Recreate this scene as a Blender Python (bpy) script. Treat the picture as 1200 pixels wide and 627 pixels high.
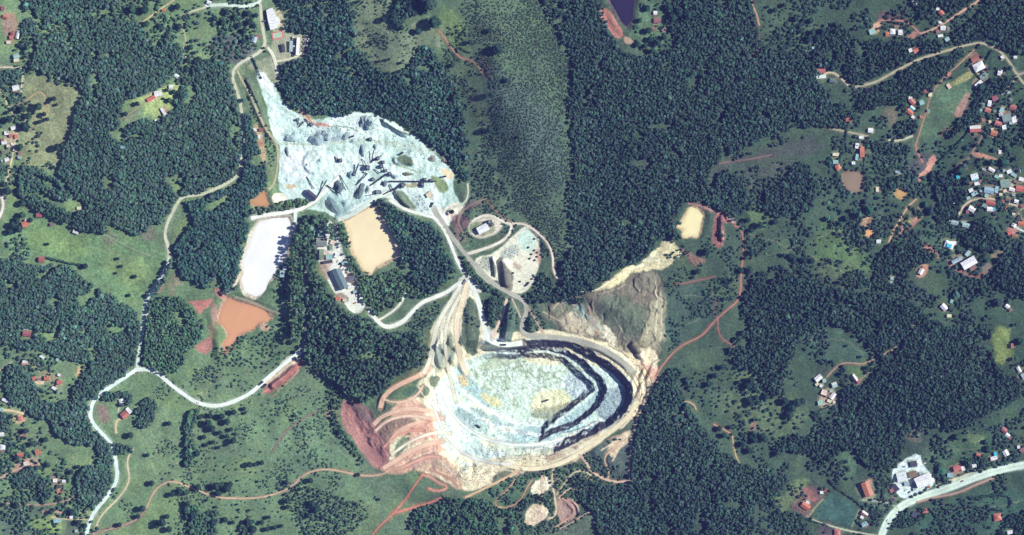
import bpy, bmesh, math, random
import numpy as np
from mathutils import Vector, Matrix, Euler
R = math.radians
HAZE = 1.2e-5                 # air density per metre
S = 1.25                      # metres per photo pixel
CX, CY = 600.0, 313.5
scn = bpy.context.scene
col = scn.collection
for o in list(bpy.data.objects): bpy.data.objects.remove(o)

# ------------------------------------------------------------------ camera, light, exposure
cam = bpy.data.objects.new('camera', bpy.data.cameras.new('camera')); col.objects.link(cam)
CAM_H = 8000.0
cam.location = (0, 0, CAM_H); cam.rotation_euler = (0, 0, 0)
cam.data.sensor_width = 36; cam.data.lens = 36 * CAM_H / (1200 * S)
cam.data.clip_start = 10; cam.data.clip_end = 60000
scn.camera = cam
SUN_AZ, SUN_EL = 78, 42        # compass azimuth (from north, clockwise), elevation
w = bpy.data.worlds.new('World'); scn.world = w; w.use_nodes = True
nt = w.node_tree; nt.nodes.clear()
sky = nt.nodes.new('ShaderNodeTexSky'); sky.sky_type = 'NISHITA'; sky.sun_disc = False
sky.sun_elevation = R(SUN_EL); sky.sun_rotation = R(SUN_AZ)
sky.air_density = 1.3; sky.dust_density = 0.2; sky.ozone_density = 4.0
bg = nt.nodes.new('ShaderNodeBackground'); bg.inputs['Strength'].default_value = 0.05
wo = nt.nodes.new('ShaderNodeOutputWorld')
nt.links.new(sky.outputs[0], bg.inputs[0]); nt.links.new(bg.outputs[0], wo.inputs[0])
sl = bpy.data.lights.new('sun', 'SUN'); sl.energy = 4.9; sl.angle = R(0.5); sl.color = (1.0, 0.99, 0.91)
sun = bpy.data.objects.new('sun', sl); col.objects.link(sun)
az, el = R(SUN_AZ), R(SUN_EL)
sd = Vector((math.sin(az) * math.cos(el), math.cos(az) * math.cos(el), math.sin(el)))
sun.rotation_euler = sd.to_track_quat('Z', 'Y').to_euler()
sun.location = sd * 500
vs = scn.view_settings; vs.view_transform = 'Standard'; vs.look = 'None'; vs.gamma = 1; vs.use_curve_mapping = False
vs.exposure = 0.42

# ------------------------------------------------------------------ helpers
def lin(c):
    out = []
    for v in c:
        v = v / 255.0
        out.append(v / 12.92 if v <= 0.04045 else ((v + 0.055) / 1.055) ** 2.4)
    return np.array(out)
def W(px, py): return ((px - CX) * S, (CY - py) * S)

def hash2(ix, iy, seed):
    h = (ix.astype(np.int64) * 374761393 + iy.astype(np.int64) * 668265263 + seed * 1442695041) & 0x7fffffff
    h = (h ^ (h >> 13)) * 1274126177 & 0x7fffffff
    h = (h ^ (h >> 16)) & 0xffffff
    return h / float(0xffffff)
def vn(X, Y, sc, seed):
    x = X / sc; y = Y / sc
    ix = np.floor(x); iy = np.floor(y)
    fx = x - ix; fy = y - iy
    fx = fx * fx * (3 - 2 * fx); fy = fy * fy * (3 - 2 * fy)
    ix = ix.astype(np.int64) + 5000; iy = iy.astype(np.int64) + 5000
    a = hash2(ix, iy, seed); b = hash2(ix + 1, iy, seed); c = hash2(ix, iy + 1, seed); d = hash2(ix + 1, iy + 1, seed)
    return (a * (1 - fx) + b * fx) * (1 - fy) + (c * (1 - fx) + d * fx) * fy
def fbm(X, Y, sc, seed, n=4, g=0.55):
    t = 0; a = 1; s = 0
    for i in range(n):
        t = t + a * vn(X, Y, sc / (2.03 ** i), seed + 17 * i); s += a; a *= g
    return t / s
def sstep(x, a, b):
    t = np.clip((x - a) / (b - a), 0, 1); return t * t * (3 - 2 * t)

def inpoly(X, Y, poly):
    ins = np.zeros(X.shape, bool); n = len(poly)
    for i in range(n):
        x1, y1 = poly[i]; x2, y2 = poly[(i + 1) % n]
        if y1 == y2: continue
        c = ((y1 > Y) != (y2 > Y)) & (X < (x2 - x1) * (Y - y1) / (y2 - y1) + x1)
        ins ^= c
    return ins
def dseg(X, Y, pts, closed):
    d = np.full(X.shape, 1e9); n = len(pts)
    for i in range(n if closed else n - 1):
        x1, y1 = pts[i]; x2, y2 = pts[(i + 1) % n]
        dx, dy = x2 - x1, y2 - y1; L = dx * dx + dy * dy + 1e-9
        t = np.clip(((X - x1) * dx + (Y - y1) * dy) / L, 0, 1)
        d = np.minimum(d, (X - x1 - t * dx) ** 2 + (Y - y1 - t * dy) ** 2)
    return np.sqrt(d)
def smooth(pts, closed=False, n=2):
    p = [tuple(map(float, q)) for q in pts]
    for _ in range(n):
        q = []
        m = len(p)
        if not closed: q.append(p[0])
        for i in range(m if closed else m - 1):
            a, b = p[i], p[(i + 1) % m]
            q.append((a[0] * .75 + b[0] * .25, a[1] * .75 + b[1] * .25))
            q.append((a[0] * .25 + b[0] * .75, a[1] * .25 + b[1] * .75))
        if not closed: q.append(p[-1])
        p = q
    return p

# ------------------------------------------------------------------ grid (in photo pixels)
def axis(lo, hi, flo, fhi, step, fine, outer):
    a = [lo]
    while a[-1] < flo: a.append(a[-1] + step)
    while a[-1] < fhi: a.append(a[-1] + fine)
    while a[-1] < hi: a.append(a[-1] + step)
    neg = [lo - d for d in outer][::-1]; pos = [a[-1] + d for d in outer]
    return np.array(neg + a + pos, dtype=float)
OUT = [4, 10, 20, 40, 80, 160, 320, 640, 1300, 2600, 5200, 9000]
gx = axis(-24, 1224, 300, 780, 1.0, 0.7, OUT)
gy = axis(-24, 651, 100, 620, 1.0, 0.75, OUT)
GX, GY = np.meshgrid(gx, gy)
NY, NX = GX.shape

N1 = fbm(GX, GY, 9, 1, 3) - .5
N2 = fbm(GX, GY, 9, 2, 3) - .5
def sdf(poly, pad=14, warp=0.0, X=None, Y=None):
    """signed distance in px (negative inside) on the grid; far outside = pad"""
    xs = [p[0] for p in poly]; ys = [p[1] for p in poly]
    i0, i1 = np.searchsorted(gx, [min(xs) - pad, max(xs) + pad]); j0, j1 = np.searchsorted(gy, [min(ys) - pad, max(ys) + pad])
    sl_ = (slice(j0, j1), slice(i0, i1))
    x = GX[sl_] + N1[sl_] * warp * 2; y = GY[sl_] + N2[sl_] * warp * 2
    d = dseg(x, y, poly, True); d = np.where(inpoly(x, y, poly), -d, d)
    return sl_, d

COL = np.zeros(GX.shape + (3,)); 
CLS = np.zeros(GX.shape, np.int8)     # 0 ground, 1 quarry stone, 2 bare soil
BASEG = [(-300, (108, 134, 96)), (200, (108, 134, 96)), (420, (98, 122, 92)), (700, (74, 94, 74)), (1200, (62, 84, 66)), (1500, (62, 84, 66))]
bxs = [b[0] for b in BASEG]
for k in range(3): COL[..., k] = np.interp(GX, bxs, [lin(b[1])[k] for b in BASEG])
n_big = fbm(GX, GY, 60, 5, 4); n_mid = fbm(GX, GY, 14, 9, 3); n_fine = fbm(GX, GY, 3.2, 21, 2)
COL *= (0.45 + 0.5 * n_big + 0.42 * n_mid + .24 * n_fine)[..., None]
ye = sstep(fbm(GX, GY, 26, 33, 4), .55, .72)[..., None] * 0.55
COL = COL * (1 - ye) + (COL * np.array([1.35, 1.22, .95])) * ye
pu = sstep(fbm(GX, GY, 40, 43, 4), .55, .75)[..., None] * 0.5
COL = COL * (1 - pu) + (COL * np.array([1.0, .82, 1.0])) * pu

def paint(poly, c, feather=1.2, warp=1.5, alpha=1.0, cls=None, var=0.25, rnd=True):
    p = smooth(poly, True, 1) if rnd else poly
    sl_, d = sdf(p, 6 + feather, warp)
    a = (1 - sstep(d, -feather, feather)) * alpha
    c = lin(c)[None, None, :] * (1 + var * 2 * (n_mid[sl_] - .5) + var * 1.4 * (n_fine[sl_] - .5))[..., None]
    COL[sl_] = COL[sl_] * (1 - a[..., None]) + c * a[..., None]
    if cls is not None: CLS[sl_] = np.where(a > .5, cls, CLS[sl_])
def stroke(pts, wd, c, feather=.8, warp=.8, alpha=1.0, cls=None, var=.2):
    p = smooth(pts, False, 2)
    xs = [q[0] for q in p]; ys = [q[1] for q in p]; pad = wd + 4
    i0, i1 = np.searchsorted(gx, [min(xs) - pad, max(xs) + pad]); j0, j1 = np.searchsorted(gy, [min(ys) - pad, max(ys) + pad])
    sl_ = (slice(j0, j1), slice(i0, i1))
    d = dseg(GX[sl_] + N1[sl_] * warp * 2, GY[sl_] + N2[sl_] * warp * 2, p, False) - wd / 2
    a = (1 - sstep(d, -feather, feather)) * alpha
    c = lin(c)[None, None, :] * (1 + var * 2 * (n_mid[sl_] - .5))[..., None]
    COL[sl_] = COL[sl_] * (1 - a[..., None]) + c * a[..., None]
    if cls is not None: CLS[sl_] = np.where(a > .5, cls, CLS[sl_])

# ------------------------------------------------------------------ positions of the houses (pixel x, y, length, width, turn, roof, form)
HS = [ # px, py, w, d, rot, colour, form
 (1072,3,9,6,-70,'W','gable'),(1099,10,4,4,0,'W','flat'),(1103,15,6,5,-50,'T','gable'),(1022,37,7,6,20,'C','shed'),(1046,37,6,6,0,'W','hip'),(1055,38,5,6,0,'W','gable'),(1040,40,4,5,0,'T','gable'),(1050,31,4,3,0,'N','shed'),
 (1105,33,6,5,0,'W','gable'),(1102,42,6,2.5,8,'W','shed'),(1110,46,5,4,30,'C','shed'),(1067,59,4,4,20,'W','flat'),(1073,59,6,4,25,'T','gable'),(962,83,11,5,5,'T','gable'),(962,90,12,3.6,3,'W','shed'),(976,95,8,5,-15,'G','gable'),(1018,107,9,6,-30,'D','shed'),
 (1143,69,10,6,20,'P','gable'),(1172,85,5,7,-10,'W','gable'),(1175,67,4,3,-40,'W','flat'),(1190,67,4,2.4,0,'W','flat'),(1153,89,10,6,42,'V','flat'),(1147,98,10,4,42,'W','shed'),(1112,101,6,3.4,-55,'K','shed'),(1112,87,4,3,50,'T','shed'),
 (1069,119,8,5,-48,'T','gable'),(1067,115,4,3,-10,'W','flat'),(1069,127,6,4,-40,'Y','two'),(1066,131,8,5,-42,'T','gable'),(1070,137,3.5,3,-30,'W','flat'),(1080,120,5,5,20,'C','gable'),(1085,106,6,5,0,'P','hip'),(1090,111,4,4,0,'K','shed'),
 (994,139,6,6,0,'T','gable'),(992,145,6,3,0,'C','shed'),(1020,153,6,5,-5,'W','gable'),(1009,161,5,3,0,'W','shed'),(1166,115,6,6,15,'P','gable'),(1151,123,7,6,-10,'V','flat'),(1160,121,4,7,-8,'W','two'),(1158,129,7,5,-20,'T','gable'),
 (1187,126,7,6,-20,'P','gable'),(1174,129,6,4,60,'C','shed'),(1173,134,4,4,20,'W','flat'),(1189,140,7,7,30,'W','flat'),(1185,144,4,3,0,'C','flat'),(1170,145,8,6,-20,'T','gable'),(1177,149,5,5,10,'W','flat'),(1165,156,8,6,-15,'T','gable'),(1163,152,3,3,0,'K','flat'),
 (1172,178,3,4,0,'W','flat'),(1162,199,8,3.6,-30,'W','gable'),(1183,201,6,4,20,'W','flat'),(1188,205,7,3,-30,'C','shed'),(1173,206,4,3,0,'W','flat'),(1168,207,5,3,-20,'C','shed'),(1142,207,9,7,15,'W','gable'),(1143,210,5,3,15,'Y','flat'),(1123,207,4,4,10,'Y','flat'),(1145,215,6,3.4,10,'W','shed'),(1149,213,3,3,0,'P','shed'),
 (1138,223,5,4,20,'W','gable'),(1142,227,7,4,30,'C','shed'),(1159,223,12,7,-10,'C','gable'),(1168,222,4,8,-10,'C','flat'),(1156,229,4,4,-10,'C','flat'),(1186,222,7,4,-15,'W','gable'),(1195,221,9,7,-5,'T','gable'),(1197,210,6,4,-15,'W','shed'),(1191,213,5,3,-30,'N','shed'),(1120,238,4,4,0,'W','flat'),(1117,246,3,3,0,'C','flat'),
 (1161,238,12,5,-15,'P','gable'),(1191,236,5,4,-15,'W','gable'),(1181,233,5,4,-15,'N','gable'),(1139,245,8,6,-30,'W','gable'),(1160,245,7,5,-5,'W','gable'),(1165,245,3,4,-5,'Y','flat'),(1154,241,6,4,-30,'V','shed'),(1166,250,4,3,-20,'P','shed'),(1134,248,3,3,0,'P','shed'),(1119,261,9,5,-15,'C','gable'),(1132,264,9,5,-12,'C','gable'),(1129,261,5,3,-10,'C','shed'),(1115,258,4,3,0,'K','shed'),
 (1121,305,13,4.5,27,'C','gable'),(1134,297,7,4,50,'C','shed'),(1140,314,8,4,30,'N','shed'),(1197,262,9,5,-5,'T','gable'),(1188,264,4,5,60,'W','gable'),(1194,256,5,2.5,0,'D','shed'),(1188,276,5,4,0,'P','gable'),(1183,273,5,4,20,'T','gable'),(1029,283,5,4,0,'W','gable'),(1079,318,7,5,60,'W','two'),(1082,314,4,3,50,'T','shed'),(1045,326,4,3,0,'C','flat'),(1044,331,3,2.6,0,'C','flat'),
 (1106,360,8,6,-48,'W','gable'),(1115,353,3,4,-20,'C','flat'),(1112,370,5,3,0,'K','shed'),(1180,359,5,4,-40,'W','gable'),(1184,363,3,3,0,'P','shed'),(1010,178,5,13,2,'T','gable'),(1004,171,3.5,6,-8,'W','shed'),(1004,184,3,7,-8,'C','shed'),(1000,191,4,3,0,'W','flat'),(979,181,7,3,0,'K','shed'),(979,190,6,4,0,'C','gable'),(982,196,6,6,30,'T','hip'),(1052,202,6,2,-20,'C','shed'),
 (1028,222,3,5,0,'K','shed'),(1194,433,7,3.4,-60,'W','gable'),(1199,441,7,3.5,-60,'C','shed'),(1186,405,3,5,0,'P','shed'),(959,443,9,6,38,'W','gable'),(966,446,4,4,10,'C','flat'),(978,451,6,6,20,'C','two'),(1001,443,9,5,-55,'D','two'),(1006,447,4,4,30,'P','shed'),(966,460,7,6,-20,'K','flat'),(970,463,4,4,0,'N','shed'),(976,464,8,5,55,'W','gable'),(962,472,7,5,10,'C','flat'),(972,470,5,3,-20,'K','shed'),
 (1057,559,12,11,12,'W','gable'),(1063,567,6,4,12,'C','shed'),(1091,561,9,6,-62,'W','gable'),(1071,544,8,7,12,'D','flat'),(1070,556,10,7,15,'N','gable'),(1049,572,9,7,-50,'D','shed'),(1080,556,4,6,15,'C','flat'),(1046,586,5,3,30,'D','shed'),(1045,575,4,4,30,'P','shed'),
 (944,593,11,7,-35,'T','gable'),(946,589,4,4,-35,'W','flat'),(1013,602,8,5,-35,'P','two'),(1010,606,4,3,-30,'W','flat'),(1013,614,7,5,25,'C','gable'),(981,624,7,8,0,'T','hip'),(963,577,4,3,0,'W','flat'),(968,575,4,3,0,'P','shed'),(1122,549,9,6,15,'T','gable'),(1129,549,4,5,15,'W','flat'),(1114,557,7,5,0,'C','flat'),(1142,546,5,3.5,10,'W','gable'),(1147,533,5,3,-20,'T','gable'),
 (1165,537,8,4,15,'W','gable'),(1167,532,4,4,0,'Y','flat'),(1179,531,7,6,-60,'W','gable'),(1177,504,7,5,-45,'P','gable'),(1181,510,5,4,-40,'W','gable'),(1184,513,3,3,0,'P','shed'),(1169,606,9,9,10,'T','hip'),(1184,624,6,4,10,'W','gable'),(1084,599,6,4,15,'T','shed'),(1072,603,7,6,60,'D','shed'),(1198,528,5,4,-40,'N','shed'),(1194,524,3,3,0,'W','flat'),
 (22,41,10,3.6,76,'W','gable'),(14,44,4,4,0,'T','shed'),(16,40,4,6,20,'P','gable'),(11,50,5,3,0,'K','shed'),(20,66,7,5,20,'C','gable'),(20,71,6,3,10,'K','shed'),(19,103,8,6,15,'W','gable'),(17,106,5,3,0,'T','shed'),(7,20,6,4,-20,'T','gable'),(4,10,4,5,0,'P','shed'),(16,150,6,4,20,'W','gable'),(8,156,5,4,0,'W','flat'),(13,159,4,4,0,'T','gable'),(5,167,6,4,10,'W','gable'),(10,171,4,3,0,'K','flat'),(19,160,3,5,0,'T','shed'),(8,187,5,4,20,'W','gable'),(4,178,4,3,0,'N','shed'),(3,164,3,3,0,'P','shed'),
 (46,252,7,5,0,'P','gable'),(30,262,9,6,20,'T','gable'),(32,258,5,3,20,'W','flat'),(28,266,4,3,0,'N','shed'),(89,272,7,3.4,-20,'W','two'),(61,263,4,3,0,'N','shed'),(49,304,7,6,0,'P','gable'),(51,312,4,2.6,0,'C','flat'),(32,391,10,6,-5,'P','gable'),(31,384,6,4,5,'W','gable'),(35,384,3,3,0,'Y','flat'),(26,355,5,3,-40,'W','shed'),(93,244,5,3,0,'K','shed'),
 (30,424,6,3,0,'W','gable'),(28,426,4,3,0,'T','shed'),(50,418,6,2.6,-35,'W','shed'),(40,443,4,4,30,'T','gable'),(55,443,6,5,0,'T','gable'),(70,448,6,4,5,'T','gable'),(64,455,6,3,-30,'W','shed'),(6,469,7,3,-25,'W','shed'),(13,472,5,3,-10,'C','flat'),(101,486,7,6,-15,'W','gable'),(104,493,4,3,0,'N','shed'),(146,486,8,8,40,'T','gable'),(151,481,8,4,-50,'W','flat'),(142,470,5,5,20,'W','hip'),
 (24,490,6,5,0,'T','hip'),(2,480,5,4,0,'C','gable'),(2,508,6,6,0,'W','gable'),(3,524,6,6,0,'W','hip'),(3,528,5,3,0,'N','shed'),(24,533,8,4,0,'T','gable'),(31,543,6,4,10,'K','shed'),(45,530,7,6,10,'T','gable'),(65,563,5,4,0,'W','flat'),(75,564,4,3,0,'W','gable'),(69,576,4,3,20,'T','shed'),(110,592,5,4,30,'W','gable'),(68,610,10,4,8,'C','flat'),(84,606,4,3,0,'W','flat'),(90,622,4,3,0,'C','flat'),
 (186,110,9,6,12,'W','gable'),(178,116,11,3.6,28,'T','shed'),(201,102,5,4,0,'W','gable'),(207,89,6,4,-30,'W','gable'),(192,131,10,2.8,-58,'W','shed'),(184,142,4,2.4,-50,'W','shed'),(194,93,4,3,0,'T','shed'),(245,3,5,4,-20,'W','gable'),(298,46,7,6,70,'C','gable'),(303,43,5,4,0,'P','shed'),(192,12,4,3,0,'T','gable'),
 (768,15,4,4,0,'W','gable'),(770,24,8,6,0,'P','gable'),(766,34,5,4,0,'N','gable'),(778,35,5,3,40,'N','shed'),(955,56,7,2,5,'C','shed'),(528,249,6,4,30,'K','flat'),(503,228,7,5,30,'K','flat'),
 (331,321,6,8,0,'C','flat'),(334,314,4,4,0,'W','flat'),(372,269,6,5,0,'C','flat'),(413,326,10,7,22,'G','gable'),(386,301,8,6,5,'C','flat'),(377,298,5,13,0,'V','gable'),(384,307,12,3,8,'D','shed'),(390,284,5,5,-20,'K','flat'),(299,152,4,3,0,'W','flat'),(306,152,4,3,0,'P','shed'),(298,163,5,3,60,'N','shed'),(304,160,3,4,0,'W','flat'),(304,168,4,3,20,'T','shed'),
]
HOUSE_XY = [(h_[0], h_[1], max(h_[2], h_[3])) for h_ in HS] + [(1135,308,18),(1112,287,12),(1016,573,18),(1147,78,13),(1143,151,13),(1178,215,12),(1180,138,11),(566,268,14)]

HS += [(392,276,4,3,-20,'C','flat'),(388,290,3,6,0,'V','shed'),(394,300,4,3,60,'W','shed'),(404,308,3,7,-66,'C','shed'),(391,264,5,3,-30,'V','gable'),(381,268,4,3,0,'K','flat'),(410,336,5,3,24,'W','flat'),(396,350,5,3,10,'T','shed'),(404,352,4,3,-20,'K','shed'),(416,342,4,3,24,'C','flat')]
_r = random.Random(77)
for (xa, xb, ya, yb, n_) in [(1148,1200,108,150,9), (1132,1200,196,232,16), (1140,1200,234,252,5), (1096,1112,22,60,4), (2,24,148,190,6), (26,72,420,460,6), (955,982,446,474,4), (1046,1096,548,574,3), (1060,1090,112,140,3)]:
    t_ = 0; k_ = 0
    while k_ < n_ and t_ < 300:
        t_ += 1; x_, y_ = round(_r.uniform(xa, xb), 1), round(_r.uniform(ya, yb), 1)
        if all(abs(x_ - h_[0]) > h_[2] / 2 + 2.6 or abs(y_ - h_[1]) > h_[3] / 2 + 2.6 for h_ in HS): HS.append((x_, y_, _r.choice([2.6, 3.2, 4]), _r.choice([2.2, 2.8]), _r.randint(-40, 40), _r.choice('WCCTPNDVK'), _r.choice(['shed', 'gable', 'flat']))); k_ += 1
HS = [(h_[0], h_[1], h_[2] * .9, h_[3] * .9) + tuple(h_[4:]) for h_ in HS]
HOUSE_XY = [(h_[0], h_[1], max(h_[2], h_[3])) for h_ in HS] + HOUSE_XY[-8:]
PONDS = [
 ('pale tailings pond', 'tailings_pond', [(320,255),(336,255),(341,262),(339,285),(334,300),(326,315),(318,325),(311,341),(301,350),(286,344),(283,325),(284,305),(291,285),(297,272),(303,260)], (250,250,232)),
 ('cream settling pond', 'settling_pond', [(404,258),(418,250),(437,241),(446,250),(452,264),(461,277),(468,290),(466,301),(450,307),(441,313),(436,321),(426,316),(419,303),(412,288),(410,272)], (246,218,176)),
 ('orange pond', 'pond', [(265,349),(290,357),(310,362),(318,372),(315,377),(304,379),(298,385),(284,390),(275,400),(262,412),(262,400),(268,392),(257,378),(256,370),(261,358)], (212,156,116)),
 ('small orange pond', 'pond', [(310,224),(316,240),(308,242),(298,240),(293,238),(300,230)], (196,148,104)),
 ('pale east pond', 'pond', [(808,243),(817,245),(823,253),(820,268),(817,277),(804,279),(799,275),(803,268),(793,266),(800,260)], (250,224,172)),
 ('dark north pond', 'pond', [(704,-22),(742,-22),(743,10),(740,24),(734,31),(727,24),(719,8)], (50,44,70)),
 ('dull brown pond', 'pond', [(988,204),(998,201),(1010,203),(1012,220),(1005,225),(993,224),(988,214)], (140,122,102)),
 ('tan pond', 'pond', [(1055,220),(1062,226),(1057,232),(1050,230),(1050,223)], (196,158,98)),
 ('upper ochre pond', 'pond', [(1020,254),(1021,260),(1015,265),(1008,261),(1011,257)], (222,170,112)),
 ('lower ochre pond', 'pond', [(1014,270),(1022,268),(1024,274),(1021,278),(1014,277)], (222,170,112)),
]
PONDS_RAW = PONDS
# ------------------------------------------------------------------ pasture, soil and field colours (albedo of the thing itself)
for poly, c, f, a in [
 ([(28,88),(60,90),(90,92),(97,105),(95,120),(86,150),(82,175),(70,195),(45,198),(26,190),(24,150),(28,110)], (146,152,112), 4, .95),
 ([(0,250),(30,245),(60,262),(100,275),(140,275),(185,285),(196,300),(190,318),(165,350),(150,352),(110,330),(95,312),(50,300),(0,296)], (108,142,98), 5, .75),
 ([(40,262),(100,272),(108,295),(85,306),(50,296),(30,280)], (136,162,92), 9, .5),
 ([(110,300),(165,300),(180,318),(160,340),(135,330)], (146,162,100), 9, .5),
 ([(120,272),(140,278),(135,292),(122,290)], (134,130,110), 4, .6),
 ([(415,-5),(452,-5),(456,30),(474,42),(486,30),(505,22),(520,35),(515,55),(500,50),(482,74),(462,84),(448,88),(430,66),(416,40)], (124,136,108), 4, .75),
 ([(500,35),(520,25),(545,45),(560,90),(575,125),(578,150),(560,160),(550,120),(540,80),(520,50)], (116,134,98), 5, .7),
 ([(518,5),(535,15),(548,35),(545,50),(552,65),(540,62),(530,40),(515,20)], (134,160,88), 4, .55),
 ([(570,150),(600,170),(630,220),(660,260),(668,290),(660,310),(640,280),(620,262),(600,258),(575,250),(560,200)], (98,120,92), 7, .7),
 ([(570,75),(600,90),(640,110),(660,160),(662,220),(640,230),(610,180),(580,140),(572,110)], (84,102,96), 8, .7),
 ([(690,0),(705,25),(735,62),(700,70),(680,30)], (74,92,90), 10, .3),
 ([(246,42),(262,38),(285,45),(302,58),(303,66),(288,72),(262,72),(252,62)], (88,90,98), 3, .8),
 ([(830,212),(842,194),(862,187),(890,176),(915,166),(950,160),(965,172),(950,182),(905,186),(872,192),(848,202)], (86,86,86), 5, .65),
 ([(862,196),(905,192),(930,186),(932,200),(905,212),(885,226),(868,214)], (88,94,86), 3, .7),
 ([(882,2),(930,0),(950,30),(955,60),(935,58),(905,50),(890,30)], (84,108,84), 6, .7),
 ([(876,235),(895,245),(900,262),(893,270),(880,262),(870,245)], (108,136,88), 4, .7),
 ([(960,262),(985,262),(1005,285),(1020,305),(1015,330),(985,325),(965,310),(950,290)], (104,132,80), 8, .6),
 ([(960,310),(1010,310),(1022,330),(985,345),(958,328)], (98,108,82), 6, .6),
 ([(1163,384),(1178,381),(1185,400),(1184,425),(1172,428),(1164,410)], (136,152,84), 3, .85),
 ([(840,462),(900,458),(940,470),(945,500),(905,512),(865,508),(845,485)], (104,122,86), 8, .65),
 ([(800,412),(840,410),(850,425),(826,440),(805,436)], (96,118,86), 6, .5),
 ([(862,435),(885,438),(890,452),(870,458)], (118,134,88), 4, .6),
 ([(780,335),(835,330),(838,372),(800,400),(778,405),(779,360)], (70,94,84), 4, .5),
 ([(1080,108),(1100,98),(1138,95),(1142,110),(1120,140),(1105,160),(1080,165),(1078,140)], (92,118,88), 3, .8),
 ([(1112,98),(1116,104),(1144,88),(1139,80)], (160,158,104), .8, .9),
 ([(1066,190),(1085,175),(1100,180),(1095,195),(1078,212),(1064,208)], (82,80,84), 2, .8),
 ([(953,606),(965,586),(977,575),(990,583),(1004,596),(1004,603),(997,617),(985,614),(968,610)], (66,98,88), .9, .95),
 ([(960,616),(975,612),(976,627),(958,640)], (88,72,80), 1.2, .8),
 ([(927,590),(945,568),(965,576),(958,592),(948,606),(928,600)], (122,86,84), 2, .8),
 ([(943,571),(957,577),(953,588),(944,583)], (170,104,84), 2, .7),
 ([(905,590),(935,562),(950,560),(945,572),(925,598),(908,602)], (122,138,94), 3, .6),
 ([(150,118),(172,112),(186,106),(206,96),(212,100),(204,118),(206,126),(192,132),(182,143),(174,132),(168,140),(172,122)], (160,178,112), 2, .9),
 ([(148,130),(165,128),(168,138),(152,146),(142,140)], (124,132,106), 3, .8),
 ([(265,225),(254,236),(262,240),(274,228)], (120,140,104), 2, .7),
 ([(212,252),(220,255),(212,280),(206,275)], (130,152,92), 3, .6),
 ([(192,352),(200,322),(208,318),(214,333),(205,338),(202,352)], (134,128,104), 1.5, .8),
 ([(0,588),(60,590),(90,600),(100,640),(0,640)], (74,90,88), 6, .6),
 ([(35,610),(60,600),(75,612),(70,640),(45,640)], (150,176,100), 5, .7),
 ([(90,595),(120,602),(110,615),(92,612)], (160,170,120), 3, .6),
 ([(40,556),(90,548),(60,583),(0,580),(0,565)], (96,126,98), 5, .4),
 ([(58,546),(88,528),(112,538),(118,548),(90,548)], (120,142,98), 3, .6),
 ([(160,480),(205,480),(215,500),(210,560),(180,575),(158,560),(150,520)], (116,140,104), 10, .6),
 ([(320,490),(395,490),(420,540),(400,552),(330,570)], (100,128,98), 10, .6),
 ([(0,410),(30,410),(55,416),(20,440),(0,450)], (104,128,100), 3, .6),
 ([(12,112),(25,112),(27,125),(15,135),(10,125)], (128,116,104), 2, .7),
 ([(945,388),(975,382),(1005,400),(1022,420),(985,425),(960,430),(935,420)], (76,104,84), 5, .6),
 ([(978,424),(1000,426),(1025,430),(1020,442),(1003,448),(990,440)], (104,130,80), 3, .7),
 ([(1000,560),(1050,560),(1055,590),(1035,600),(1010,592)], (84,100,84), 5, .6),
 ([(985,530),(1002,532),(1008,545),(1000,562),(985,560),(980,545)], (92,122,92), 4, .6),
 ([(1060,505),(1082,500),(1080,520),(1072,523)], (112,108,92), 2, .7),
 ([(1085,520),(1150,505),(1160,530),(1120,545),(1085,545)], (88,116,84), 5, .6),
 ([(1130,508),(1155,508),(1152,518),(1132,520)], (124,142,92), 3, .5),
 ([(1070,600),(1200,565),(1220,640),(1080,640)], (62,98,80), 6, .6),
 ([(745,5),(775,0),(785,45),(770,62),(750,60),(738,45)], (96,124,92), 3, .7),
 ([(560,250),(600,254),(618,290),(640,330),(650,330),(640,300),(618,270)], (92,112,90), 4, .3),
]: paint(poly, c, f * 1.2, 7 if a < .9 else 2, a * .9, None, .34)
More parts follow.
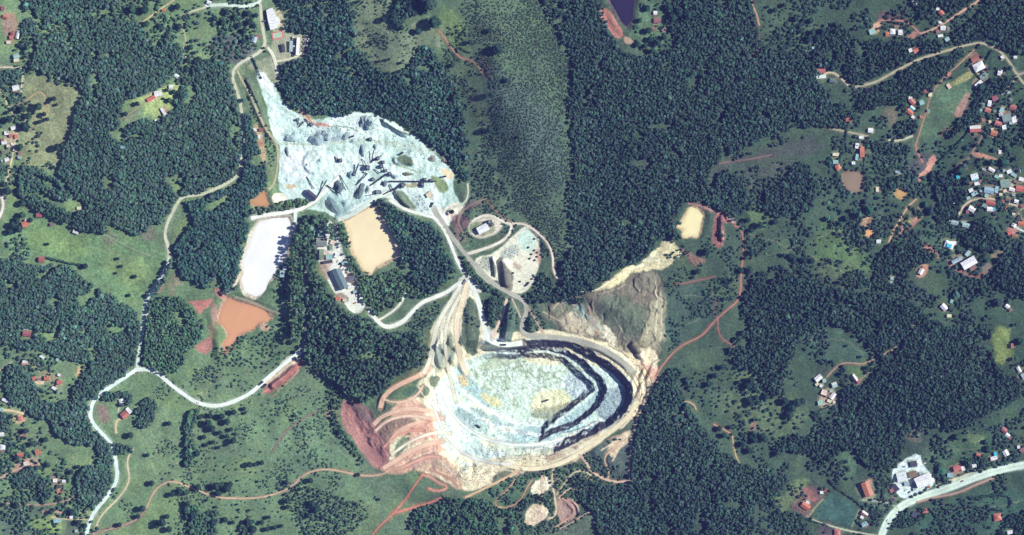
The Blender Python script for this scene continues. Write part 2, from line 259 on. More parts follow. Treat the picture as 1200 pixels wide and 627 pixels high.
# bare soils
for poly, c, f, a in [
 ([(703,10),(712,10),(720,22),(732,40),(722,48),(713,34),(702,22)], (196,124,100), .9, 1),
 ([(730,42),(740,44),(742,52),(732,52)], (190,150,116), 1.2, .9),
 ([(218,354),(235,352),(252,350),(245,358),(238,362),(236,370),(230,366),(227,358)], (196,118,96), .9, 1),
 ([(229,404),(240,399),(246,393),(250,400),(246,412),(238,416),(230,411)], (186,118,100), 1, .95),
 ([(242,382),(250,372),(256,376),(252,396),(244,398)], (150,128,100), 1.5, .6),
 ([(304,461),(318,446),(340,430),(356,422),(353,430),(345,438),(330,452),(318,460)], (176,104,88), 1.2, 1),
 ([(300,458),(312,446),(322,438),(340,426),(352,420),(350,424),(325,444)], (232,206,176), 1, .9),
 ([(60,555),(70,560),(78,575),(72,580),(60,570)], (168,124,104), 2, .7),
 ([(18,540),(40,534),(50,545),(30,552),(14,552)], (196,150,120), 2, .7),
 ([(14,484),(30,482),(32,496),(18,498)], (206,182,142), 2, .8),
 ([(16,506),(32,502),(34,512),(24,518)], (150,118,110), 2, .7),
 ([(112,476),(126,474),(130,495),(118,498)], (140,112,106), 3, .7),
 ([(25,420),(50,422),(62,436),(75,448),(68,458),(54,444),(40,432)], (176,160,128), 3, .6),
 ([(38,440),(52,443),(52,450),(42,450)], (226,204,170), 1.2, .95),
 ([(88,432),(96,428),(96,436),(88,444)], (186,160,118), 1.5, .9),
 ([(5,12),(22,18),(20,48),(10,50),(2,30)], (176,130,110), 3, .7),
 ([(5,158),(22,150),(20,172),(8,176)], (178,158,132), 3, .7),
 ([(171,118),(186,108),(190,112),(176,121)], (206,160,124), 1, .9),
 ([(52,115),(56,116),(60,124),(58,136),(54,146),(47,142),(48,130)], (186,180,130), 1.5, .8),
 ([(1018,38),(1028,24),(1033,26),(1032,36),(1022,40)], (214,160,118), 1, 1),
 ([(1030,12),(1050,14),(1068,26),(1060,32),(1040,26),(1028,22)], (110,82,80), 3, .8),
 ([(1062,42),(1072,36),(1078,38),(1072,44),(1063,46)], (176,120,100), 1.5, .9),
 ([(1118,133),(1126,118),(1134,108),(1138,112),(1134,124),(1128,136),(1120,138)], (172,130,108), 1.5, .95),
 ([(1108,148),(1120,150),(1112,160),(1098,158)], (140,108,92), 3, .6),
 ([(1093,180),(1098,182),(1096,192),(1084,206),(1077,214),(1076,208),(1084,196)], (196,134,108), 1, 1),
 ([(1138,180),(1148,178),(1165,184),(1172,188),(1158,187),(1142,184)], (204,142,106), 1, .95),
 ([(1079,311),(1088,309),(1089,318),(1079,326),(1073,324)], (190,134,100), 1.3, .95),
 ([(1110,304),(1118,310),(1130,318),(1144,326),(1150,318),(1156,320),(1146,328),(1128,322),(1112,312)], (168,104,92), 1, .9),
 ([(1150,312),(1160,305),(1163,315),(1155,322),(1151,318)], (136,126,112), 1.5, .9),
 ([(1160,298),(1172,292),(1177,296),(1170,305),(1162,303)], (134,124,100), 1.5, .9),
 ([(1178,268),(1190,264),(1194,276),(1182,278)], (178,112,96), 2, .9),
 ([(1036,275),(1072,240),(1076,234),(1072,248),(1050,275),(1045,288)], (120,110,90), 3, .4),
 ([(1054,265),(1070,257),(1080,246),(1074,242),(1082,250),(1076,262),(1062,272),(1052,276)], (190,130,104), 1.5, .8),
 ([(1056,260),(1066,254),(1070,260),(1060,268)], (140,148,104), 1.5, .8),
 ([(1078,282),(1090,288),(1102,300),(1098,304),(1082,292)], (186,118,96), 1.3, .8),
 ([(1112,547),(1126,543),(1132,552),(1120,558),(1114,553)], (178,134,108), 1.5, .9),
 ([(1033,127),(1048,124),(1052,138),(1046,150),(1036,140)], (128,114,98), 3, .6),
 ([(958,465),(975,452),(980,462),(975,478),(960,478)], (186,170,142), 3, .7),
 ([(996,448),(1008,442),(1008,452),(998,454)], (160,128,110), 2, .8),
 ([(806,235),(825,240),(845,248),(848,252),(830,248),(806,240)], (146,104,92), 1.5, .8),
 ([(836,250),(850,248),(862,262),(852,262),(846,258),(850,275),(846,290),(838,290),(834,278)], (160,96,88), 1.6, .85),
 ([(848,250),(856,252),(864,262),(856,262)], (176,150,140), 1.3, .9),
 ([(800,292),(815,300),(828,305),(822,310),(808,304)], (160,112,92), 2, .7),
 ([(878,498),(890,492),(886,505),(878,510)], (150,116,100), 2, .7),
 ([(560,72),(570,60),(575,80),(573,96),(565,92)], (106,92,86), 2, .8),
 ([(255,140),(262,142),(270,160),(262,150)], (200,150,110), 2, .7),
 ([(296,145),(304,146),(310,165),(312,195),(306,190),(302,170)], (196,166,132), 2, .75),
 ([(250,336),(262,340),(270,350),(262,352),(252,346)], (190,124,104), 1, .9),
 ([(246,352),(256,362),(254,378),(247,372)], (170,128,108), 1.2, .8), ([(306,378),(318,382),(314,390),(304,386)], (206,160,130), 1.2, .8),
 ([(262,410),(272,402),(278,398),(272,410),(264,418)], (176,136,112), 1.5, .6), ([(328,424),(345,414),(352,416),(340,426),(326,434)], (236,226,206), 1, .9),
 ([(376,488),(388,478),(398,486),(396,498)], (176,140,120), 2, .35), ([(182,340),(190,330),(194,336),(186,346)], (190,150,126), 1, .7), ([(170,362),(178,366),(176,376),(170,374)], (214,206,180), 1, .8),
 ([(140,438),(150,436),(152,442),(142,444)], (196,176,150), 1, .8), ([(98,480),(106,480),(104,496),(98,492)], (206,190,170), 1, .8),
 ([(172,255),(180,268),(184,280),(170,282),(165,270)], (120,104,100), 3, .5),
 ([(190,272),(195,265),(196,280)], (160,130,110), 2, .6),
]: paint(poly, c, f, 2, a, 2 if a >= .9 else None, .2)

# ------------------------------------------------------------------ quarry stone colours
YARD = [(299,84),(308,78),(318,95),(330,118),(345,132),(365,141),(385,139),(410,132),(440,132),(470,147),(490,163),(510,180),(518,190),(531,200),(531,215),(536,235),(546,242),(540,252),(530,258),(520,262),(510,256),(490,251),(465,241),(452,230),(440,233),(405,256),(395,256),(375,246),(355,244),(332,234),(326,215),(326,185),(322,165),(314,140),(310,112)]
paint(YARD, (208,234,222), 1, 2.6, 1, 1, .2)
PALE = [(540,335),(520,362),(505,385),(500,420),(492,450),(470,478),(456,518),(455,545),(490,550),(518,562),(540,577),(580,568),(612,552),(660,548),(690,530),(720,502),(742,482),(760,460),(771,435),(770,424),(745,405),(712,395),(665,388),(620,386),(575,392),(560,345)]
paint(PALE, (232,220,184), 1.5, 2.5, 1, 1, .22)
SLOPE = [(632,362),(655,353),(690,345),(722,325),(762,317),(779,322),(779,402),(770,425),(745,420),(715,402),(685,393),(650,385)]
paint(SLOPE, (118,114,98), 3, 4, 1, 2, .35)
paint([(655,372),(675,362),(700,368),(712,390),(690,392),(660,385)], (206,196,166), 3, 2, .8, 1)
for poly, c, f, a in [
 ([(640,368),(655,356),(680,352),(700,360),(710,385),(700,388),(680,370),(662,366)], (118,128,104), 2, .7),
 ([(668,362),(682,358),(700,374),(706,386),(695,384),(684,370)], (168,196,184), 2, .5),
 ([(702,350),(730,345),(745,360),(755,355),(760,385),(735,400),(722,382),(712,385),(706,370)], (84,108,86), 7, .6),
 ([(762,350),(778,345),(778,400),(768,412),(748,405),(758,380)], (186,182,146), 5, .6),
 ([(705,380),(715,385),(722,398),(730,420),(718,412),(708,398)], (230,224,196), 1.5, .95),
 ([(745,412),(765,408),(772,425),(755,430),(742,422)], (240,226,190), 2, .95),
 ([(748,425),(770,428),(772,446),(760,440),(745,434)], (222,158,122), 3, .8),
 ([(718,322),(745,312),(762,300),(770,288),(782,278),(792,285),(799,300),(785,312),(762,318),(742,322),(720,335),(702,343),(696,346),(700,340)], (216,206,164), 1.5, .95),
 ([(760,300),(775,290),(770,310),(745,316),(735,320)], (240,236,200), 2, .7),
]: paint(poly, c, f, 6, a, None, .35)
# reddish south-west diggings
for poly, c, f, a in [
 ([(398,478),(404,468),(414,470),(440,492),(448,508),(457,528),(456,545),(446,553),(432,542),(415,515),(402,500)], (176,118,106), 1.2, 1),
 ([(412,466),(438,480),(436,500),(424,492),(411,478)], (126,98,92), 1, 1),
 ([(436,500),(450,494),(470,486),(492,492),(470,500),(456,520),(448,512)], (140,116,100), 2, .9),
 ([(455,480),(475,468),(495,470),(500,490),(478,488),(462,492)], (222,168,132), 2, .9),
 ([(446,552),(470,538),(500,520),(520,512),(520,530),(490,548),(465,556)], (224,164,128), 2, .9),
 ([(470,505),(495,492),(520,496),(525,510),(500,516),(475,520)], (226,158,124), 2, .9),
 ([(470,545),(500,525),(530,540),(545,565),(540,578),(520,560),(490,552)], (180,148,124), 3, .8),
 ([(462,520),(480,505),(484,512),(474,530),(462,540)], (92,118,92), 1.5, .9),
 ([(500,380),(508,395),(505,425),(494,440),(478,448),(460,452),(470,440),(490,425)], (98,104,76), 3, .8),
 ([(475,455),(495,450),(505,455),(500,466),(480,466),(470,464)], (78,104,84), 1.5, .9),
 ([(500,440),(515,438),(518,452),(506,456)], (84,104,84), 1.5, .9),
]: paint(poly, c, f, 2, a, 2, .22)
# green islands and dumps between the haul roads
for poly, c, f, a in [
 ([(549,346),(556,352),(562,375),(563,392),(560,405),(556,418),(545,414),(541,398),(538,380),(542,362)], (88,106,84), 1, .97),
 ([(570,346),(586,346),(592,352),(584,372),(578,388),(572,382),(568,362)], (78,104,84), 1, .95),
 ([(598,354),(603,362),(606,375),(602,392),(594,406),(587,404),(586,388),(590,368)], (84,108,92), 1, .95),
 ([(607,352),(616,358),(616,368),(610,372),(604,362)], (96,112,92), 1, .9),
 ([(621,368),(628,376),(631,388),(622,392),(614,389),(615,378)], (74,100,80), 1, .95),
 ([(632,352),(640,356),(642,366),(632,372),(624,362)], (98,116,92), 1.5, .9),
 ([(527,380),(532,400),(534,428),(528,432),(523,415),(522,395)], (118,136,104), 1, .8),
 ([(515,400),(520,410),(520,432),(508,440),(510,420)], (120,126,90), 2, .7),
 ([(700,395),(725,400),(745,412),(735,418),(712,404)], (136,128,96), 1.5, .5),
 ([(598,544),(620,545),(622,550),(605,549)], (96,112,88), 1, .9),
 ([(612,553),(640,551),(643,556),(630,560),(616,558)], (86,100,84), 1, .9),
 ([(576,560),(592,550),(604,548),(600,554),(584,564),(574,568)], (80,98,78), 1, .9),
 ([(575,570),(600,558),(614,556),(640,560),(620,568),(606,590),(590,598),(574,592),(570,580)], (86,116,88), 1.5, .95),
 ([(655,538),(680,528),(688,536),(664,546)], (136,110,100), 2, .6),
 ([(640,545),(660,536),(700,510),(715,500),(700,505),(660,528),(640,534)], (150,120,104), 1.5, .6),
 ([(682,532),(700,520),(720,515),(738,512),(738,545),(734,560),(715,562),(700,554)], (82,96,88), 1.5, .95),
 ([(712,525),(722,512),(738,502),(740,512),(728,525),(722,534),(714,535)], (216,196,164), 2, .9),
 ([(655,552),(672,548),(690,552),(700,562),(695,580),(675,582),(660,575)], (96,116,92), 2, .95),
 ([(640,560),(655,555),(662,575),(650,595),(642,585)], (108,116,94), 2, .9),
 ([(645,600),(655,615),(680,610),(700,595),(715,600),(690,620),(660,640),(630,640),(640,615)], (98,112,92), 2, .9),
 ([(622,568),(640,557),(646,562),(644,572),(633,581),(621,577)], (238,226,196), 1, 1),
 ([(619,597),(628,590),(640,592),(643,605),(627,617),(616,614),(615,606)], (236,214,182), 1, 1),
 ([(650,582),(668,583),(680,596),(676,606),(662,614),(656,608),(652,596)], (200,162,138), 1.2, .9),
 ([(735,428),(752,424),(757,440),(748,458),(742,450)], (206,196,160), 2, .4),
]: paint(poly, c, f, 3, a, None, .3)
FLOOR = [(523,436),(545,424),(573,413),(600,417),(610,413),(660,415),(680,428),(706,452),(688,466),(655,491),(618,499),(590,492),(560,470),(540,456)]
P2 = [(522,430),(560,402),(600,408),(640,404),(666,410),(690,428),(713,452),(706,472),(688,490),(672,500),(640,512),(560,560),(470,560),(470,420)]
P3 = [(470,410),(560,398),(600,402),(622,399),(645,397),(674,402),(702,417),(728,436),(743,458),(737,480),(718,497),(690,512),(660,524),(560,590),(440,590),(440,410)]
paint([(520,440),(545,422),(573,411),(610,411),(664,411),(690,428),(735,440),(741,460),(735,480),(716,496),(690,510),(655,522),(620,532),(585,534),(560,545),(535,545),(515,520),(505,490),(508,460)], (212,238,222), 1.5, 2.5, 1, 1, .22)
paint(FLOOR, (216,240,218), 1.5, 2, 1, 1, .16)
m = sstep(fbm(GX, GY, 11, 71, 3), .5, .60) - sstep(fbm(GX, GY, 11, 71, 3), .62, .70)
sl_, d = sdf(smooth(FLOOR, True, 1), 6, 1); a = ((d < -2) * m[sl_] * .7)[..., None]
COL[sl_] = COL[sl_] * (1 - a) + lin((146,158,128)) * a
for poly, c, f, a in [
 ([(612,412),(655,415),(664,424),(640,430),(615,424)], (240,230,188), 2, .85),
 ([(560,426),(600,418),(612,424),(590,430),(560,436)], (188,200,172), 2.5, .8),
 ([(625,462),(655,455),(672,470),(650,484),(620,482)], (232,230,184), 3, .9),
 ([(660,436),(680,434),(700,450),(680,470),(664,462)], (190,206,212), 2.5, .8),
 ([(525,438),(545,432),(560,455),(585,470),(570,480),(545,468),(530,455)], (176,206,206), 2, .85),
 ([(536,440),(546,442),(550,450),(544,454),(536,448)], (236,214,158), 1.5, .8),
 ([(560,460),(580,466),(590,474),(580,478),(564,468)], (228,220,160), 1.5, .8),
 ([(530,478),(560,478),(590,488),(580,500),(560,500),(535,490)], (168,190,186), 2.5, .8),
 ([(622,480),(650,478),(690,462),(660,488),(630,494)], (148,150,122), 2, .7),
 ([(700,462),(732,448),(737,465),(728,486),(708,496),(700,484)], (150,168,174), 2, .9),
 ([(655,495),(690,470),(704,456),(708,462),(690,484),(660,504)], (168,196,196), 1.5, .9),
 ([(640,496),(700,500),(690,510),(650,522),(600,530),(600,505)], (176,210,212), 2.5, .7),
 ([(560,512),(600,520),(640,522),(660,526),(640,534),(600,536),(570,528)], (220,226,196), 2, .6),
]: paint(poly, c, f, 2.5, a, None, .2)
# terraces and wheel tracks on the south-west side of the pit, pale benches on the north-east side
for i, (pts, wd, c) in enumerate([
 ([(520,450),(535,470),(560,490),(590,505),(640,512)], 4, (232,246,238)), ([(512,465),(530,490),(555,508),(590,518),(640,524),(680,508)], 4, (226,240,228)),
 ([(508,490),(525,512),(550,530),(590,532)], 4, (210,232,226)), ([(545,424),(530,440),(545,462),(575,482),(620,500),(660,500)], 3, (236,248,240)),
 ([(514,480),(525,510),(540,530)], 4, (222,242,236)), ([(540,540),(570,540),(610,545),(640,548)], 4, (238,222,184)),
 ([(505,470),(516,500),(530,525),(545,550)], 5, (214,222,202)), ([(528,430),(534,450),(556,472),(588,490)], 3, (236,246,230)),
 ([(575,408),(600,412),(612,408),(660,410),(682,420),(700,440),(708,452)], 3.4, (228,240,226)),
 ([(620,396),(650,400),(672,408),(692,420),(706,430)], 3.4, (206,224,212)),
 ([(610,520),(640,520),(665,512),(690,500),(705,492)], 2.4, (240,244,226)),
 ([(712,404),(725,414),(742,428),(752,446),(752,466),(744,482),(728,498)], 7, (236,226,190)),
 ([(735,416),(755,432),(762,448),(754,470),(740,490)], 4, (232,208,168)),
 ([(748,440),(750,456),(745,472)], 2, (170,150,124)), ([(757,440),(758,456),(752,470)], 1.5, (150,128,108)),
 ([(735,440),(730,428),(722,420)], 1.5, (166,156,130)), ([(540,350),(528,375),(524,395)], 3, (200,196,166)),
 ([(452,520),(440,500)], 2, (110,90,86)), ([(455,515),(444,496)], 1, (160,130,110)), ([(460,512),(450,496)], 1, (110,92,84)), ([(466,508),(456,492)], 1, (110,92,84)), ([(472,504),(462,490)], 1, (112,92,84)),
]): stroke(pts, wd, c, 1, 1.5, .85)
yv = fbm(GX, GY, 17, 251, 4); sl_, d = sdf(smooth(YARD, True, 1), 4, 1)
a = (sstep(yv[sl_], .54, .68) * (d < 0) * .55)[..., None]; COL[sl_] = COL[sl_] * (1 - a) + lin((146, 172, 162)) * a
a = (sstep(1 - yv[sl_], .54, .68) * (d < 0) * .4)[..., None]; COL[sl_] = COL[sl_] * (1 - a) + lin((236, 248, 236)) * a
# yard detail: grey and bluish spills, dark strips, vegetation
for poly, c, f, a in [
 ([(332,152),(350,152),(362,158),(380,156),(384,168),(350,168),(334,166)], (180,206,202), 3, .7),
 ([(364,150),(400,150),(412,160),(400,168),(372,170)], (166,184,188), 4, .7),
 ([(405,165),(420,160),(520,175),(505,185),(470,172),(430,168)], (186,204,188), 3, .7),
 ([(335,178),(360,172),(368,190),(366,208),(340,212),(332,200)], (236,250,246), 3, .8),
 ([(300,85),(309,80),(322,105),(315,112)], (240,252,242), 1.5, .9),
 ([(346,120),(352,128),(365,137),(372,147),(366,148),(350,134)], (236,190,160), 1.5, .6),
 ([(368,143),(385,145),(390,148),(372,149)], (216,142,116), 1, .9),
 ([(463,183),(480,181),(486,192),(480,196),(466,190)], (96,112,84), 1.5, .95),
 ([(503,204),(520,210),(528,222),(518,228),(508,214)], (124,142,92), 1.5, .95),
 ([(515,196),(530,200),(531,208),(526,211),(518,204)], (238,212,172), 1, 1),
 ([(334,236),(352,232),(365,236),(372,240),(355,246),(330,250),(322,246)], (104,128,100), 2, .9),
 ([(318,228),(330,226),(338,232),(330,238),(320,238)], (244,232,206), 1, .95),
 ([(333,216),(348,216),(347,221),(334,221)], (214,190,146), 1, .9),
 ([(462,224),(470,222),(480,232),(490,246),(480,248),(468,240)], (104,118,92), 1.5, .95),
 ([(478,222),(492,226),(505,246),(495,250),(484,238)], (190,206,200), 2, .9),
 ([(472,214),(495,215),(492,220),(474,219)], (166,160,124), 1, .9),
 ([(378,228),(400,228),(412,250),(404,256),(385,246)], (166,196,190), 3, .8),
 ([(404,205),(430,215),(425,240),(408,236)], (176,198,190), 3, .7),
]: paint(poly, c, f, 1.5, a, None, .18)
for pts, wd, c in [([(385,148),(410,148),(420,154)], 1.4, (128,140,124)), ([(358,132),(365,144),(372,148)], 1.6, (150,96,88)), ([(330,168),(370,170),(430,164),(470,168)], 2.5, (186,200,180)),
 ([(326,170),(327,190),(324,215)], 1.5, (92,100,84)), ([(445,140),(462,152),(480,158)], 3, (96,104,96)), ([(460,192),(476,196),(492,203)], 2, (156,166,130)),
 ([(355,170),(362,190),(366,200),(380,205),(392,195),(392,178),(380,172),(366,178),(362,186)], 1, (176,196,182))]: stroke(pts, wd, c, .6, 1, .85)
# stone stocking ground and plant courtyard
paint([(618,263),(628,272),(634,288),(634,302),(628,322),(622,338),(606,346),(594,340),(582,326),(574,334),(562,324),(553,310),(560,300),(572,300),(584,292),(600,278)], (222,220,196), 1, 1.5, 1, 1, .15)
for poly, c, f, a in [
 ([(604,280),(618,266),(628,278),(625,296),(612,294)], (196,226,208), 2.5, .85), ([(588,292),(604,284),(610,296),(596,304),(586,300)], (172,182,172), 2, .8),
 ([(562,302),(574,298),(580,310),(570,322),(560,312)], (180,184,164), 2, .8), ([(584,302),(592,308),(602,322),(600,336),(590,338),(584,325)], (92,92,84), 2, .9),
 ([(576,300),(581,310),(582,326),(577,324)], (98,100,92), 1.2, .9), ([(602,305),(612,312),(608,318),(600,310)], (150,128,112), 2, .7), ([(590,330),(602,332),(600,342),(592,340)], (110,108,88), 1.5, .8),
 ([(630,288),(635,300),(632,312),(628,300)], (214,150,120), 1.5, .8),
]: paint(poly, c, f, 2, a, None, .25)
paint([(384,256),(393,264),(399,284),(404,300),(414,318),(424,342),(430,356),(422,368),(412,366),(404,355),(394,346),(384,330),(376,312),(371,300),(370,272),(376,268)], (222,226,212), 1, 1, 1, 1, .12)
paint([(372,308),(380,306),(388,322),(384,330),(376,322)], (150,132,110), 1, 1, .8)
paint([(390,344),(405,343),(410,352),(398,355)], (150,122,100), 1.5, 1.5, .8)
paint([(548,262),(560,258),(575,252),(590,262),(584,274),(562,281),(550,274)], (226,216,194), 1.5, 1, .95, 1)
paint([(549,264),(556,258),(562,262),(552,275)], (120,140,104), 1, 1, .9)
paint([(524,242),(535,236),(545,242),(540,255),(528,258),(518,250)], (236,228,204), 1.5, 1.5, .95, 1)
paint([(528,256),(536,250),(550,254),(548,268),(538,276),(532,266)], (122,90,94), 1.5, 1.5, .9, 2)
paint([(535,262),(542,250),(570,236),(560,232),(540,244),(530,262),(538,284),(542,284)], (140,104,100), 1, 1, .7, 2)
paint([(320,40),(335,38),(360,42),(362,62),(345,70),(326,74),(318,60)], (168,170,142), 1.5, 1, .95, 1)
paint([(308,70),(318,64),(326,80),(330,96),(322,100),(314,88),(300,80),(292,82),(290,76)], (150,156,128), 2, 2, .9)
paint([(288,88),(298,100),(308,130),(316,150),(322,166),(314,164),(300,140),(290,115),(282,92)], (96,108,92), 2, 1.5, .8)
paint([(322,8),(330,12),(336,38),(322,42),(315,20)], (176,172,140), 1.2, 1, .9)
# works compound by the highway, and the light yard round the village church field
paint([(1044,552),(1058,540),(1078,530),(1082,545),(1092,556),(1097,568),(1075,582),(1056,586),(1050,575)], (206,222,220), 1, 1, 1, None, .12)
paint([(1096,568),(1120,560),(1145,552),(1148,556),(1120,570),(1098,574)], (212,214,184), 1, 1, .9)
paint([(1011,566),(1020,560),(1026,574),(1026,584),(1012,586)], (150,160,126), 1.5, 1, .8)
paint([(1005,568),(1012,572),(1023,564),(1022,560),(1012,566)], (206,120,92), 1, 1, .8)

paint([(534,334),(540,322),(550,320),(560,330),(566,342),(552,344),(540,350),(528,350)], (232,232,212), 1.5, 2.5, .95, 1)
paint([(502,248),(512,242),(524,250),(528,262),(520,270),(510,260)], (238,238,222), 1.5, 2, .95, 1)
paint([(564,386),(574,384),(584,396),(598,400),(602,410),(578,412),(566,404)], (232,238,222), 1.2, 2, .95, 1)
isl = sdf([(549,346),(556,352),(562,375),(563,392),(560,405),(556,418),(545,414),(541,398),(538,380),(542,362)], 3, 1.5); CLS[isl[0]] = np.where(isl[1] < 0, 0, CLS[isl[0]])
# more wheel tracks, gullies and braids, plus painted ridge shade on the east rim
for pts, wd, c in [
 ([(548,332),(536,352),(522,372),(515,392),(512,410),(508,440)],2,(206,214,204)),([(552,332),(546,352),(540,372),(539,400),(546,424)],2,(240,226,196)),([(536,338),(520,360),(511,380),(506,400)],1.6,(160,172,164)),([(531,350),(518,374),(514,396)],1,(120,130,122)),
 ([(498,442),(512,470),(520,500),(536,528),(556,545)],2.4,(244,230,196)),([(490,452),(504,480),(510,508),(524,532),(540,552)],1.8,(226,208,176)),([(484,468),(498,500),(508,530),(526,552)],2,(222,184,150)),([(470,486),(490,482),(510,486)],1.6,(206,140,112)),
 ([(462,505),(478,500),(498,500),(512,504)],1.4,(214,150,120)),([(476,512),(496,508),(514,510)],1.8,(234,200,168)),([(458,540),(474,532),(492,524)],1.2,(150,92,80)),([(464,548),(486,536),(508,528)],1.4,(240,206,172)),
 ([(480,548),(500,540),(520,546),(534,558)],1.4,(206,150,124)),([(500,554),(520,552),(536,566)],1.6,(226,196,164)),([(508,535),(524,548),(540,560)],1.2,(170,190,180)),
 ([(560,548),(580,546),(600,552)],2,(240,226,190)),([(556,556),(574,552),(590,556)],1,(150,140,112)),([(552,564),(566,566),(576,562)],2.4,(226,206,176)),
 ([(700,518),(716,508),(732,494),(744,478),(752,462)],1.3,(96,84,76)),([(706,522),(724,512),(740,496),(752,478)],1.1,(110,92,80)),([(728,430),(742,444),(748,458)],1.3,(92,82,74)),([(716,414),(728,422),(740,434),(750,448),(752,462),(746,478)],1.2,(104,92,80)),  # dark brown strokes between the rim tracks paint the shaded sides of ridges
 ([(742,412),(752,424),(762,440),(764,452)],1.2,(110,90,78)),([(748,428),(758,446),(756,466),(746,484)],1,(96,80,72)),([(760,432),(766,446),(762,462)],1.4,(226,170,136)),([(712,404),(724,410),(736,420)],1.4,(90,88,76)),
 ([(690,392),(706,398),(722,406)],1.2,(104,104,84)),([(676,404),(700,412),(720,424)],1.4,(86,84,76)),([(655,508),(680,504),(700,494)],1.4,(96,108,116)),([(620,528),(650,522),(676,514),(694,504)],2,(236,240,226)),([(640,536),(668,526),(690,514)],1.6,(150,128,108)),
 ([(636,366),(652,374),(668,384),(690,390)],1.2,(186,176,146)),([(655,356),(664,372),(680,390)],.9,(176,150,130)),([(668,354),(676,370),(692,388)],1,(196,206,196)),([(692,352),(698,370),(706,386)],1.2,(186,170,146)),([(706,388),(712,396),(720,404)],2,(236,230,206)),
 ([(742,352),(752,344),(766,346)],1,(140,120,112)),([(768,330),(770,360),(768,395)],1.4,(206,200,170)),([(774,340),(776,370),(774,400)],1,(216,208,180)),([(720,372),(728,385),(732,396)],1,(160,156,130)),([(700,345),(716,342),(732,334)],1.2,(170,160,136)),
 ([(402,474),(412,492),(428,516),(444,540)],1.2,(180,118,104)),([(408,472),(424,494),(440,520),(450,540)],1,(134,80,78)),([(404,490),(416,508),(432,532)],1.4,(176,120,106)),([(436,502),(448,520),(458,534)],1.4,(122,74,72)),([(414,470),(430,484),(438,500)],1,(150,120,110)),([(400,484),(420,524),(446,550)],1,(196,140,120)),
 ([(660,590),(668,598),(664,606)],1.2,(140,96,84)),([(656,570),(668,560),(684,556),(694,562)],1.4,(196,170,136)),([(690,586),(700,596),(716,590)],1,(176,150,120)),([(636,548),(640,570),(636,590)],1,(170,150,120)),([(704,528),(716,520),(724,528),(718,540)],1.4,(226,208,176)),([(712,516),(724,510),(734,516)],1.2,(196,150,124)),
 ([(305,462),(320,452),(340,436)],1,(214,150,120)),([(310,464),(326,454),(346,436)],1,(140,80,70)),([(318,466),(334,452),(350,434)],1,(206,156,130)),
 ([(842,262),(848,272),(846,288)],1.2,(206,150,130)),([(838,256),(840,274),(838,286)],1,(120,76,74)),([(806,238),(826,243),(842,250)],1.4,(190,150,130)),
 ]: stroke(pts, wd, c, .8, 1.6, .85, None, .3)
# faint footpaths and fence lines over the pastures
for pts in [[(170,470),(210,520),(230,560)],[(160,510),(200,540),(260,560),(330,545)],[(180,556),(186,530),(176,505)],[(300,478),(340,470),(375,450)],[(330,520),(380,515),(420,545)],[(30,270),(90,285),(150,300)],[(110,320),(150,300),(190,296)],[(60,95),(80,130),(72,180)],[(30,160),(60,168),(84,160)],
            [(800,345),(830,350),(838,340)],[(790,380),(815,378),(838,360)],[(880,275),(930,290),(990,320)],[(900,300),(950,285),(1000,262)],[(850,470),(900,480),(940,492)],[(870,495),(910,470)],[(1095,590),(1150,600),(1200,585)],[(1100,620),(1150,590)],[(1080,120),(1110,130),(1135,110)],[(440,10),(452,40),(446,80)],[(520,60),(545,100),(570,150),(600,200)],
            [(560,180),(585,215),(620,260),(645,300)],[(945,400),(985,395),(1010,412)],[(960,30),(930,45),(900,30)],[(230,410),(250,440),(240,465)],[(262,402),(300,420),(280,455)],[(60,540),(90,535),(118,542)],[(1090,530),(1130,525),(1155,530)]]: stroke(pts, .9, (150,144,116), .6, 3.0, .4, None, .3)
for q in HOUSE_XY:
    r_ = random.Random(int(q[0] * 3 + q[1])); n_ = 7; k_ = q[2] * r_.uniform(.7, 1.05) + 1.2
    paint([(q[0] + k_ * r_.uniform(.6, 1.1) * math.cos(i * 6.283 / n_), q[1] + k_ * .8 * r_.uniform(.6, 1.1) * math.sin(i * 6.283 / n_)) for i in range(n_)], r_.choice([(150,132,112),(128,124,100),(176,156,130),(120,134,98),(164,124,106)]), 1.5, 2.5, r_.uniform(.35, .8), None, .35)
for lab_, nm_, poly_, c_ in PONDS_RAW:
    xs_ = [p[0] for p in poly_]; cx_, cy_ = sum(xs_) / len(xs_), sum(p[1] for p in poly_) / len(xs_)
    paint([(cx_ + (p[0] - cx_) * 1.06 + (1.4 if p[0] > cx_ else -1.4), cy_ + (p[1] - cy_) * 1.05 + (1.4 if p[1] > cy_ else -1.4)) for p in poly_], tuple(int(v * .55 + w_ * .45) for v, w_ in zip(c_, (150,124,100))), 1.2, 2.5, .85, None, .3)
# iron-rich earth is pinkish rather than orange
red = COL[..., 0] > COL[..., 1] * 1.45
g3 = COL.mean(-1, keepdims=True); COL = np.where(red[..., None], COL * .72 + g3 * .28 * np.array([1.05, .97, .95]), COL)
# fine grain
rs = np.random.RandomState(4)
COL *= (1 + .13 * rs.randn(*GX.shape))[..., None] * (1 + .05 * rs.randn(*COL.shape))
n1 = hash2((GX * 4).astype(np.int64), (GY * 4).astype(np.int64), 3)
spk = ((CLS == 1) & (fbm(GX, GY, 18, 91, 3) > .52) & (n1 > .86) & (GY > 395) & (GX > 440))
COL[spk] *= .38
spk = ((CLS == 1) & (n1 > .965)); COL[spk] *= .45
COL = np.clip(COL, .012, .86)

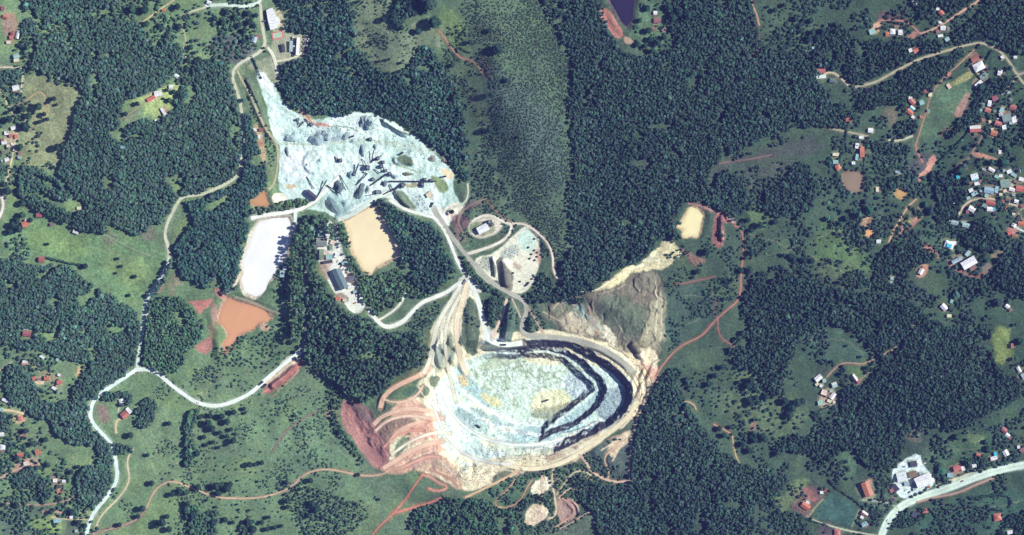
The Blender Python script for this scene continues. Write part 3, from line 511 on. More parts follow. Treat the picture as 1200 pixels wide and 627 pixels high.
# ------------------------------------------------------------------ terrain
H = 26 * (fbm(GX, GY, 170, 101, 4) - .5) + 5 * (fbm(GX, GY, 35, 131, 3) - .5) + .5 * (n_mid - .5)
H = H * (1 - 0.0 * GX)
def hills(cx, cy, ang, L, wd, h):
    global H
    a = R(ang); u = (GX - cx) * math.cos(a) + (GY - cy) * math.sin(a); v = -(GX - cx) * math.sin(a) + (GY - cy) * math.cos(a)
    H = H + h * np.exp(-(u / L) ** 2 - (v / wd) ** 2)
hills(600, 120, 68, 150, 42, 26)       # ridge under the young plantation
hills(710, 370, 60, 60, 35, 16)
hills(470, 60, 75, 80, 30, 12)
hills(110, 110, 20, 90, 50, 12)
hills(420, 400, 60, 70, 30, 10)
hills(330, 530, 10, 90, 35, 10)
hills(840, 560, 30, 90, 50, 12)
hills(1080, 450, 20, 90, 40, 14)
hills(980, 330, 0, 80, 60, 10)
hills(1110, 230, 70, 90, 30, -8)
RIDGES = np.abs(fbm(GX, GY, 16, 151, 3) - .5)
def level(poly, z=None, blend=12, mix=1.0, off=0):
    """flatten the inside of a polygon"""
    global H
    sl_, d = sdf(smooth(poly, True, 1), blend + 2, .5)
    if z is None: z = float(np.mean(H[sl_][d < 0])) + off
    a = (1 - sstep(d, 0, blend)) * mix
    H[sl_] = H[sl_] * (1 - a) + z * a
    return z
ZY = level(YARD, None, 10, .8, -3)
level([(384,256),(400,268),(430,356),(412,368),(370,300)], None, 8, .9)
level([(618,263),(636,300),(606,346),(553,310)], None, 8, .8)
level([(1044,552),(1082,530),(1097,568),(1056,586)], None, 8, .9)
level([(1110,98),(1116,106),(1146,90),(1140,78)], None, 6, .9)
ZR = level([(500,380),(560,340),(640,355),(760,400),(785,440),(755,490),(700,540),(640,560),(545,585),(470,560),(450,500),(480,440)], None, 26, .92, 4)
# open pit: vertical steps round the north and east, a long terraced ramp on the south-west
def inside(poly, warp=2.2, w0=.9):
    sl_, d = sdf(smooth(poly, True, 1), 10, warp)
    m_ = np.zeros(GX.shape); m_[sl_] = 1 - (np.clip((d + w0) / (w0 + .9), 0, 1) if w0 > 2 else sstep(d, -.9, .9)); return m_
FLOORX = [(500,436),(545,424),(573,413),(600,417),(610,413),(656,416),(674,431),(700,455),(684,468),(655,491),(640,500),(600,560),(500,560),(440,500)]
ledge = H.copy()
steps = H - 17 * inside(P3, 2.2, 8.5) - 12 * inside(P2, 1.8, 6.5) - 10 * inside(FLOORX, 1.8, 6)
FE = [(523,436),(545,424),(573,413),(600,400),(600,300),(900,300),(900,520),(735,480),(716,490),(690,506),(655,505),(618,499),(590,492),(560,470),(540,456)]
RIM = [(480,440),(500,385),(532,348),(562,352),(577,386),(600,380),(600,300),(920,300),(920,560),(700,560),(660,532),(625,536),(590,540),(558,556),(530,560),(512,540),(500,510),(496,470),(498,440)]
df = np.full(GX.shape, 200.); sl_, d = sdf(FE, 90, 1.5); df[sl_] = np.maximum(d, 0)
dr = np.zeros(GX.shape); sl_, d = sdf(RIM, 4, 2.5); dr[sl_] = np.maximum(-d, 0)
t_ = dr / (dr + df + 1e-6)
tq = t_ * 6 + .5 * (fbm(GX, GY, 30, 175, 2) - .5); tq = np.floor(tq) + sstep(tq - np.floor(tq), .55, .95); tq = np.clip(tq / 6, 0, 1)
t2 = .72 * t_ + .28 * tq
ramp = H - 39 * t2 + 3.5 * (fbm(GX, GY, 7, 171, 3) - .5) * np.minimum(1, df / 6) * (dr > 0)
ramp = np.where(dr > 0, ramp, H)
pit = np.minimum(H, np.maximum(steps, ramp))
# benches carry streaks of paler and greyer broken stone that follow the contour
ang = np.arctan2(GY - 460, GX - 600) * 60
zone = ((dr > 0) & (df > 0.5) & (CLS == 1))
st1 = fbm(t_ * 130, ang * .5, 9, 231, 3); st2 = fbm(t_ * 90 + 40, ang * .6, 12, 241, 3)
COL *= 1 + (zone * (st1 - .5) * .6)[..., None]
cr_ = (zone * sstep(st2, .52, .7) * .6)[..., None]; COL = COL * (1 - cr_) + lin((232, 228, 196)) * cr_
gy_ = (zone * sstep(1 - st2, .5, .74) * .5)[..., None]; COL = COL * (1 - gy_) + lin((136, 158, 160)) * gy_
H = pit + (pit < H - 2) * 2.0 * (fbm(GX, GY, 3.5, 181, 2) - .5)
# steep north and east pit walls: their shade is painted into the rock colour
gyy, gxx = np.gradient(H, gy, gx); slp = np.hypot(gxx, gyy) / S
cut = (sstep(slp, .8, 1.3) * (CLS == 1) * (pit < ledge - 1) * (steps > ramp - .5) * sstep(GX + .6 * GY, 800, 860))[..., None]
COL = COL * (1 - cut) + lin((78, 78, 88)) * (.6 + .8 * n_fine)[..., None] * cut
# rim ridges and gullies east and north of the pit
q = np.exp(-((GX - 752) / 14) ** 2 - ((GY - 455) / 34) ** 2); H += q * 9 * (vn(GX + .4 * GY, GY * .25, 4.2, 191) - .5)
q = inside(SLOPE, 3) ; H += q * 7 * (fbm(GX + .35 * GY + 5 * N1 * 4, GY * .3, 9, 201, 3) - .5)
q = inside([(398,478),(412,466),(456,500),(500,440),(530,520),(545,570),(456,548)], 3); H += q * 6 * (fbm(GX, GY, 9, 211, 4) - .5)
q = inside([(520,540),(545,580),(600,560),(690,600),(650,540)], 3); H += q * 4 * (fbm(GX, GY, 7, 221, 3) - .5)
sl_, d = sdf(smooth(YARD, True, 1), 8, 1); a_ = 1 - sstep(d, -6, 0); H[sl_] += a_ * (2.4 * (fbm(GX[sl_], GY[sl_], 15, 261, 3) - .5) + 2.0 * (fbm(GX[sl_], GY[sl_], 4.5, 271, 2) - .5))
# waste walls between roads (dark, facing west)
def bump(pts, wd, h):
    global H
    p = smooth(pts, False, 2); xs = [a[0] for a in p]; ys = [a[1] for a in p]; pad = wd * 2
    i0, i1 = np.searchsorted(gx, [min(xs) - pad, max(xs) + pad]); j0, j1 = np.searchsorted(gy, [min(ys) - pad, max(ys) + pad]); s_ = (slice(j0, j1), slice(i0, i1))
    d = dseg(GX[s_] + N1[s_] * 2, GY[s_] + N2[s_] * 2, p, False)
    H[s_] += h * (1 - sstep(d, wd * .2, wd))
for pts, wd, h in [([(553,352),(550,380),(553,405)], 7, 2), ([(598,360),(596,382),(594,400)], 8, 9), ([(578,352),(576,372)], 7, 7), ([(623,374),(622,386)], 7, 6), ([(690,402),(715,412),(735,428)], 4, 5),
 ([(742,404),(752,418)], 5, 8), ([(590,305),(594,332)], 6, 9), ([(578,302),(580,322)], 3, 5), ([(510,405),(516,430)], 4, 5), ([(600,546),(620,548)], 3, 4), ([(700,530),(722,545)], 10, 4), ([(670,590),(680,600)], 6, 5),
 ([(450,142),(462,150),(476,158)], 4, 7), ([(464,188),(482,190)], 6, 5), ([(465,226),(478,242)], 5, 6), ([(290,95),(304,128),(316,156)], 5, 5), ([(420,480),(440,515)], 9, 2), ([(320,452),(345,432)], 6, 6), ([(374,160),(400,156)], 7, 5), ([(346,160),(338,162)], 6, 4), ([(430,140),(436,146)], 6, 6), ([(846,256),(846,280)], 5, 6)]: bump(pts, wd, h)
sl_, d = sdf([(368 + 13 * math.cos(t * .52), 190 + 14 * math.sin(t * .52)) for t in range(12)], 6); H[sl_] += 2.5 * (1 - sstep(d, -2, 2))
# ponds
pond_data = []
for lab, nm, poly, c in PONDS:
    sl_, d = sdf(poly, 16, 1.6)
    z = float(np.percentile(H[sl_][np.abs(d) < 2], 30))
    near = z + .5 * np.clip(d, -3, 14) * 1.0
    a = 1 - sstep(d, 3, 15)
    H[sl_] = np.where(d < 3, near, H[sl_] * (1 - a) + near * a)
    pond_data.append((lab, nm, poly, c, z))
far = sstep(np.maximum(np.maximum(-24 - GX, GX - 1224), np.maximum(-24 - GY, GY - 651)), 10, 400)
H = H * (1 - far) + far * 20 * (fbm(GX, GY, 500, 301, 3) - .5)
COL[...] = COL * (1 - far[..., None]) + far[..., None] * lin((64, 92, 74)) * (.7 + .6 * fbm(GX, GY, 300, 311, 4))[..., None]
def hz(x, y):
    """terrain height at photo-pixel position(s)"""
    x = np.asarray(x, float); y = np.asarray(y, float)
    i = np.clip(np.searchsorted(gx, x) - 1, 0, NX - 2); j = np.clip(np.searchsorted(gy, y) - 1, 0, NY - 2)
    u = np.clip((x - gx[i]) / (gx[i + 1] - gx[i]), 0, 1); v = np.clip((y - gy[j]) / (gy[j + 1] - gy[j]), 0, 1)
    return (H[j, i] * (1 - u) + H[j, i + 1] * u) * (1 - v) + (H[j + 1, i] * (1 - u) + H[j + 1, i + 1] * u) * v
# ------------------------------------------------------------------ roads: flatten the ground under them, then lay ribbons
ROADS = [  # name, colour, width px, points
 ('quarry_road', (206,222,206), 3.6, [(240,7),(262,5),(285,8),(298,5),(305,3),(314,-30)]),
 ('quarry_road', (196,198,170), 3.4, [(305,4),(306,25),(309,40),(311,52),(304,61),(294,67),(282,73),(274,81),(272,92),(277,105),(281,118),(283,130),(285,150),(286,168),(283,188),(281,203),(270,213),(255,220),(240,227),(228,229),(215,230),(208,237),(203,248),(198,257),(194,268),(193,277),(197,288),(198,302)]),
 ('quarry_road', (200,214,200), 3.8, [(198,302),(195,313),(186,328),(176,342),(170,355),(168,375),(165,395),(162,412),(160,433)]),
 ('quarry_road', (214,232,222), 4.2, [(160,433),(145,443),(130,453),(117,462),(108,472),(106,485),(107,494),(118,507),(130,519),(134,530),(136,545),(138,556),(135,568),(125,583),(112,598),(105,610),(98,640)]),
 ('quarry_road', (226,236,222), 4.2, [(160,433),(175,433),(188,440),(200,451),(215,462),(228,471),(245,476),(262,475),(280,468),(295,460),(308,448),(322,436),(335,425),(352,412)]),
 ('forest_lane', (150,160,150), 1.6, [(352,412),(358,395),(359,370),(357,340),(357,312),(352,295)]),
 ('dirt_road', (206,196,160), 1.7, [(156,526),(150,535),(149,545),(152,560),(148,572),(138,585),(122,600),(114,612),(107,640)]),
 ('dirt_track', (176,136,116), 1.8, [(108,626),(130,620),(150,614),(165,606),(171,596)]),
 ('dirt_track', (202,166,130), 1.8, [(172,595),(178,580),(188,568),(203,563),(215,568),(228,573),(240,578),(255,583),(270,584),(300,584),(320,580),(340,572),(350,562),(362,553),(380,549),(400,552),(420,557),(440,558),(455,553),(472,547)]),
 ('dirt_track', (136,112,98), 1.2, [(318,532),(325,518),(333,508),(345,497),(358,489),(373,481)]),
 ('dirt_track', (204,124,98), 1.8, [(434,630),(445,616),(460,603),(473,588),(482,575),(492,560),(496,556)]),
 ('dirt_track', (206,124,98), 2.6, [(460,602),(480,596),(500,591),(516,584)]),
 ('dirt_track', (210,140,112), 2.4, [(494,556),(506,559),(514,566),(524,569),(523,573),(512,576),(502,572)]),
 ('haul_road', (228,176,142), 5.0, [(446,478),(449,465),(460,455),(478,446),(496,438),(505,430)]),
 ('haul_road', (228,182,148), 4.4, [(438,498),(446,489),(460,483),(480,478),(500,481),(515,486)]),
 ('haul_road', (232,178,144), 4.0, [(457,518),(466,505),(480,498),(500,492),(520,490)]),
 ('haul_road', (232,184,150), 4.6, [(449,549),(465,539),(480,529),(500,521),(520,516)]),
 ('haul_road', (236,240,224), 3.4, [(456,234),(475,246),(498,252),(512,256),(520,268),(528,285),(534,302),(542,318)]),
 ('haul_road', (172,172,156), 5.0, [(508,244),(516,258),(527,274),(540,291),(555,310),(570,326),(585,337),(600,345),(611,350),(617,357),(617,367),(612,377),(611,387),(616,392),(630,395),(650,395),(680,399),(706,408),(727,421),(742,436)]),
 ('haul_road', (230,234,218), 4.4, [(540,330),(525,342),(508,349),(495,354),(484,364),(474,376),(460,383),(450,383),(440,374),(432,362)]),
 ('dirt_road', (224,224,204), 2.4, [(442,376),(455,369),(466,360),(473,350),(476,341)]),
 ('haul_road', (222,220,196), 4.4, [(545,326),(532,348),(520,366),(512,382),(507,402),(503,425),(496,438)]),
 ('haul_road', (236,218,184), 5.4, [(548,330),(541,356),(534,378),(536,405),(541,428),(548,440)]),
 ('haul_road', (226,220,194), 3.4, [(540,345),(527,368),(521,390),(523,420),(528,448),(534,470)]),
 ('haul_road', (226,234,218), 5.4, [(550,328),(560,350),(565,370),(568,388),(573,399),(590,405),(612,402)]),
 ('dirt_road', (226,200,176), 2.8, [(594,350),(590,368),(582,384),(578,396)]),
 ('dirt_road', (190,182,158), 1.6, [(600,350),(606,362),(610,372)]),
 ('dirt_road', (186,160,138), 1.6, [(620,362),(628,376),(636,390)]),
 ('dirt_road', (224,218,198), 3.0, [(546,298),(560,294),(575,289),(590,282),(598,273),(600,263),(590,260),(580,254),(570,252),(560,255),(553,260)]),
 ('dirt_road', (214,200,180), 2.2, [(600,262),(612,262),(622,266),(633,275),(643,286),(648,300),(648,315),(652,326),(660,327)]),
 ('dirt_road', (200,204,180), 1.8, [(548,215),(549,228),(545,238),(532,243)]),
 ('haul_road', (234,236,222), 4.4, [(294,256),(310,252),(328,250),(345,247),(360,242),(374,231),(388,217),(402,202)]),
 ('dirt_road', (216,228,216), 3.6, [(346,248),(346,262),(343,275)]),
 ('haul_road', (206,218,204), 4.4, [(396,258),(412,252),(428,242),(442,231),(458,224)]),
 ('dirt_road', (176,176,138), 2.4, [(278,82),(282,92),(292,108),(300,126),(308,144),(316,158),(325,168),(326,190),(322,215),(315,222)]),
 ('dirt_road', (216,216,190), 3.6, [(313,55),(319,62),(323,74),(326,90)]),
 ('dirt_road', (206,206,176), 2.2, [(322,72),(335,70),(345,67),(354,62),(358,50),(361,40)]),
 ('dirt_road', (220,206,180), 3.0, [(266,342),(275,335),(282,320)]),
 ('dirt_track', (150,146,120), 1.8, [(275,348),(290,352),(305,358),(314,363),(330,368)]),
 ('dirt_track', (196,146,118), 1.6, [(876,-30),(881,4),(887,16),(890,30)]),
 ('dirt_track', (106,92,92), 1.4, [(890,30),(890,50),(885,62),(878,70)]),
 ('dirt_track', (180,146,118), 1.4, [(877,72),(868,80),(858,86),(860,92),(866,95)]),
 ('country_road', (172,164,138), 2.6, [(1002,102),(1025,97),(1038,90),(1052,82),(1075,70),(1100,62),(1125,55),(1143,50),(1156,51),(1168,57),(1178,65),(1186,77),(1192,87),(1200,98),(1230,120)]),
 ('country_road', (164,158,138), 2.2, [(1194,87),(1188,96),(1182,103),(1179,109)]),
 ('country_road', (164,158,138), 2.2, [(1194,87),(1202,85),(1230,82)]),
 ('dirt_road', (198,158,126), 2.2, [(1152,-20),(1148,1),(1135,8),(1122,17),(1108,26),(1096,33),(1085,38),(1078,39)]),
 ('dirt_track', (176,124,104), 1.8, [(1078,39),(1070,31),(1064,26),(1052,24),(1040,23),(1030,24)]),
 ('dirt_road', (196,182,150), 2.2, [(962,92),(968,85),(977,85),(986,92),(994,100)]),
 ('dirt_track', (160,136,110), 1.8, [(1142,58),(1133,67),(1122,77),(1111,87)]),
 ('dirt_track', (150,128,104), 2.0, [(1111,88),(1098,100),(1090,113),(1085,133),(1079,152),(1074,168)]),
 ('dirt_track', (184,128,104), 1.6, [(1073,168),(1075,178),(1082,191)]),
 ('country_road', (164,158,130), 2.0, [(969,150),(985,153),(1000,156),(1018,160)]),
 ('country_road', (186,184,158), 2.0, [(1041,164),(1052,165),(1062,162),(1070,159)]),
 ('dirt_track', (140,122,108), 1.8, [(1153,155),(1148,166),(1140,177),(1135,188),(1125,192),(1116,200)]),
 ('country_road', (196,180,152), 2.2, [(1124,252),(1127,245),(1134,237),(1144,233),(1160,232),(1175,236),(1190,241),(1230,250)]),
 ('dirt_road', (150,160,130), 1.4, [(1198,243),(1194,250),(1190,258)]),
 ('dirt_road', (180,154,118), 2.0, [(1041,284),(1046,272),(1053,260),(1060,248),(1067,239),(1074,233)]),
 ('country_road', (206,212,200), 2.0, [(1187,263),(1192,268),(1202,272),(1230,276)]),
 ('dirt_road', (176,120,98), 2.0, [(860,264),(868,268),(871,280),(871,300),(868,320),(868,340),(865,352),(855,361),(840,373),(830,385),(822,394),(808,400),(797,406),(785,417),(775,430),(769,440)]),
 ('dirt_track', (160,112,96), 1.3, [(841,373),(841,385),(844,395),(852,401),(862,407)]),
 ('dirt_track', (130,92,90), 1.2, [(838,370),(838,358),(841,348)]),
 ('dirt_track', (150,106,92), 1.2, [(800,292),(808,303),(816,312)]),
 ('dirt_track', (152,106,96), 1.2, [(790,334),(810,330),(830,326),(838,324)]),
 ('dirt_track', (168,138,110), 1.6, [(969,442),(976,434),(985,426),(995,425),(1012,427),(1022,422),(1035,416),(1050,407),(1062,399),(1067,390),(1069,383),(1074,377)]),
 ('dirt_track', (150,136,112), 1.2, [(1006,447),(1014,440),(1024,432)]),
 ('highway', (196,214,198), 8.6, [(1024,660),(1030,638),(1036,618),(1044,605),(1054,595),(1066,588),(1085,581),(1110,573),(1140,561),(1170,551),(1200,545),(1240,540)]),
 ('dirt_road', (178,142,120), 2.6, [(1074,589),(1095,583),(1115,580),(1130,575),(1142,569),(1165,560)]),
 ('dirt_track', (176,180,152), 1.8, [(946,606),(956,611),(972,616),(990,621),(1005,624),(1030,628)]),
 ('dirt_track', (160,172,148), 1.6, [(1010,586),(1025,587),(1040,589),(1052,595)]),
 ('dirt_track', (150,150,118), 1.2, [(948,604),(956,594),(964,585)]),
 ('dirt_track', (130,142,112), 1.2, [(998,617),(1003,606),(1006,597)]),
 ('dirt_track', (190,164,128), 1.5, [(798,470),(808,471),(814,475),(816,480)]),
 ('dirt_track', (196,150,116), 1.5, [(836,497),(848,503),(856,508)]),
 ('dirt_track', (186,168,122), 1.4, [(858,510),(860,522),(862,534),(866,542)]),
 ('dirt_track', (120,102,94), 2.0, [(842,192),(856,189),(870,188),(888,185),(905,181)]),
 ('country_road', (206,196,168), 1.6, [(-30,79),(10,79),(28,79),(27,92),(25,108)]),
 ('country_road', (206,196,160), 2.0, [(20,155),(17,170),(13,190),(9,205),(6,220),(3,232)]),
 ('country_road', (222,208,196), 3.2, [(-30,222),(0,228),(4,236),(2,250),(-6,262),(-20,280)]),
 ('dirt_track', (186,170,128), 1.3, [(30,120),(38,112),(48,107),(54,114)]),
 ('dirt_track', (196,196,150), 1.4, [(0,107),(5,112),(9,124),(17,136)]),
 ('dirt_track', (176,146,118), 1.4, [(-20,588),(15,590),(40,592),(60,591),(76,588),(88,582)]),
 ('dirt_track', (200,160,128), 2.4, [(-20,566),(0,561),(12,553),(26,548),(38,543)]),
 ('dirt_track', (206,190,150), 2.8, [(-20,478),(2,480),(18,482),(28,485)]),
 ('dirt_track', (186,176,130), 2.2, [(60,606),(78,608),(92,609),(103,608)]),
 ('dirt_track', (200,160,130), 1.8, [(50,600),(62,599),(75,601)]),
 ('country_road', (196,196,164), 2.0, [(213,18),(222,14),(232,11),(242,8)]),
 ('country_road', (176,180,136), 1.6, [(214,30),(217,42),(219,58),(217,72),(215,90)]),
 ('country_road', (196,186,140), 1.5, [(166,27),(178,18),(190,9),(204,0)]),
 ('dirt_track', (190,196,160), 1.6, [(138,483),(140,474),(144,463)]),
 ('dirt_road', (210,196,156), 2.6, [(144,489),(138,492),(135,498),(136,508)]),
 ('dirt_track', (150,146,110), 1.2, [(130,156),(136,146),(143,140),(155,132),(166,124),(174,117)]),
 ('dirt_track', (190,128,104), 1.3, [(514,35),(522,46),(530,58),(540,69),(552,71),(560,76),(565,84)]),
 ('dirt_track', (120,150,160), 1.0, [(137,77),(145,72),(153,69),(162,71),(173,73)]),
 ('dirt_track', (120,150,160), .9, [(176,69),(184,66),(190,68)]),
 ('dirt_track', (136,150,120), 1.2, [(120,273),(140,284),(158,293),(176,300)]),
 ('dirt_track', (170,170,140), 1.0, [(0,434),(8,428),(14,424)]),
 ('dirt_track', (140,130,110), 1.4, [(540,284),(548,280),(536,262),(540,248),(555,238),(572,232)]),
 ('dirt_track', (160,120,100), 1.4, [(572,236),(580,246),(590,256),(598,260)]),
 ('haul_road', (236,196,164), 2.6, [(440,505),(452,494),(468,488),(486,487),(505,491)]),
 ('haul_road', (224,150,122), 2.0, [(450,524),(462,512),(478,505),(496,503)]),
 ('haul_road', (238,222,196), 2.6, [(460,532),(476,520),(492,512),(512,506),(528,508)]),
 ('haul_road', (226,160,130), 2.2, [(452,552),(470,549),(488,540),(504,534),(516,536)]),
 ('haul_road', (236,238,224), 2.6, [(506,470),(514,494),(526,516),(546,534),(570,542),(600,544)]),
 ('haul_road', (232,240,228), 2.4, [(514,452),(524,476),(540,498),(564,514),(596,522),(630,522),(660,514)]),
 ('haul_road', (230,196,164), 2.0, [(496,452),(490,462),(478,470),(462,472),(450,468)]),
 ('dirt_track', (214,186,150), 1.6, [(655,584),(664,574),(676,570),(688,575),(692,586)]),
 ('dirt_track', (220,196,160), 1.5, [(636,552),(634,566),(636,582),(632,592)]),
 ('dirt_track', (206,170,136), 1.4, [(712,563),(714,550),(708,542),(710,532),(720,526),(726,516)]),
 ('dirt_track', (196,140,116), 1.4, [(536,572),(530,562),(520,556),(506,552)]),
 ('haul_road', (232,218,182), 4.4, [(748,470),(738,487),(722,501),(705,514),(690,524),(678,532),(662,541),(645,547),(625,550),(606,548),(590,544)]),
 ('dirt_road', (206,176,136), 2.4, [(545,583),(558,577),(575,569),(592,560),(608,551)]),
 ('dirt_track', (186,148,112), 1.6, [(609,553),(603,563),(596,573),(586,582),(580,588),(582,594),(592,596),(604,591),(612,584),(616,574),(624,562)]),
 ('dirt_road', (206,188,156), 2.4, [(648,550),(647,566),(650,582),(652,596),(650,606),(642,608)]),
 ('dirt_track', (206,156,130), 2.0, [(656,582),(666,588),(674,596),(672,604),(662,610),(652,618)]),
 ('dirt_track', (196,164,136), 1.4, [(652,621),(665,616),(680,606),(690,600),(697,600)]),
 ('dirt_road', (214,176,146), 2.6, [(678,532),(686,540),(690,548),(698,556),(712,563),(726,565),(738,563)]),
 ('dirt_road', (206,184,156), 2.0, [(738,563),(737,550),(739,530),(740,512),(746,492),(756,470)]),
 ('dirt_track', (196,184,150), 1.4, [(652,580),(662,565),(672,553),(684,551),(694,558)]),
 ('dirt_track', (190,182,150), 1.3, [(648,362),(655,354),(664,352),(674,358)]),
 ('dirt_track', (220,214,176), 1.6, [(676,347),(683,341),(690,340),(697,341),(712,332),(722,326)]),
 ('dirt_track', (196,150,128), 1.4, [(690,358),(693,372),(700,388)]),
]
for n_, c_, w_, p_ in ROADS:
    stroke(p_, w_ + 2.4, tuple(int(v * .8) for v in c_), 1.2, 2.0, .5, None, .4)
def resample(p, step):
    q = [p[0]]; 
    for a, b in zip(p[:-1], p[1:]):
        L = math.hypot(b[0] - a[0], b[1] - a[1]); k = max(1, int(L / step))
        for i in range(1, k + 1): q.append((a[0] + (b[0] - a[0]) * i / k, a[1] + (b[1] - a[1]) * i / k))
    return np.array(q)
road_geo = []
ROADS = [(n_, (tuple(int(c_[q] * .76 + sum(c_) / 3 * .24) for q in range(3)) if c_[0] > c_[1] * 1.18 else c_), w_, p_) for n_, c_, w_, p_ in ROADS]
for nm, c, wd, pts in ROADS:
    p = resample(smooth(pts, False, 2), 1.3)
    z = hz(p[:, 0], p[:, 1])
    zs = z.copy()
    k = 4 if wd < 3 else 7
    for _ in range(2):
        zp = np.pad(zs, k, mode='edge'); zs = np.convolve(zp, np.ones(2 * k + 1) / (2 * k + 1), 'valid')
    road_geo.append((nm, c, wd, p, zs))
# press the ground to the road profile (nearest centre-line sample)
for nm, c, wd, p, zs in road_geo:
    r = wd / 2 + 3.5
    i0, i1 = np.searchsorted(gx, [p[:, 0].min() - r, p[:, 0].max() + r]); j0, j1 = np.searchsorted(gy, [p[:, 1].min() - r, p[:, 1].max() + r])
    sx = gx[i0:i1]; sy = gy[j0:j1]
    if len(sx) < 2 or len(sy) < 2: continue
    best = np.full((len(sy), len(sx)), 1e9); bz = np.zeros_like(best)
    for (x, y), zz in zip(p, zs):
        a0, a1 = np.searchsorted(sx, [x - r, x + r]); b0, b1 = np.searchsorted(sy, [y - r, y + r])
        if a1 <= a0 or b1 <= b0: continue
        d = (sx[None, a0:a1] - x) ** 2 + (sy[b0:b1, None] - y) ** 2
        v = best[b0:b1, a0:a1]; m_ = d < v; v[m_] = d[m_]; bz[b0:b1, a0:a1][m_] = zz
    d = np.sqrt(best); a = np.where(best < 1e8, 1 - sstep(d, wd / 2 + .6, wd / 2 + 3.2), 0)
    H[j0:j1, i0:i1] = H[j0:j1, i0:i1] * (1 - a) + bz * a

# ------------------------------------------------------------------ materials
def material(name, rough=.9, spec=.2):
    m_ = bpy.data.materials.new(name); m_.use_nodes = True
    b = m_.node_tree.nodes['Principled BSDF']; b.inputs['Roughness'].default_value = rough
    b.inputs['Specular IOR Level'].default_value = spec
    return m_, m_.node_tree, b
def attr_mat(name, nscale, lo, hi, rough=.95, spec=.1, bump=0.0, attr='Col', dark=0.0):
    m_, t, b = material(name, rough, spec)
    at = t.nodes.new('ShaderNodeAttribute'); at.attribute_name = attr
    tc = t.nodes.new('ShaderNodeTexCoord')
    n = t.nodes.new('ShaderNodeTexNoise'); n.inputs['Scale'].default_value = nscale; n.inputs['Detail'].default_value = 5; n.inputs['Roughness'].default_value = .65
    t.links.new(tc.outputs['Object'], n.inputs['Vector'])
    mr = t.nodes.new('ShaderNodeMapRange'); mr.inputs[1].default_value = .3; mr.inputs[2].default_value = .7; mr.inputs[3].default_value = lo; mr.inputs[4].default_value = hi
    t.links.new(n.outputs[0], mr.inputs[0])
    mx = t.nodes.new('ShaderNodeVectorMath'); mx.operation = 'SCALE'
    t.links.new(at.outputs['Color'], mx.inputs[0]); t.links.new(mr.outputs[0], mx.inputs['Scale'])
    t.links.new(mx.outputs[0], b.inputs['Base Color'])
    if bump:
        bp = t.nodes.new('ShaderNodeBump'); bp.inputs['Strength'].default_value = bump; bp.inputs['Distance'].default_value = 1.0
        t.links.new(n.outputs[0], bp.inputs['Height']); t.links.new(bp.outputs[0], b.inputs['Normal'])
    return m_
_mc = {}
def flat(c, rough=.8, spec=.25, metal=0, nz=.18, sc=.6):
    key = (tuple(c), rough, metal, nz, sc)
    if key in _mc: return _mc[key]
    m_, t, b = material('paint_%d_%d_%d' % tuple(c), rough, spec)
    b.inputs['Metallic'].default_value = metal
    tc = t.nodes.new('ShaderNodeTexCoord'); n = t.nodes.new('ShaderNodeTexNoise'); n.inputs['Scale'].default_value = sc; n.inputs['Detail'].default_value = 4
    t.links.new(tc.outputs['Object'], n.inputs['Vector'])
    mr = t.nodes.new('ShaderNodeMapRange'); mr.inputs[1].default_value = .3; mr.inputs[2].default_value = .7; mr.inputs[3].default_value = 1 - nz; mr.inputs[4].default_value = 1 + nz * .6
    t.links.new(n.outputs[0], mr.inputs[0])
    mx = t.nodes.new('ShaderNodeVectorMath'); mx.operation = 'SCALE'; l = lin(c); mx.inputs[0].default_value = (min(l[0], .84), min(l[1], .84), min(l[2], .84))
    t.links.new(mr.outputs[0], mx.inputs['Scale']); t.links.new(mx.outputs[0], b.inputs['Base Color'])
    _mc[key] = m_; return m_
M_ground = attr_mat('grass_and_earth', .3, .66, 1.36, bump=.7)
M_stone = attr_mat('broken_stone', .5, .82, 1.16, bump=.35)
M_soil = attr_mat('bare_earth', .25, .78, 1.2, bump=.5)
M_road = attr_mat('gravel_road', .3, .86, 1.12)
M_crown = attr_mat('foliage', .9, .62, 1.38, rough=.85, spec=.15)
M_bark = flat((96, 84, 70), sc=2)
M_tile = {}

def mesh_np(name, V, F, mats, colr=None, smooth_=False, parent=None, matidx=None, link=True):
    me = bpy.data.meshes.new(name)
    V = np.asarray(V, np.float32); F = np.asarray(F, np.int32)
    me.vertices.add(len(V)); me.vertices.foreach_set('co', V.ravel())
    k = F.shape[1]
    me.loops.add(F.size); me.loops.foreach_set('vertex_index', F.ravel())
    me.polygons.add(len(F)); me.polygons.foreach_set('loop_start', np.arange(0, F.size, k, dtype=np.int32))
    me.polygons.foreach_set('use_smooth', np.full(len(F), smooth_))
    if matidx is not None: me.polygons.foreach_set('material_index', np.asarray(matidx, np.int32))
    for m_ in (mats if isinstance(mats, (list, tuple)) else [mats]): me.materials.append(m_)
    if colr is not None:
        at = me.color_attributes.new('Col', 'FLOAT_COLOR', 'POINT')
        c4 = np.ones((len(V), 4), np.float32); c4[:, :3] = colr; at.data.foreach_set('color', c4.ravel())
    me.update(calc_edges=True)
    o = bpy.data.objects.new(name, me)
    if link: col.objects.link(o)
    if parent: o.parent = parent
    return o
def tag(o, label=None, cat=None, group=None, kind=None):
    if label: o['label'] = label
    if cat: o['category'] = cat
    if group: o['group'] = group
    if kind: o['kind'] = kind
    return o
WX = (GX - CX) * S; WY = (CY - GY) * S
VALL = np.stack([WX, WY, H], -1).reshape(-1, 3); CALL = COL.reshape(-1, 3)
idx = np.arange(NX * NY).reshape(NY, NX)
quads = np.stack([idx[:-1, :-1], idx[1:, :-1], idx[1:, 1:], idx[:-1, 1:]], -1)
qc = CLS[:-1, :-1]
NRM = None
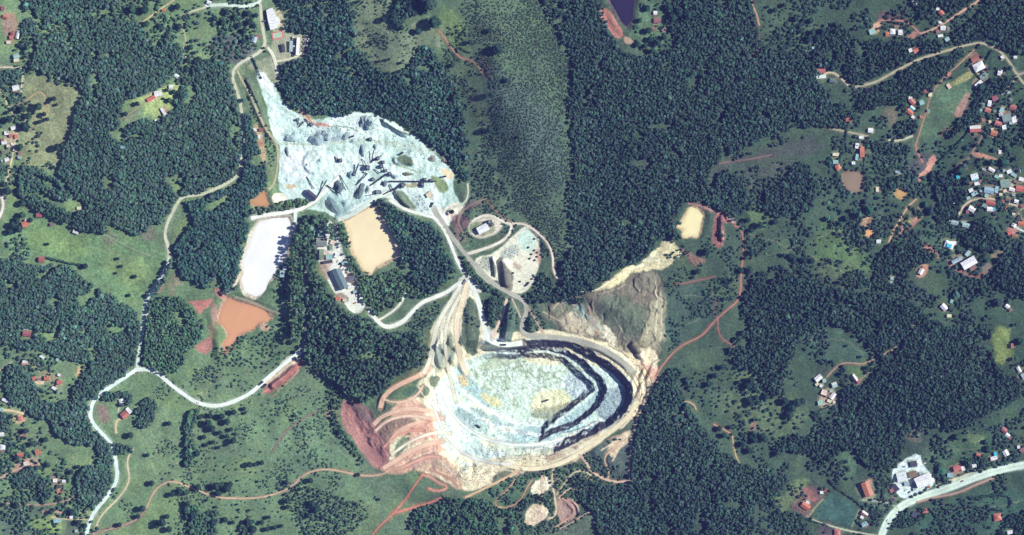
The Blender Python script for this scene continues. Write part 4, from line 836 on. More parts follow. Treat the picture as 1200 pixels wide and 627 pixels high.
for k, nm, mt, lab, cat in [(0, 'ground', M_ground, 'green pasture and forest floor covering the whole valley', 'ground'),
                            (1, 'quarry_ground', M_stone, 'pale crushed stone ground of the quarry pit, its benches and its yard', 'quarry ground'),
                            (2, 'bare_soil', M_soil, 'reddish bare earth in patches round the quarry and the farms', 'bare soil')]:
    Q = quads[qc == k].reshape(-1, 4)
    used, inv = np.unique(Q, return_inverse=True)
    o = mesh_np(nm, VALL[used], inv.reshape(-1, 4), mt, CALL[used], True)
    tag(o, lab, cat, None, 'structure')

# roads as draped ribbons
rr = random.Random(5)
def road_mesh(nm, c, wd, p, zs, k):
    n = len(p); t = np.gradient(p, axis=0); t /= (np.linalg.norm(t, axis=1)[:, None] + 1e-9)
    nr = np.stack([-t[:, 1], t[:, 0]], 1)
    m_ = max(3, int(wd / .9) + 2)
    us = np.linspace(-.5, .5, m_)
    jit = 1 + .22 * (np.convolve(np.random.RandomState(k).rand(n + 4), np.ones(5) / 5, 'valid') - .5) * 2
    if nm == 'highway': jit[:] = 1
    P = p[:, None, :] + nr[:, None, :] * us[None, :, None] * wd * jit[:, None, None]
    zz = hz(P[..., 0], P[..., 1]) + .14 + .012 * (k % 12)
    V = np.stack([(P[..., 0] - CX) * S, (CY - P[..., 1]) * S, zz], -1).reshape(-1, 3)
    ii = np.arange(n * m_).reshape(n, m_)
    F = np.stack([ii[:-1, :-1], ii[:-1, 1:], ii[1:, 1:], ii[1:, :-1]], -1).reshape(-1, 4)
    cc = lin(c)[None, None, :] * (1 + .16 * (np.random.RandomState(k + 99).rand(n, m_, 1) - .5) + .25 * (vn(P[..., 0], P[..., 1], 9, 77)[..., None] - .5))
    if wd > 3: cc = cc * (1 - .10 * np.cos(us * 2 * np.pi * 2)[None, :, None])
    return mesh_np(nm, V, F, M_road, np.clip(cc, .01, .84).reshape(-1, 3), True)
for k, (nm, c, wd, p, zs) in enumerate(road_geo):
    o = road_mesh(nm, c, wd, p, zs, k); o['kind'] = 'structure'
    o['category'] = nm.replace('_', ' ')
# highway markings: a broken centre line, laid 5 cm above the road
hw = [g for g in road_geo if g[0] == 'highway'][0]
V = []; F = []
ph = resample([tuple(q) for q in hw[3]], .6); acc = 0
for i in range(0, len(ph) - 8, 8):
    a, b = ph[i], ph[i + 4]; t = (b - a) / np.linalg.norm(b - a); nn = np.array([-t[1], t[0]]) * .10
    for q in (a - nn, b - nn, b + nn, a + nn): V.append(((q[0] - CX) * S, (CY - q[1]) * S, float(hz(*q)) + .36))
    F.append([len(V) - 4, len(V) - 3, len(V) - 2, len(V) - 1])
tag(mesh_np('road_marking', V, F, flat((232, 232, 224))), 'broken white centre line painted on the highway', 'road marking', None, 'structure')

# water
for k, (lab, nm, poly, c, z) in enumerate(pond_data):
    sl_, d = sdf(poly, 8, 1.6)
    j0, i0 = sl_[0].start, sl_[1].start
    m_ = d < 1.6; mm = m_[:-1, :-1] & m_[1:, :-1] & m_[1:, 1:] & m_[:-1, 1:]
    ids = idx[sl_]; Q = np.stack([ids[:-1, :-1], ids[1:, :-1], ids[1:, 1:], ids[:-1, 1:]], -1)[mm]
    used, inv = np.unique(Q, return_inverse=True)
    V = VALL[used].copy(); V[:, 2] = z + .02
    cx_ = CALL[used] * 0 + np.minimum(lin(c), .84); cx_ *= (1 + .22 * (n_big.reshape(-1)[used] - .5) + .10 * (fbm(GX * 2.2 + GY, GY * .8 - GX * .3, 14, 281, 3).reshape(-1)[used] - .5))[:, None]
    dd = np.zeros(GX.shape); dd[sl_] = d; cx_ *= (1 - .16 * sstep(dd.reshape(-1)[used] + 1.5 * (n_mid.reshape(-1)[used] - .5), -4, 1))[:, None]
    M_w = attr_mat('silty_water_%d' % k, .03, .96, 1.03, rough=.35 if k != 5 else .08, spec=.3)
    o = mesh_np('pond_water', V, inv.reshape(-1, 4), M_w, np.minimum(cx_, .86), True)
    tag(o, lab + ' water surface', 'pond', None, 'structure')

# ------------------------------------------------------------------ air
hb = bpy.data.meshes.new('haze'); bmh = bmesh.new(); bmesh.ops.create_cube(bmh, size=1); bmh.to_mesh(hb); bmh.free()
hz_o = bpy.data.objects.new('haze', hb); col.objects.link(hz_o)
zlo = float(H.min()) - 1.0; ztop = CAM_H + 10
ext = max(gx[-1] - CX, CX - gx[0], gy[-1] - CY, CY - gy[0]) * S + 200
hz_o.scale = (2 * ext, 2 * ext, ztop - zlo); hz_o.location = (0, 0, (ztop + zlo) / 2)
hm = bpy.data.materials.new('haze_air'); hm.use_nodes = True; t = hm.node_tree; t.nodes.clear()
pv = t.nodes.new('ShaderNodeVolumePrincipled'); pv.inputs['Color'].default_value = (.24, .25, 1, 1); pv.inputs['Density'].default_value = HAZE; pv.inputs['Anisotropy'].default_value = 0
mo = t.nodes.new('ShaderNodeOutputMaterial'); t.links.new(pv.outputs[0], mo.inputs['Volume'])
hb.materials.append(hm); tag(hz_o, 'thin blue haze of air between the camera and the ground', 'haze', None, 'stuff')
# ------------------------------------------------------------------ woods (uncountable canopies): one object per wood
def icomesh(sub):
    bm = bmesh.new(); bmesh.ops.create_icosphere(bm, subdivisions=sub, radius=1)
    V = np.array([v.co[:] for v in bm.verts]); F = np.array([[v.index for v in f.verts] for f in bm.faces]); bm.free(); return V, F
ICO1 = icomesh(1); ICO2 = icomesh(2); ICO3 = icomesh(3)
def crown_templates(n, seed, ico=ICO2):
    out = []
    for k in range(n):
        r_ = np.random.RandomState(seed + k); V, F = ico; V = V.copy()
        a = V[:, 0] * 2.3 + r_.rand() * 9; b = V[:, 1] * 2.3 + r_.rand() * 9; c = V[:, 2] * 2.3 + r_.rand() * 9
        s = 1 + .22 * np.sin(a * 1.9) * np.cos(b * 2.1) + .18 * np.sin(c * 2.7 + a) + .16 * (r_.rand(len(V)) - .5) * 2
        V = V * s[:, None]; V[:, 2] = np.where(V[:, 2] < 0, V[:, 2] * .75, V[:, 2])
        out.append((V, F, s))
    return out
# drop the lower cap of the canopy templates: never seen and saves faces
def open_bottom(T):
    o = []
    for V, F, s in T:
        z = V[F][:, :, 2].mean(1); F2 = F[z > -.55]; u, inv = np.unique(F2, return_inverse=True); o.append((V[u], inv.reshape(-1, 3), s[u]))
    return o
T_BIG = open_bottom(crown_templates(8, 10, ICO2)); T_SM = open_bottom(crown_templates(8, 40, ICO1))

road_pts = np.concatenate([g[3] for g in road_geo]); road_w = np.concatenate([np.full(len(g[3]), g[2]) for g in road_geo])
def scatter(poly, sp, seed, warp=4.0, clear=True, jit=.48, rnd=True):
    r_ = np.random.RandomState(seed)
    p = smooth(poly, True, 1) if rnd else poly
    xs = [q[0] for q in p]; ys = [q[1] for q in p]
    X, Y = np.meshgrid(np.arange(max(min(xs), -22) - 3, min(max(xs), 1222) + 3, sp), np.arange(max(min(ys), -20) - 3, min(max(ys), 647) + 3, sp * .9))
    X = X + (np.arange(X.shape[0]) % 2)[:, None] * sp * .5
    X = (X + r_.uniform(-jit, jit, X.shape) * sp).ravel(); Y = (Y + r_.uniform(-jit, jit, Y.shape) * sp).ravel()
    wx = (fbm(X, Y, 11, 401, 2) - .5) * 2 * warp; wy = (fbm(X, Y, 11, 402, 2) - .5) * 2 * warp
    m_ = inpoly(X + wx, Y + wy, p)
    X, Y = X[m_], Y[m_]
    if clear and len(X):
        cx0, cx1, cy0, cy1 = X.min() - 8, X.max() + 8, Y.min() - 8, Y.max() + 8
        s_ = (road_pts[:, 0] > cx0) & (road_pts[:, 0] < cx1) & (road_pts[:, 1] > cy0) & (road_pts[:, 1] < cy1)
        rp, rw = road_pts[s_], road_w[s_]
        if len(rp):
            ok = np.ones(len(X), bool)
            for a in range(0, len(X), 2000):
                d = np.sqrt((X[a:a + 2000, None] - rp[None, :, 0]) ** 2 + (Y[a:a + 2000, None] - rp[None, :, 1]) ** 2) - rw[None] / 2
                ok[a:a + 2000] = d.min(1) > .35
            X, Y = X[ok], Y[ok]
    return X, Y
def canopy(X, Y, rpx, hgt, c, seed, T=T_BIG, tall=1.15, cvar=.32, trunks=True, hvar=.22):
    """arrays of vertices, triangles and colours of a stand of trees"""
    r_ = np.random.RandomState(seed); n = len(X)
    if n == 0: return None
    rad = rpx * S * (.62 + .8 * r_.rand(n) ** 1.6); hh = hgt * r_.uniform(1 - hvar, 1 + hvar, n); g = hz(X, Y)
    if rpx > 1.5 and n > 150: em = r_.rand(n) > .95; rad[em] *= 1.55; hh[em] += 1.6
    big = fbm(X, Y, 30, 501 + 0, 3)
    cl = lin(c); kt = r_.randint(0, len(T), n); Vs = []; Fs = []; Cs = []; off = 0
    base = cl[None, :] * (1 + cvar * 2 * (r_.rand(n) - .5))[:, None] * (.75 + .5 * big)[:, None] * (1 + .10 * r_.randn(n, 3))
    lt = r_.rand(n) > .965; base[lt] *= np.array([1.8, 1.7, 1.8])
    for k in range(len(T)):
        s_ = kt == k; m_ = s_.sum()
        if not m_: continue
        V0, F0, sh = T[k]; a = r_.rand(m_) * 6.28; ca, sa = np.cos(a), np.sin(a); ra = rad[s_]
        V = np.empty((m_, len(V0), 3))
        V[..., 0] = (V0[None, :, 0] * ca[:, None] - V0[None, :, 1] * sa[:, None]) * ra[:, None] + ((X[s_] - CX) * S)[:, None]
        V[..., 1] = (V0[None, :, 0] * sa[:, None] + V0[None, :, 1] * ca[:, None]) * ra[:, None] + ((CY - Y[s_]) * S)[:, None]
        V[..., 2] = V0[None, :, 2] * (ra * tall)[:, None] + (g[s_] + hh[s_] - ra * tall)[:, None]
        Cc = base[s_][:, None, :] * (1 + .5 * (r_.rand(m_, len(V0), 1) - .5))
        F = F0[None] + (np.arange(m_) * len(V0))[:, None, None] + off
        Vs.append(V.reshape(-1, 3)); Fs.append(F.reshape(-1, 3)); Cs.append(Cc.reshape(-1, 3)); off += m_ * len(V0)
    if trunks:
        tx = (X - CX) * S; ty = (CY - Y) * S; V = np.empty((n, 6, 3))
        for i in range(3):
            a = i * 2.094
            for j, (rr_, zz) in enumerate([(.3, g - .4), (.15, g + hh * .75)]):
                V[:, i + 3 * j, 0] = tx + rr_ * math.cos(a); V[:, i + 3 * j, 1] = ty + rr_ * math.sin(a); V[:, i + 3 * j, 2] = zz
        F0 = np.array([[0, 1, 4], [0, 4, 3], [1, 2, 5], [1, 5, 4], [2, 0, 3], [2, 3, 5]])
        Vs.append(V.reshape(-1, 3)); Fs.append((F0[None] + (np.arange(n) * 6)[:, None, None] + off).reshape(-1, 3)); Cs.append(np.tile(lin((88, 76, 62)), (n * 6, 1)))
    return np.concatenate(Vs), np.concatenate(Fs), np.clip(np.concatenate(Cs), .004, .6)
GREEN_W = (74, 102, 86); GREEN_M = (66, 98, 86); GREEN_E = (66, 90, 78); EUCA = (60, 92, 74); SCRUB_C = (80, 98, 82)
WOODS = [ # name, label, category, polygon, spacing px, radius px, height m, colour
 ('woodland','broad dense wood filling the upper left corner down to the winding pale road','wood',[(31,-40),(143,-40),(144,0),(150,15),(164,28),(172,50),(182,55),(190,48),(194,38),(207,40),(214,60),(213,82),(217,92),(225,80),(240,72),(262,72),(271,84),(274,100),(282,122),(284,150),(284,178),(280,202),(268,211),(250,219),(235,226),(213,229),(206,236),(201,248),(194,258),(190,262),(180,262),(168,272),(158,276),(148,270),(135,262),(118,262),(104,258),(100,240),(90,232),(82,222),(78,212),(68,206),(72,195),(75,176),(84,150),(88,128),(95,120),(97,106),(90,95),(70,88),(50,86),(36,76),(26,55),(28,30)],3.7,2.15,7.5,GREEN_W,[[(148,118),(172,110),(186,104),(200,92),(206,86),(216,92),(212,104),(206,120),(208,128),(194,134),(182,145),(172,136),(166,142),(146,148),(140,140)]]),
 ('plantation','even dark plantation block above the pasture on the left','plantation',[(30,232),(42,226),(56,236),(86,248),(84,260),(78,263),(60,254),(34,242)],2.6,1.6,10,(68,97,80),[]),
 ('plantation','second even plantation block right of the first one on the left','plantation',[(90,248),(100,246),(112,256),(128,268),(126,276),(112,272),(92,270),(84,262)],2.6,1.6,10,(68,97,80),[]),
 ('woodland','belt of mixed wood left of the plantation blocks','wood',[(24,196),(34,192),(56,202),(80,222),(88,236),(66,232),(44,222),(28,232),(18,226),(22,210)],3.8,2.2,7.5,GREEN_W,[[(36,204),(66,212),(72,222),(52,220)]]),
 ('woodland','dense wood on the left between the pasture and the pale road junction','wood',[(-24,305),(0,303),(30,306),(44,312),(60,309),(84,312),(100,326),(120,340),(146,354),(163,368),(165,398),(160,424),(150,434),(130,448),(117,460),(104,470),(92,466),(82,460),(96,444),(102,428),(88,424),(58,412),(28,406),(-24,404)],3.5,2.0,7.5,GREEN_W,[[(24,384),(40,384),(42,398),(24,398)],[(52,390),(62,390),(60,398),(50,396)]]),
 ('woodland','wood round the cream earth clearing in the lower left','wood',[(8,426),(24,424),(32,436),(40,448),(56,458),(66,466),(90,462),(104,472),(112,500),(135,520),(154,522),(158,530),(140,530),(132,548),(134,562),(126,578),(114,592),(95,592),(88,572),(92,548),(112,542),(118,530),(100,522),(84,520),(68,510),(60,492),(42,490),(28,478),(8,470),(6,450)],3.5,2.05,7.5,GREEN_W,[[(86,520),(112,520),(116,544),(92,546)]]),
 ('woodland','wood between the pale junction road and the orange pond','wood',[(172,354),(184,350),(197,345),(212,349),(222,356),(226,364),(236,374),(240,380),(236,396),(228,404),(222,414),(214,428),(204,438),(192,440),(178,433),(166,427),(169,400),(171,375)],3.3,1.9,8,(80,113,86),[]),
 ('tree_belt','narrow row of tall trees along the right side of the pale road','tree belt',[(174,346),(183,330),(195,316),(199,300),(203,304),(197,322),(188,340),(176,352)],3.4,2.0,12,GREEN_M,[]),
 ('woodland','wood between the winding pale road and the pale tailings pond','wood',[(214,236),(240,232),(262,223),(281,214),(287,196),(287,170),(285,150),(281,130),(284,112),(291,128),(297,150),(302,180),(310,190),(314,206),(313,222),(300,228),(290,240),(293,252),(294,262),(290,278),(282,300),(280,322),(278,338),(266,346),(246,338),(226,332),(210,322),(202,314),(204,294),(218,274),(226,256),(222,246)],3.5,2.05,8.5,GREEN_M,[[(256,232),(268,226),(274,228),(262,241),(252,238)]]),
 ('woodland','shrubby wood between the pale tailings pond and the crusher yard','wood',[(292,242),(312,244),(330,236),(350,232),(368,236),(374,232),(360,242),(340,246),(316,250),(296,252)],3.0,1.7,4.5,(88,113,84),[]),
 ('woodland','large dark wood above the crusher yard right of the white warehouse','wood',[(326,-40),(412,-40),(418,20),(414,40),(428,66),(446,86),(458,90),(470,82),(482,78),(490,52),(505,55),(515,70),(530,95),(541,120),(546,150),(552,178),(551,200),(548,216),(541,205),(530,192),(520,180),(500,165),(488,156),(470,142),(440,130),(420,129),(396,137),(370,133),(350,128),(338,118),(331,105),(328,90),(330,76),(346,70),(360,63),(366,40),(350,38),(332,40),(334,20),(324,8)],3.6,2.1,8.5,GREEN_M,[]),
 ('woodland','small dark wood at the top edge beside the round trees','wood',[(455,20),(462,8),(470,-20),(502,-20),(500,8),(492,18),(478,16),(475,26),(462,28)],3.8,2.2,8,GREEN_M,[]),
 ('woodland','dark wood wedge between the cream pond and the haul road','wood',[(438,236),(450,233),(462,243),(482,252),(500,258),(513,268),(522,288),(532,312),(536,322),(524,334),(508,344),(492,338),(476,326),(470,300),(464,280),(455,262),(446,248)],3.6,2.15,8.5,GREEN_M,[]),
 ('woodland','shrubby wood below the cream pond above the curving haul road','wood',[(428,318),(440,326),(455,316),(470,316),(480,332),(495,340),(510,346),(492,350),(478,344),(466,354),(452,366),(438,370),(432,352),(422,332)],3.2,1.8,5.5,(84,113,84),[]),
 ('tree_belt','tall straight tree belt left of the forest lane','tree belt',[(343,272),(352,276),(354,300),(356,330),(357,370),(354,396),(348,404),(340,398),(344,370),(343,330),(341,300)],3.0,1.8,19,(78,107,82),[]),
 ('tree_belt','curved double belt of tall trees round the plant offices','tree belt',[(352,262),(362,252),(376,250),(388,258),(394,268),(392,282),(384,278),(380,266),(370,262),(368,276),(371,300),(370,316),(358,318),(352,300),(350,280)],3.2,1.9,15,(74,103,80),[]),
 ('tree_belt','tree belt between the plant offices and the cream pond','tree belt',[(396,261),(404,263),(410,278),(411,292),(404,290),(398,276)],3.2,1.9,9,(72,101,80),[]),
 ('tree_belt','row of trees down the slope right of the plant courtyard','tree belt',[(406,292),(414,300),(424,318),(434,336),(436,356),(428,356),(418,334),(408,312)],3.4,1.9,7,(84,111,80),[]),
 ('woodland','tall dark wood between the forest lane and the plant warehouse','wood',[(360,318),(372,318),(380,332),(392,350),(404,362),(414,368),(430,372),(442,380),(456,388),(478,388),(500,394),(510,404),(498,428),(480,432),(464,446),(452,458),(440,466),(426,474),(406,462),(386,446),(370,430),(356,416),(361,396),(361,360)],3.6,2.2,16,(70,99,78),[]),
 ('woodland','wood on the bottom edge below the quarry','wood',[(478,660),(482,604),(496,592),(516,588),(530,580),(552,584),(566,584),(580,590),(594,600),(606,606),(600,630),(596,660)],3.7,2.1,8,(72,105,82),[]),
 ('woodland','great dark wood at the bottom right of the quarry','wood',[(766,452),(776,440),(790,428),(802,440),(812,452),(800,468),(812,484),(822,498),(838,516),(856,524),(862,542),(880,548),(900,552),(918,560),(914,578),(900,588),(886,590),(882,612),(886,660),(706,660),(700,620),(694,600),(688,585),(700,572),(720,570),(740,569),(741,545),(742,520),(746,496),(758,474)],3.5,2.05,8,(68,97,82),[[(816,600),(826,598),(828,620),(816,622)]]),
 ('woodland','vast dark wood right of the ridge in the upper centre','wood',[(622,-40),(702,-40),(704,14),(718,42),(732,62),(750,66),(766,66),(780,60),(797,48),(786,36),(780,28),(786,14),(790,-40),(872,-40),(884,8),(889,30),(891,50),(906,58),(926,58),(944,66),(958,84),(966,102),(984,112),(998,130),(1010,148),(985,150),(958,148),(930,146),(905,158),(880,168),(858,180),(842,188),(832,204),(834,224),(848,236),(858,244),(868,256),(860,262),(848,248),(828,238),(808,234),(798,240),(790,256),(784,270),(776,280),(764,294),(744,308),(720,318),(700,334),(682,346),(658,346),(650,340),(664,330),(656,318),(666,296),(670,275),(665,250),(666,225),(673,200),(669,160),(666,130),(671,100),(673,75),(666,55),(655,38),(642,18)],3.5,2.1,8,(66,95,82),[]),
 ('woodland','dark wood left of the pale pasture between two dull tracks','wood',[(840,206),(850,200),(864,206),(872,222),(886,238),(880,246),(864,256),(846,244),(834,232)],3.5,2.05,8,(66,95,82),[]),
 ('woodland','dark wood right of the purple track and above the yellow pasture','wood',[(892,240),(900,222),(916,214),(926,200),(932,186),(946,194),(958,208),(956,238),(944,254),(926,254),(906,254)],3.6,2.1,8,(64,93,80),[]),
 ('woodland','long dark wood right of the pink track in the lower right centre','wood',[(882,330),(894,318),(910,310),(926,316),(938,330),(960,332),(976,336),(1000,340),(1022,345),(1050,346),(1066,352),(1090,368),(1110,384),(1140,384),(1162,384),(1162,404),(1166,428),(1182,442),(1197,452),(1192,470),(1170,482),(1150,492),(1122,504),(1092,502),(1084,500),(1060,506),(1062,524),(1050,538),(1036,548),(1020,550),(1008,540),(1004,528),(986,530),(970,545),(952,534),(930,526),(906,536),(908,522),(926,510),(950,512),(966,504),(984,494),(988,470),(986,456),(1004,452),(1020,446),(1036,424),(1016,402),(990,385),(965,380),(944,392),(926,424),(918,448),(912,468),(892,452),(882,436),(862,428),(852,412),(866,396),(874,378),(868,356),(870,346)],3.5,2.05,8,(64,93,80),[]),
 ('woodland','wood in the top right corner above the country road','wood',[(964,28),(984,26),(998,40),(1012,48),(1034,46),(1050,50),(1074,46),(1100,48),(1112,40),(1130,30),(1150,18),(1170,-40),(1230,-40),(1230,60),(1194,66),(1178,58),(1160,48),(1144,46),(1120,52),(1096,60),(1070,68),(1046,78),(1024,92),(1000,98),(988,86),(970,78),(958,84),(952,60)],3.6,2.1,7.5,(64,93,80),[[(1098,48),(1114,38),(1118,48),(1106,52)],[(1060,54),(1078,54),(1078,64),(1062,64)]]),
 ('woodland','wood at the top edge above the lane with scattered roofs','wood',[(1062,-40),(1150,-40),(1142,4),(1124,12),(1112,16),(1106,8),(1098,6),(1094,18),(1080,22),(1072,8),(1064,4)],3.6,2.1,7.5,(64,93,80),[]),
 ('woodland','wood between the country road and the playing field','wood',[(1012,108),(1028,100),(1058,84),(1090,70),(1118,62),(1134,60),(1118,76),(1104,88),(1096,100),(1088,112),(1086,100),(1062,112),(1064,124),(1060,138),(1054,124),(1034,122),(1020,130),(1006,132),(1004,118)],3.6,2.1,7.5,(64,93,80),[]),
 ('woodland','small round wood left of the playing field by the curved path','wood',[(1052,146),(1062,138),(1074,142),(1076,154),(1066,160),(1052,158),(1046,152)],3.8,2.2,7.5,(62,91,80),[]),
 ('woodland','wood strip below the curved path left of the red earth bank','wood',[(1022,164),(1040,168),(1058,170),(1066,172),(1060,182),(1040,180),(1018,172)],3.8,2.1,7,(64,93,80),[]),
 ('woodland','dark wood between the village and the tan pond','wood',[(1086,206),(1102,196),(1116,210),(1128,216),(1136,228),(1130,240),(1122,254),(1140,258),(1152,256),(1166,264),(1174,280),(1170,292),(1156,298),(1146,290),(1136,290),(1122,276),(1110,272),(1100,262),(1094,248),(1100,232),(1092,220)],3.6,2.1,7.5,(62,91,80),[[(1104,256),(1140,258),(1140,270),(1106,268)]]),
 ('woodland','dark wood behind the large white hall at the right edge','wood',[(1168,302),(1180,294),(1200,290),(1230,286),(1230,352),(1204,352),(1190,342),(1176,338),(1160,328),(1164,316)],3.6,2.1,7.5,(62,91,80),[]),
 ('woodland','wood below the ochre ponds left of the white hall','wood',[(1026,308),(1036,290),(1050,284),(1076,286),(1096,304),(1086,308),(1070,312),(1062,324),(1068,336),(1060,344),(1040,342),(1022,336),(1024,320)],3.6,2.1,7.5,(64,93,80),[[(1038,322),(1052,320),(1052,332),(1040,332)]]),
 ('woodland','corner wood at the bottom right round a bright small roof','wood',[(1176,612),(1186,604),(1204,598),(1230,596),(1230,660),(1170,660),(1172,628)],3.6,2.1,7.5,(62,93,80),[[(1179,618),(1190,618),(1190,629),(1179,629)]]),
 ('woodland','clump of wood inside the bend of the highway','wood',[(1040,614),(1050,602),(1062,596),(1078,592),(1090,600),(1080,612),(1064,618),(1048,622)],3.6,2.0,6,(64,93,78),[[(1066,594),(1076,594),(1076,606),(1066,606)]]),
 ('woodland','dark wood beside the village football ground path','wood',[(1140,112),(1150,106),(1160,100),(1166,108),(1154,118),(1146,132),(1154,140),(1146,146),(1132,150),(1120,160),(1112,164),(1120,146),(1136,130),(1140,122)],3.7,2.1,7,(62,91,78),[]),
 ('woodland','line of dark wood between the church field and the lower village','wood',[(1164,90),(1170,94),(1186,98),(1192,104),(1176,110),(1164,104)],3.6,2.0,7,(62,91,78),[]),
 ('woodland','dark wood along the village road at the right edge','wood',[(1190,130),(1200,118),(1230,112),(1230,180),(1206,176),(1196,160),(1196,148)],3.9,2.1,7,(64,95,80),[]),
 ('woodland','wood inside the field corner at the upper left edge','wood',[(-24,84),(0,82),(24,83),(22,98),(10,100),(-24,98)],3.6,2.0,6.5,GREEN_W,[]),
 ('woodland','wood at the left edge beside the pale lane','wood',[(-24,190),(0,190),(7,196),(4,212),(-24,214)],3.6,2.0,7,GREEN_W,[]),
 ('woodland','wood at the left edge below the cluster of houses','wood',[(-24,476),(-4,484),(14,486),(16,500),(10,508),(-24,506)],3.6,2.0,6.5,GREEN_W,[]),
 ('woodland','wood in the lower left between the two farm tracks','wood',[(16,556),(28,550),(44,548),(46,560),(34,568),(18,566)],3.7,2.1,7,GREEN_W,[]),
 ('woodland','small wood left of the two white huts in the lower left','wood',[(48,560),(56,558),(60,572),(58,586),(48,588),(46,574)],3.7,2.1,7,GREEN_W,[]),
 ('woodland','wood by the terracotta farmhouse right of the pale road','wood',[(158,480),(168,468),(182,466),(184,480),(182,494),(170,500),(158,498),(160,490)],3.6,2.1,7.5,GREEN_W,[]),
 ('woodland','wood round the small white hut left of the farmhouse','wood',[(112,462),(128,456),(140,460),(152,456),(158,466),(150,474),(142,476),(136,470),(120,468)],3.6,2.0,7,GREEN_W,[[(138,466),(146,466),(146,474),(138,474)]]),
 ('tree_belt','ragged upright tree belt in the pasture below the white road','tree belt',[(223,480),(232,476),(234,486),(228,494),(230,506),(226,514),(230,528),(226,544),(216,546),(218,530),(214,516),(216,502)],4.0,2.4,8,(70,99,78),[]),
 ('woodland','open wood at the bottom edge right of the pink track','wood',[(218,590),(234,596),(238,606),(250,598),(258,600),(252,616),(258,626),(250,640),(218,640),(222,620),(216,604)],4.3,2.3,7.5,(72,101,80),[]),
 ('woodland','open wood at the bottom edge below the pink track bend','wood',[(286,612),(298,608),(300,620),(296,632),(286,636),(280,624)],4.2,2.3,7,(72,101,80),[]),
 ('woodland','scrubby wood below the pink track left of the quarry','wood',[(330,560),(350,566),(372,575),(400,580),(420,590),(430,604),(420,620),(390,630),(360,640),(350,610),(336,590),(326,574)],4.6,1.7,4.5,(80,107,84),[]),
 ('woodland','wooded fringe left of the red digging','wood',[(388,446),(402,452),(406,462),(398,476),(398,492),(404,506),(418,522),(430,540),(424,548),(412,532),(398,510),(388,492),(384,470)],4.0,1.9,5.5,(78,107,82),[]),
 ('woodland','wood on the slope above the small bare quarry tracks','wood',[(668,560),(680,558),(700,566),(716,574),(712,590),(700,604),(690,596),(682,586),(676,576)],3.6,2.0,8,(68,97,80),[]),
 ('woodland','wooded patch between the two cream clearings below the quarry','wood',[(606,596),(616,582),(626,582),(640,578),(646,586),(640,590),(626,588),(616,596),(612,606)],3.6,1.9,6,(74,103,80),[]),
 ('woodland','trees on the green island between the two northern haul roads','wood',[(571,347),(585,347),(590,354),(582,372),(577,384),(572,374)],3.6,1.7,4.5,(74,103,82),[]),
 ('woodland','hedge wood along the grey haul road above the fork','wood',[(540,302),(546,300),(556,316),(570,332),(582,340),(590,348),(582,346),(566,338),(552,324)],3.0,1.7,6,(68,97,78),[]),
 ('woodland','wood right of the grey road fork above the bare slope','wood',[(612,348),(626,340),(640,336),(650,344),(668,350),(690,348),(684,354),(660,352),(640,354),(624,354)],3.4,1.9,7,(68,97,80),[]),
 ('woodland','trees between the stone stocking ground and the outer loop road','wood',[(630,318),(640,322),(648,332),(650,342),(640,338),(628,336)],3.4,1.9,7,(68,97,80),[]),
 ('woodland','wood at the foot of the red gully east of the pale pond','wood',[(783,262),(792,258),(798,262),(792,268),(800,276),(796,284),(786,280)],3.6,2.1,7.5,(66,95,80),[]),
 ('woodland','dark wood below the bright yellow pasture lower right','wood',[(1000,310),(1022,330),(1020,340),(1000,336),(976,330),(990,324)],3.6,2.0,7,(66,95,80),[]),
 ('woodland','wood on the bottom edge right of the great dark wood','wood',[(900,600),(926,598),(944,606),(948,620),(938,624),(920,614),(906,616)],3.6,1.9,6,(72,103,80),[]),
 ('woodland','wood clump with red roof in the lower right meadow','wood',[(1160,596),(1166,592),(1176,594),(1180,602),(1176,610),(1176,600),(1166,598)],3.4,1.8,5.5,(64,95,80),[]),
 ('woodland','wood between the highway and the houses at the right edge','wood',[(1130,540),(1140,536),(1152,536),(1156,544),(1148,552),(1134,552)],3.6,2.0,6,(64,95,80),[[(1138,542),(1147,542),(1147,550),(1138,550)]]),
]
def not_in(X, Y, holes):  # keep clear of holes
    m_ = np.ones(len(X), bool)
    for h in holes: m_ &= ~inpoly(X, Y, h)
    return X[m_], Y[m_]
M_dark = None
n_tree = 0
for k, (nm, lab, cat, poly, sp, rp, hh, c, holes) in enumerate(WOODS):
    wx0 = sp < 3.2
    f_ = .74 if sp >= 3.3 and nm == 'woodland' else .92
    sp *= f_; rp *= f_ * (1.18 if np.mean([q[0] for q in poly]) < 330 else 1.02)
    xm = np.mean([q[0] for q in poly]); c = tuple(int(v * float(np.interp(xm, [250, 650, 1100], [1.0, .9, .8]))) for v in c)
    X, Y = scatter(poly, sp, 700 + k, 1.2 if nm != 'woodland' else 3.0, True, .62)
    X, Y = not_in(X, Y, holes)
    if f_ < .9 and len(X) > 600:       # thin irregular glades
        g_ = fbm(X, Y, 16, 601, 3) < .69; X, Y = X[g_], Y[g_]
    n_tree += len(X)
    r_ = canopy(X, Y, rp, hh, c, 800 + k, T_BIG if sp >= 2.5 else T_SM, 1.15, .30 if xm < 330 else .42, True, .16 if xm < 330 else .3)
    if r_ is None: continue
    o = mesh_np(nm, r_[0], r_[1], M_crown, r_[2], False); tag(o, lab, cat, None, 'stuff')
